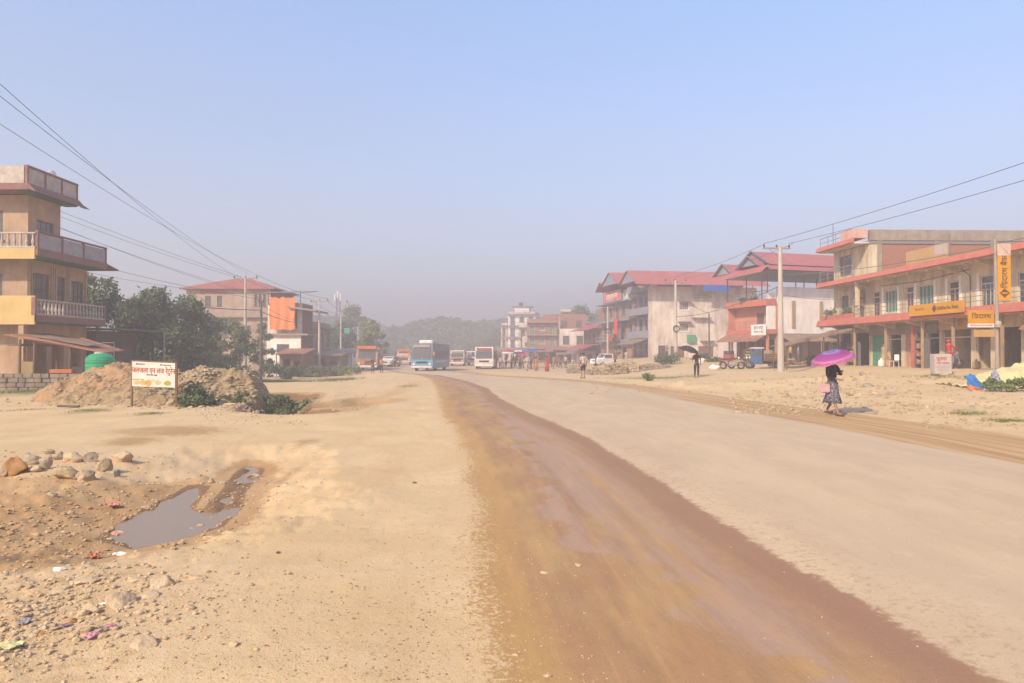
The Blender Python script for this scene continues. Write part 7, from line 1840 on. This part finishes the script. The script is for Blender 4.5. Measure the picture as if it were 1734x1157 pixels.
car(11.0, 99.5, R(-62), "white pickup parked before the mauve house", mat('car_white', S(250,240,236,1.1), rough=.35), True, "pickup")

def motorbike(x, y, rz, label, m):
    b = empty("motorcycle", (x, y, Hs(x,y,True)), rz, label, "motorcycle", "parked motorcycles")
    for yy in (-.65, .68):
        w = MB().wheel((0,yy,.31), .31, .10, 'x').build("wheel", M_tyre, b, smooth=True)
        sp = MB(); sp.disc((0,yy,.31), .06, .12, 'x', 10)
        for k in range(6): t = k*math.pi/3; sp.tube([(0,yy,.31),(0,yy+.24*math.cos(t),.31+.24*math.sin(t))], .008, 4)
        sp.build("rim", M_rim, w)
    MB().prism([(-.28,.72),(-.22,.92),(.02,.95),(.2,.80),(.2,.70)], -.13, .13, 'x').build("fuel_tank", m, b)
    MB().bev(-.13,.13,.15,.85,.74,.84,.03).build("seat", M_dark, b)
    MB().bev(-.14,.14,-.25,.25,.30,.62,.04).build("engine", M_rim, b)
    MB().tube([(.08,-.65,.31),(.07,-.42,.85),(.06,-.36,1.02)], .022, 6).tube([(-.08,-.65,.31),(-.07,-.42,.85),(-.06,-.36,1.02)], .022, 6).build("fork", M_rim, b)
    MB().tube([(-.36,-.22,1.06),(-.2,-.32,1.05),(.2,-.32,1.05),(.36,-.22,1.06)], .018, 6).build("handlebar", M_dark, b)
    MB().bev(-.09,.09,-.56,-.42,.80,.98,.04).build("headlight", M_lamp, b)
    MB().tube([(.14,.0,.3),(.17,.4,.3),(.17,.9,.36)], .04, 8).build("exhaust", M_rim, b)
    MB().prism([(.5,.62),(.95,.66),(1.0,.6),(.9,.5)], -.07, .07, 'x').build("mudguard", m, b)
    MB().tube([(-.08,.1,.3),(-.26,.16,.0)], .012, 5).build("side_stand", M_dark, b)
    return b
motorbike(17.0, 57, R(78), "maroon motorcycle parked left of the second motorcycle by the three wheeler", mat('moto_maroon', S(130,60,60), rough=.4))
motorbike(18.0, 58.2, R(70), "dark motorcycle parked just behind the three wheeler", mat('moto_black', A(.05), rough=.4))
q = shop_pt(18.3, -.9, .09); zq = Hs(q[0], q[1], True)
MB_ = motorbike(q[0], q[1], R(100), "red motorcycle with its rider behind the poster box", mat('moto_red', S(226,60,70), rough=.4)); MB_['group'] = "motorcycle with its rider"
del MB_['group']
person(q[0]-.0, q[1]+.0, R(115), 1.62, "rider in red jacket and red helmet by the red motorcycle", cloth_m('red_jacket', 236,60,80), M_navy, 'stand+moto', sleeves=.95, cap=mat('red_helmet', S(236,60,70), rough=.3))
def three_wheeler():
    x, y = 19.6, 60.5; t = empty("three_wheeler", (x, y, Hs(x,y)), R(-98), "blue three wheeled goods carrier with a wooden load bed", "three wheeler")
    m = mat('wheeler_blue', S(84,120,170), S(70,100,146), 3, rough=.5)
    # front at -y
    MB().prism([(-.1,.35),(.75,.35),(.75,1.62),(.15,1.62),(-.05,1.05)], -.62, .62, 'x').build("cab", m, t)
    MB().bev(-.66,.66,-.05,.95,1.63,1.72,.03).build("cab_roof", M_white, t)
    MB().box(-.45,.45,-.02,.06,1.08,1.55).build("windscreen", M_wscreen, t)
    for sx in (-1, 1): MB().box(sx*.62-.01,sx*.62+.01,.15,.65,1.05,1.5).build("window", M_wscreen, t)
    MB().bev(-.7,.7,.85,2.65,.62,.72,.02).build("load_floor", M_wood, t)
    for z in (.74,.92,1.1): MB().box(-.7,-.67,.86,2.64,z,z+.13).box(.67,.7,.86,2.64,z,z+.13).box(-.66,.66,2.61,2.64,z,z+.13).build("side_boards", M_wood, t)
    MB().bev(-.5,.5,.9,1.6,.73,1.5,.05).build("load", mat('load_tan', S(206,176,146), S(160,150,130), 5), t)
    wheels(t, [(-.58,2.05,.3),(.58,2.05,.3),(0,.0,.3)], .3, .14)
    MB().disc((0,-.12,.9), .11, .08, 'y', 12).build("headlight", M_lamp, t)
    MB().box(-.3,.3,.3,2.5,.38,.6).build("chassis", M_dark, t)
three_wheeler()

# ------------------------------------------------------------------ heaps and goods on the right verge
def covered_heap():
    o = heap(21.2, 28.8, 6.8, 3.2, .80, "dark_heap", "dark brown heap partly covered by a cream sheet", mat('dark_earth', S(120,88,66), S(92,68,52), 4, bump=.5, bscale=10), 35, 'heap', .30)
    from mathutils.bvhtree import BVHTree
    bm = bmesh.new(); bm.from_mesh(o.data); bm.transform(Matrix.Translation(o.location)); tr = BVHTree.FromBMesh(bm)
    n, k = 80, 40; V = []; F = []
    for j in range(k+1):
        for i in range(n+1):
            u, v = -1+2*i/n, j/k; X = 20.3+u*3.2; lo = 27.62+.22*math.sin(u*6+.6)+.10*math.sin(u*17)+.25*u*u
            Y = lo+(29.9-lo)*v
            r = tr.ray_cast(Vector((X, Y, 5)), Vector((0,0,-1))); zb = r[0].z if r[0] else Hs(X, Y)
            f = mnoise.noise(Vector((X*1.7, Y*1.7, 3)))*.10+abs(mnoise.noise(Vector((X*3.1, Y*2.2, 7))))*.14
            V.append((X, Y, zb+.09+f))
    bm.free()
    for j in range(k):
        for i in range(n): a = j*(n+1)+i; F.append((a, a+1, a+n+2, a+n+1))
    N_ = len(V); V += [(x, y, z-.02) for x, y, z in V]; F += [tuple(q+N_ for q in reversed(f)) for f in F]
    s = MB().add(V, F).build("cream_sheet", mat('cream_sheet', S(246,226,170), S(236,210,150), 1.6, rough=.55, bump=.5, bscale=4, stain=S(214,180,120), samt=.3), None, smooth=True)
    tag(s, "crumpled cream plastic sheet spread over the dark brown heap", "sheet")
covered_heap()
def rag(x, y, w, h, m, label, seed, rz=0, lean=.35, z=None):
    vs, fs = [], []; n, k = 10, 8; rd = random.Random(seed)
    for j in range(k+1):
        for i in range(n+1):
            u, v = i/n-.5, j/k
            vs.append((u*w*(1-.25*v)+.04*rd.uniform(-1,1), lean*v+.07*math.sin(i*1.5+j*.7)+.02*rd.uniform(-1,1), h*(v**.8)*(1-.25*abs(u)*2)+.02*rd.uniform(-1,1)))
    for j in range(k):
        for i in range(n): a = j*(n+1)+i; fs.append((a, a+1, a+n+2, a+n+1))
    N_ = len(vs); vs += [(a, b+.015, c) for a, b, c in vs]; fs += [tuple(q+N_ for q in reversed(f)) for f in fs]
    o = MB().add(vs, fs).build("rag", m, None, smooth=True); o.location = (x, y, Hs(x,y,True) if z is None else z); o.rotation_euler = (0,0,rz); tag(o, label, "rag", "rags by the covered heap")
rag(17.15, 27.2, .62, .62, mat('blue_rag', S(60,140,206), S(50,120,186), 4), "bright blue rag at the left end of the covered heap", 1, .2)
rag(17.75, 26.9, .34, .80, mat('grey_blue_rag', S(130,130,170), S(210,200,210), 7), "hanging grey and white rag right of the blue rag", 2, -.1)
rag(16.85, 26.7, .45, .22, mat('orange_rag', S(236,120,76), S(240,150,110), 5), "orange sack lying below the blue rag", 3, .3)
rag(18.2, 27.3, .35, .3, mat('pink_rag', S(226,140,120)), "small pinkish scrap under the sheet edge", 4, 0)
def poster_box():
    x, y = 22.3, 38.4; b = empty("poster_box", (x, y, Hs(x,y,True)), R(-8), "white cabinet pasted with red printed notices on the verge", "cabinet")
    MB().bev(-.42,.42,-.28,.28,.08,1.12,.015).build("cabinet", mat('poster_white', S(222,206,200), S(206,186,180), 3), b)
    for sx in (-.36,.36):
        for sy in (-.22,.22): MB().box(sx-.03,sx+.03,sy-.03,sy+.03,-.05,.078).build("leg", M_steel, b)
    text("सूचना", .24, M_inkred, b, (-.08, -.284, .86), (R(90),0,0)); text("पसल भाडामा", .13, M_inkred, b, (-.02, -.284, .64), (R(90),0,0))
    for i in range(4): MB().box(-.3,.3,-.2835,-.2805,.22+i*.085,.25+i*.085).build("print_line", mat('print_grey', A(.3,.28,.28)), b)
    MB().bev(-.2,.2,-.45,-.25,-.02,.14,.04).build("foot_block", M_stoneP, b)
poster_box()
def brick_stack(x, y, w, d, n, label, m=M_stone, seed=0, rz=0):
    s = empty("stone_stack", (x, y, Hs(x,y)-.05), rz, label, "stack", "stacks of stones and bricks before the grey house"); rd = random.Random(seed); k = 0
    mb = MB()
    for r_ in range(n):
        a = -w/2+(.12 if r_ % 2 else 0)
        while a < w/2-.15:
            l = rd.uniform(.16,.42); t_ = rd.uniform(.10,.2)
            if r_ < n-1 or rd.random() < .6: mb.bev(a, min(a+l-.015,w/2), -d/2+rd.uniform(-.1,.08), d/2+rd.uniform(-.08,.1), r_*.16, r_*.16+t_, .035)
            a += l
    mb.build("stone_courses", m, s)
    MB().bev(-w*.2,w*.15,-d*.3,d*.3,n*.16+.002,n*.16+.14,.04).build("top_stone", M_stoneP, s)
brick_stack(9.3, 66, 1.9, .8, 6, "tall stack of tan stones left of the concrete pole", M_stone, 1, .1)
brick_stack(10.7, 66.5, 1.4, .9, 7, "narrow tall stack of stones beside the coiled wire pole", M_stoneP, 2, -.1)
brick_stack(7.4, 64, 2.4, .8, 4, "low long stack of stones nearest the road", M_stone, 3, .05)
brick_stack(12.9, 67, 3.2, .7, 3, "low row of stones on the grassy verge", M_stoneG, 4, 0)
brick_stack(5.9, 70, 1.6, .8, 5, "small squat stack of stones behind the man in white shirt", M_stoneG, 5, 0)
brick_stack(23.4, 62.5, 3.4, .5, 3, "low brown stone edging in front of the tall pale pole", mat('brown_blocks', S(176,130,104)), 6, 0)
for x, y, w, h, l in ((18.4,72,1.4,.7,"large pale sack heap by the grey house wall"),(15.2,55.5,.9,.6,"white sacks piled left of the maroon motorcycle")):
    stone(x, y, w, w*.7, h, l, M_white, int(x*3), 0, "sack", "sack_heap", sink=.25)
stone(20.3, 66.5, 2.2, 1.0, 1.1, "brown straw heap behind the parked motorcycles", mat('straw', S(196,160,96), S(170,134,80), 6, bump=.5), 91, 0, "heap", "straw_heap", sink=.25)
# goods before the cream building
q = shop_pt(3.6, -.7, 0); t = empty("white_table", (q[0], q[1], Hs(q[0],q[1],True)), SROT, "white covered stand before the left shops of the cream building", "stand")
MB().bev(-.5,.5,-.35,.35,.45,.8,.05).build("cover", M_white, t)
for sx in (-.4,.4):
    for sy in (-.28,.28): MB().box(sx-.05,sx+.05,sy-.05,sy+.05,0,.449).build("leg", M_white, t)
q = shop_pt(4.9, -.6, 0); z_ = Hs(q[0],q[1],True)
o = MB().bev(-.45,.45,-.3,.3,.42,.92,.02).build("crate", mat('orange_crate', S(220,160,100), S(196,134,80), 4), None); o.location = (q[0],q[1],z_); o.rotation_euler = (0,0,SROT); tag(o, "tan wooden crate standing on the white tub by the shop posts", "crate")
m = MB(); m.lathe([(0,.02),(.36,.0),(.5,.40),(.54,.42),(.5,.38),(.33,.05),(0,.05)], (0,0,0), 18); o = m.build("tub", M_white, None, smooth=True); o.location = (q[0],q[1],z_); tag(o, "white plastic tub under the tan crate", "tub")
p = shop_pt(2.6, -.9, 0); bush(p[0], p[1], 1.0, .9, "potted shrub left of the white covered stand", M_leafM, 700, .12, 61, "shrub", .6)
p = shop_pt(1.2, -1.0, 0); bush(p[0], p[1], .9, 1.2, "leafy pot plants at the far corner of the cream building", M_leafM, 800, .12, 62, "shrub", .6)
# ------------------------------------------------------------------ small clutter seen around the shops and verges
def chair(x, y, rz, m, label):
    c = empty("plastic_chair", (x, y, Hs(x,y,True)), rz, label, "chair", "plastic chairs outside the shops")
    MB().bev(-.22,.22,-.22,.22,.40,.44,.015).build("seat", m, c); MB().bev(-.21,.21,.19,.24,.46,.86,.015).build("backrest", m, c)
    for sx in (-.19,.19):
        for sy in (-.19,.19): MB().tube([(sx*1.1,sy*1.1,0),(sx,sy,.40)], .018, 6).build("leg", m, c)
for (lx, ly, rz, m, l) in ((11.6,-.3,10,M_white,"white plastic chair outside the red post of the cream building"),(17.4,-.2,-20,M_bluetarp,"blue plastic chair near the rider's motorcycle")):
    q = shop_pt(lx, ly, 0); chair(q[0], q[1], SROT+R(rz), m, l)
def rack(lx, ly, w, label, cols):
    q = shop_pt(lx, ly, .09); r = empty("goods_rack", (q[0], q[1], q[2]), SROT, label, "rack"); rd = random.Random(int(lx*10))
    mb = MB()
    for z in (.25,.75,1.25,1.75): mb.box(-w/2,w/2,-.2,.2,z,z+.03)
    mb.build("shelf_board", M_steel, r)
    for sx in (-w/2-.025, w/2+.025): MB().box(sx-.02,sx+.02,-.2,.2,0,1.85).build("upright", M_steel, r)
    for ci, cc in enumerate(cols):
        mb = MB()
        for z in (.28,.78,1.28):
            a = -w/2+.05+ci*.13
            while a < w/2-.15: mb.bev(a, a+rd.uniform(.09,.12), -.16, .12, z+.002, z+rd.uniform(.15,.38), .01); a += .13*len(cols)
        mb.build("packet", mat('pk_%d_%d' % (int(lx), ci), S(*cc)), r)
rack(1.6, .85, 1.5, "rack of pale packets before the far shop of the cream building", [(220,210,200),(180,170,170),(150,130,120)])
rack(3.9, .9, 1.4, "rack of mixed goods beside the tan crate", [(214,150,110),(230,214,190),(120,110,110)])
rack(13.1, .7, .9, "narrow rack of bright packets between two shop posts", [(214,110,80),(230,190,90),(110,150,160)])
def sack(x, y, w, h, label, m):
    t = MB(); t.lathe([(0,0),(w*.46,.02),(w*.5,h*.15),(w*.47,h*.6),(w*.40,h*.74),(w*.14,h*.80),(w*.10,h*.84),(w*.22,h*.95),(w*.2,h*.96),(0,h*.86)], (0,0,0), 14); o = t.build("sack", m, None, smooth=True)
    o.location = (x, y, Hs(x,y,True)); o.scale = (1, .75, 1); tag(o, label, "sack", "sacks outside the shops")
for (lx, ly, w, h, l, m) in ((9.7,-.1,.45,.6,"white full sack at the foot of the peach shutter",M_white),(10.4,.0,.42,.55,"tan sack leaning beside the white full sack",mat('jute', S(206,170,124), bump=.4, bscale=30)),(19.6,-.2,.42,.58,"tan sack under the square orange sign",mat('jute', S(206,170,124)))):
    q = shop_pt(lx, ly, 0); sack(q[0], q[1], w, h, l, m)
# hanging goods and a ladder by the salmon house
def sa(x, y, z): a = math.atan2(-.95, .3); return (23.5+x*math.cos(a)-y*math.sin(a), 80.65+x*math.sin(a)+y*math.cos(a), .55+z)
q = sa(1.2, -.6, 0); b = empty("display_counter", (q[0], q[1], Hs(q[0],q[1])), math.atan2(-.95,.3), "red and glass shop counter under the awning of the salmon house", "counter")
MB().bev(-.6,.6,-.3,.3,.05,.75,.02).build("counter_base", mat('counter_red', S(204,96,80)), b); MB().box(-.58,.58,-.28,.28,.752,1.15).build("glass_case", M_glass, b)
q = sa(4.9, -.5, 0); b = empty("goods_stand", (q[0], q[1], Hs(q[0],q[1])), math.atan2(-.95,.3), "tiered stand of small goods behind the three wheeler", "stand")
for i in range(4): MB().box(-.7,.7,-.4+i*.15,-.2+i*.15,.3+i*.3,.34+i*.3).build("tier", M_wood, b)
MB().box(-.74,-.705,-.4,.3,0,1.3).box(.705,.74,-.4,.3,0,1.3).build("side_frame", M_wood, b)
for i in range(4):
    mb = MB()
    for k in range(6): mb.bev(-.62+k*.22,-.48+k*.22,-.38+i*.15,-.25+i*.15,.342+i*.3,.50+i*.3,.02)
    mb.build("small_good", mat('sg%d' % i, S(*[(220,120,90),(236,200,120),(160,180,120),(230,220,210)][i])), b)
# a few poles, planks and a handcart on the left verge
def plank(x, y, L, rz, label, m=M_wood, z=.03):
    o = MB().bev(-L/2, L/2, -.09, .09, 0, .05, .01).build("plank", m, None); o.location = (x, y, Hs(x,y,True)+z); o.rotation_euler = (R(2), R(1.5), rz); tag(o, label, "plank")
plank(-13.2, 22.0, .6, .1, "short dark plank lying left of the soil heap", M_wpole)
plank(-14.5, 62, 4.0, .05, "long pale plank edging the weeds near the wooden pole", M_stoneP, .05)
# ------------------------------------------------------------------ dusty air
def haze():
    b = MB(); b.box(-1300, 1300, -400, 1300, -3, 42)
    m = bpy.data.materials.new("haze"); m.use_nodes = True; n = m.node_tree.nodes; l = m.node_tree.links
    n.clear(); o = n.new("ShaderNodeOutputMaterial"); v = n.new("ShaderNodeVolumePrincipled")
    v.inputs["Color"].default_value = (.72, .69, .70, 1); v.inputs["Density"].default_value = HAZE_D
    v.inputs["Anisotropy"].default_value = 0.25
    l.new(v.outputs[0], o.inputs["Volume"])
    h = b.build("haze", m); h['kind'] = 'stuff'; h['label'] = "pale dusty haze hanging over the whole street"
HAZE_D = 0.0047
haze()
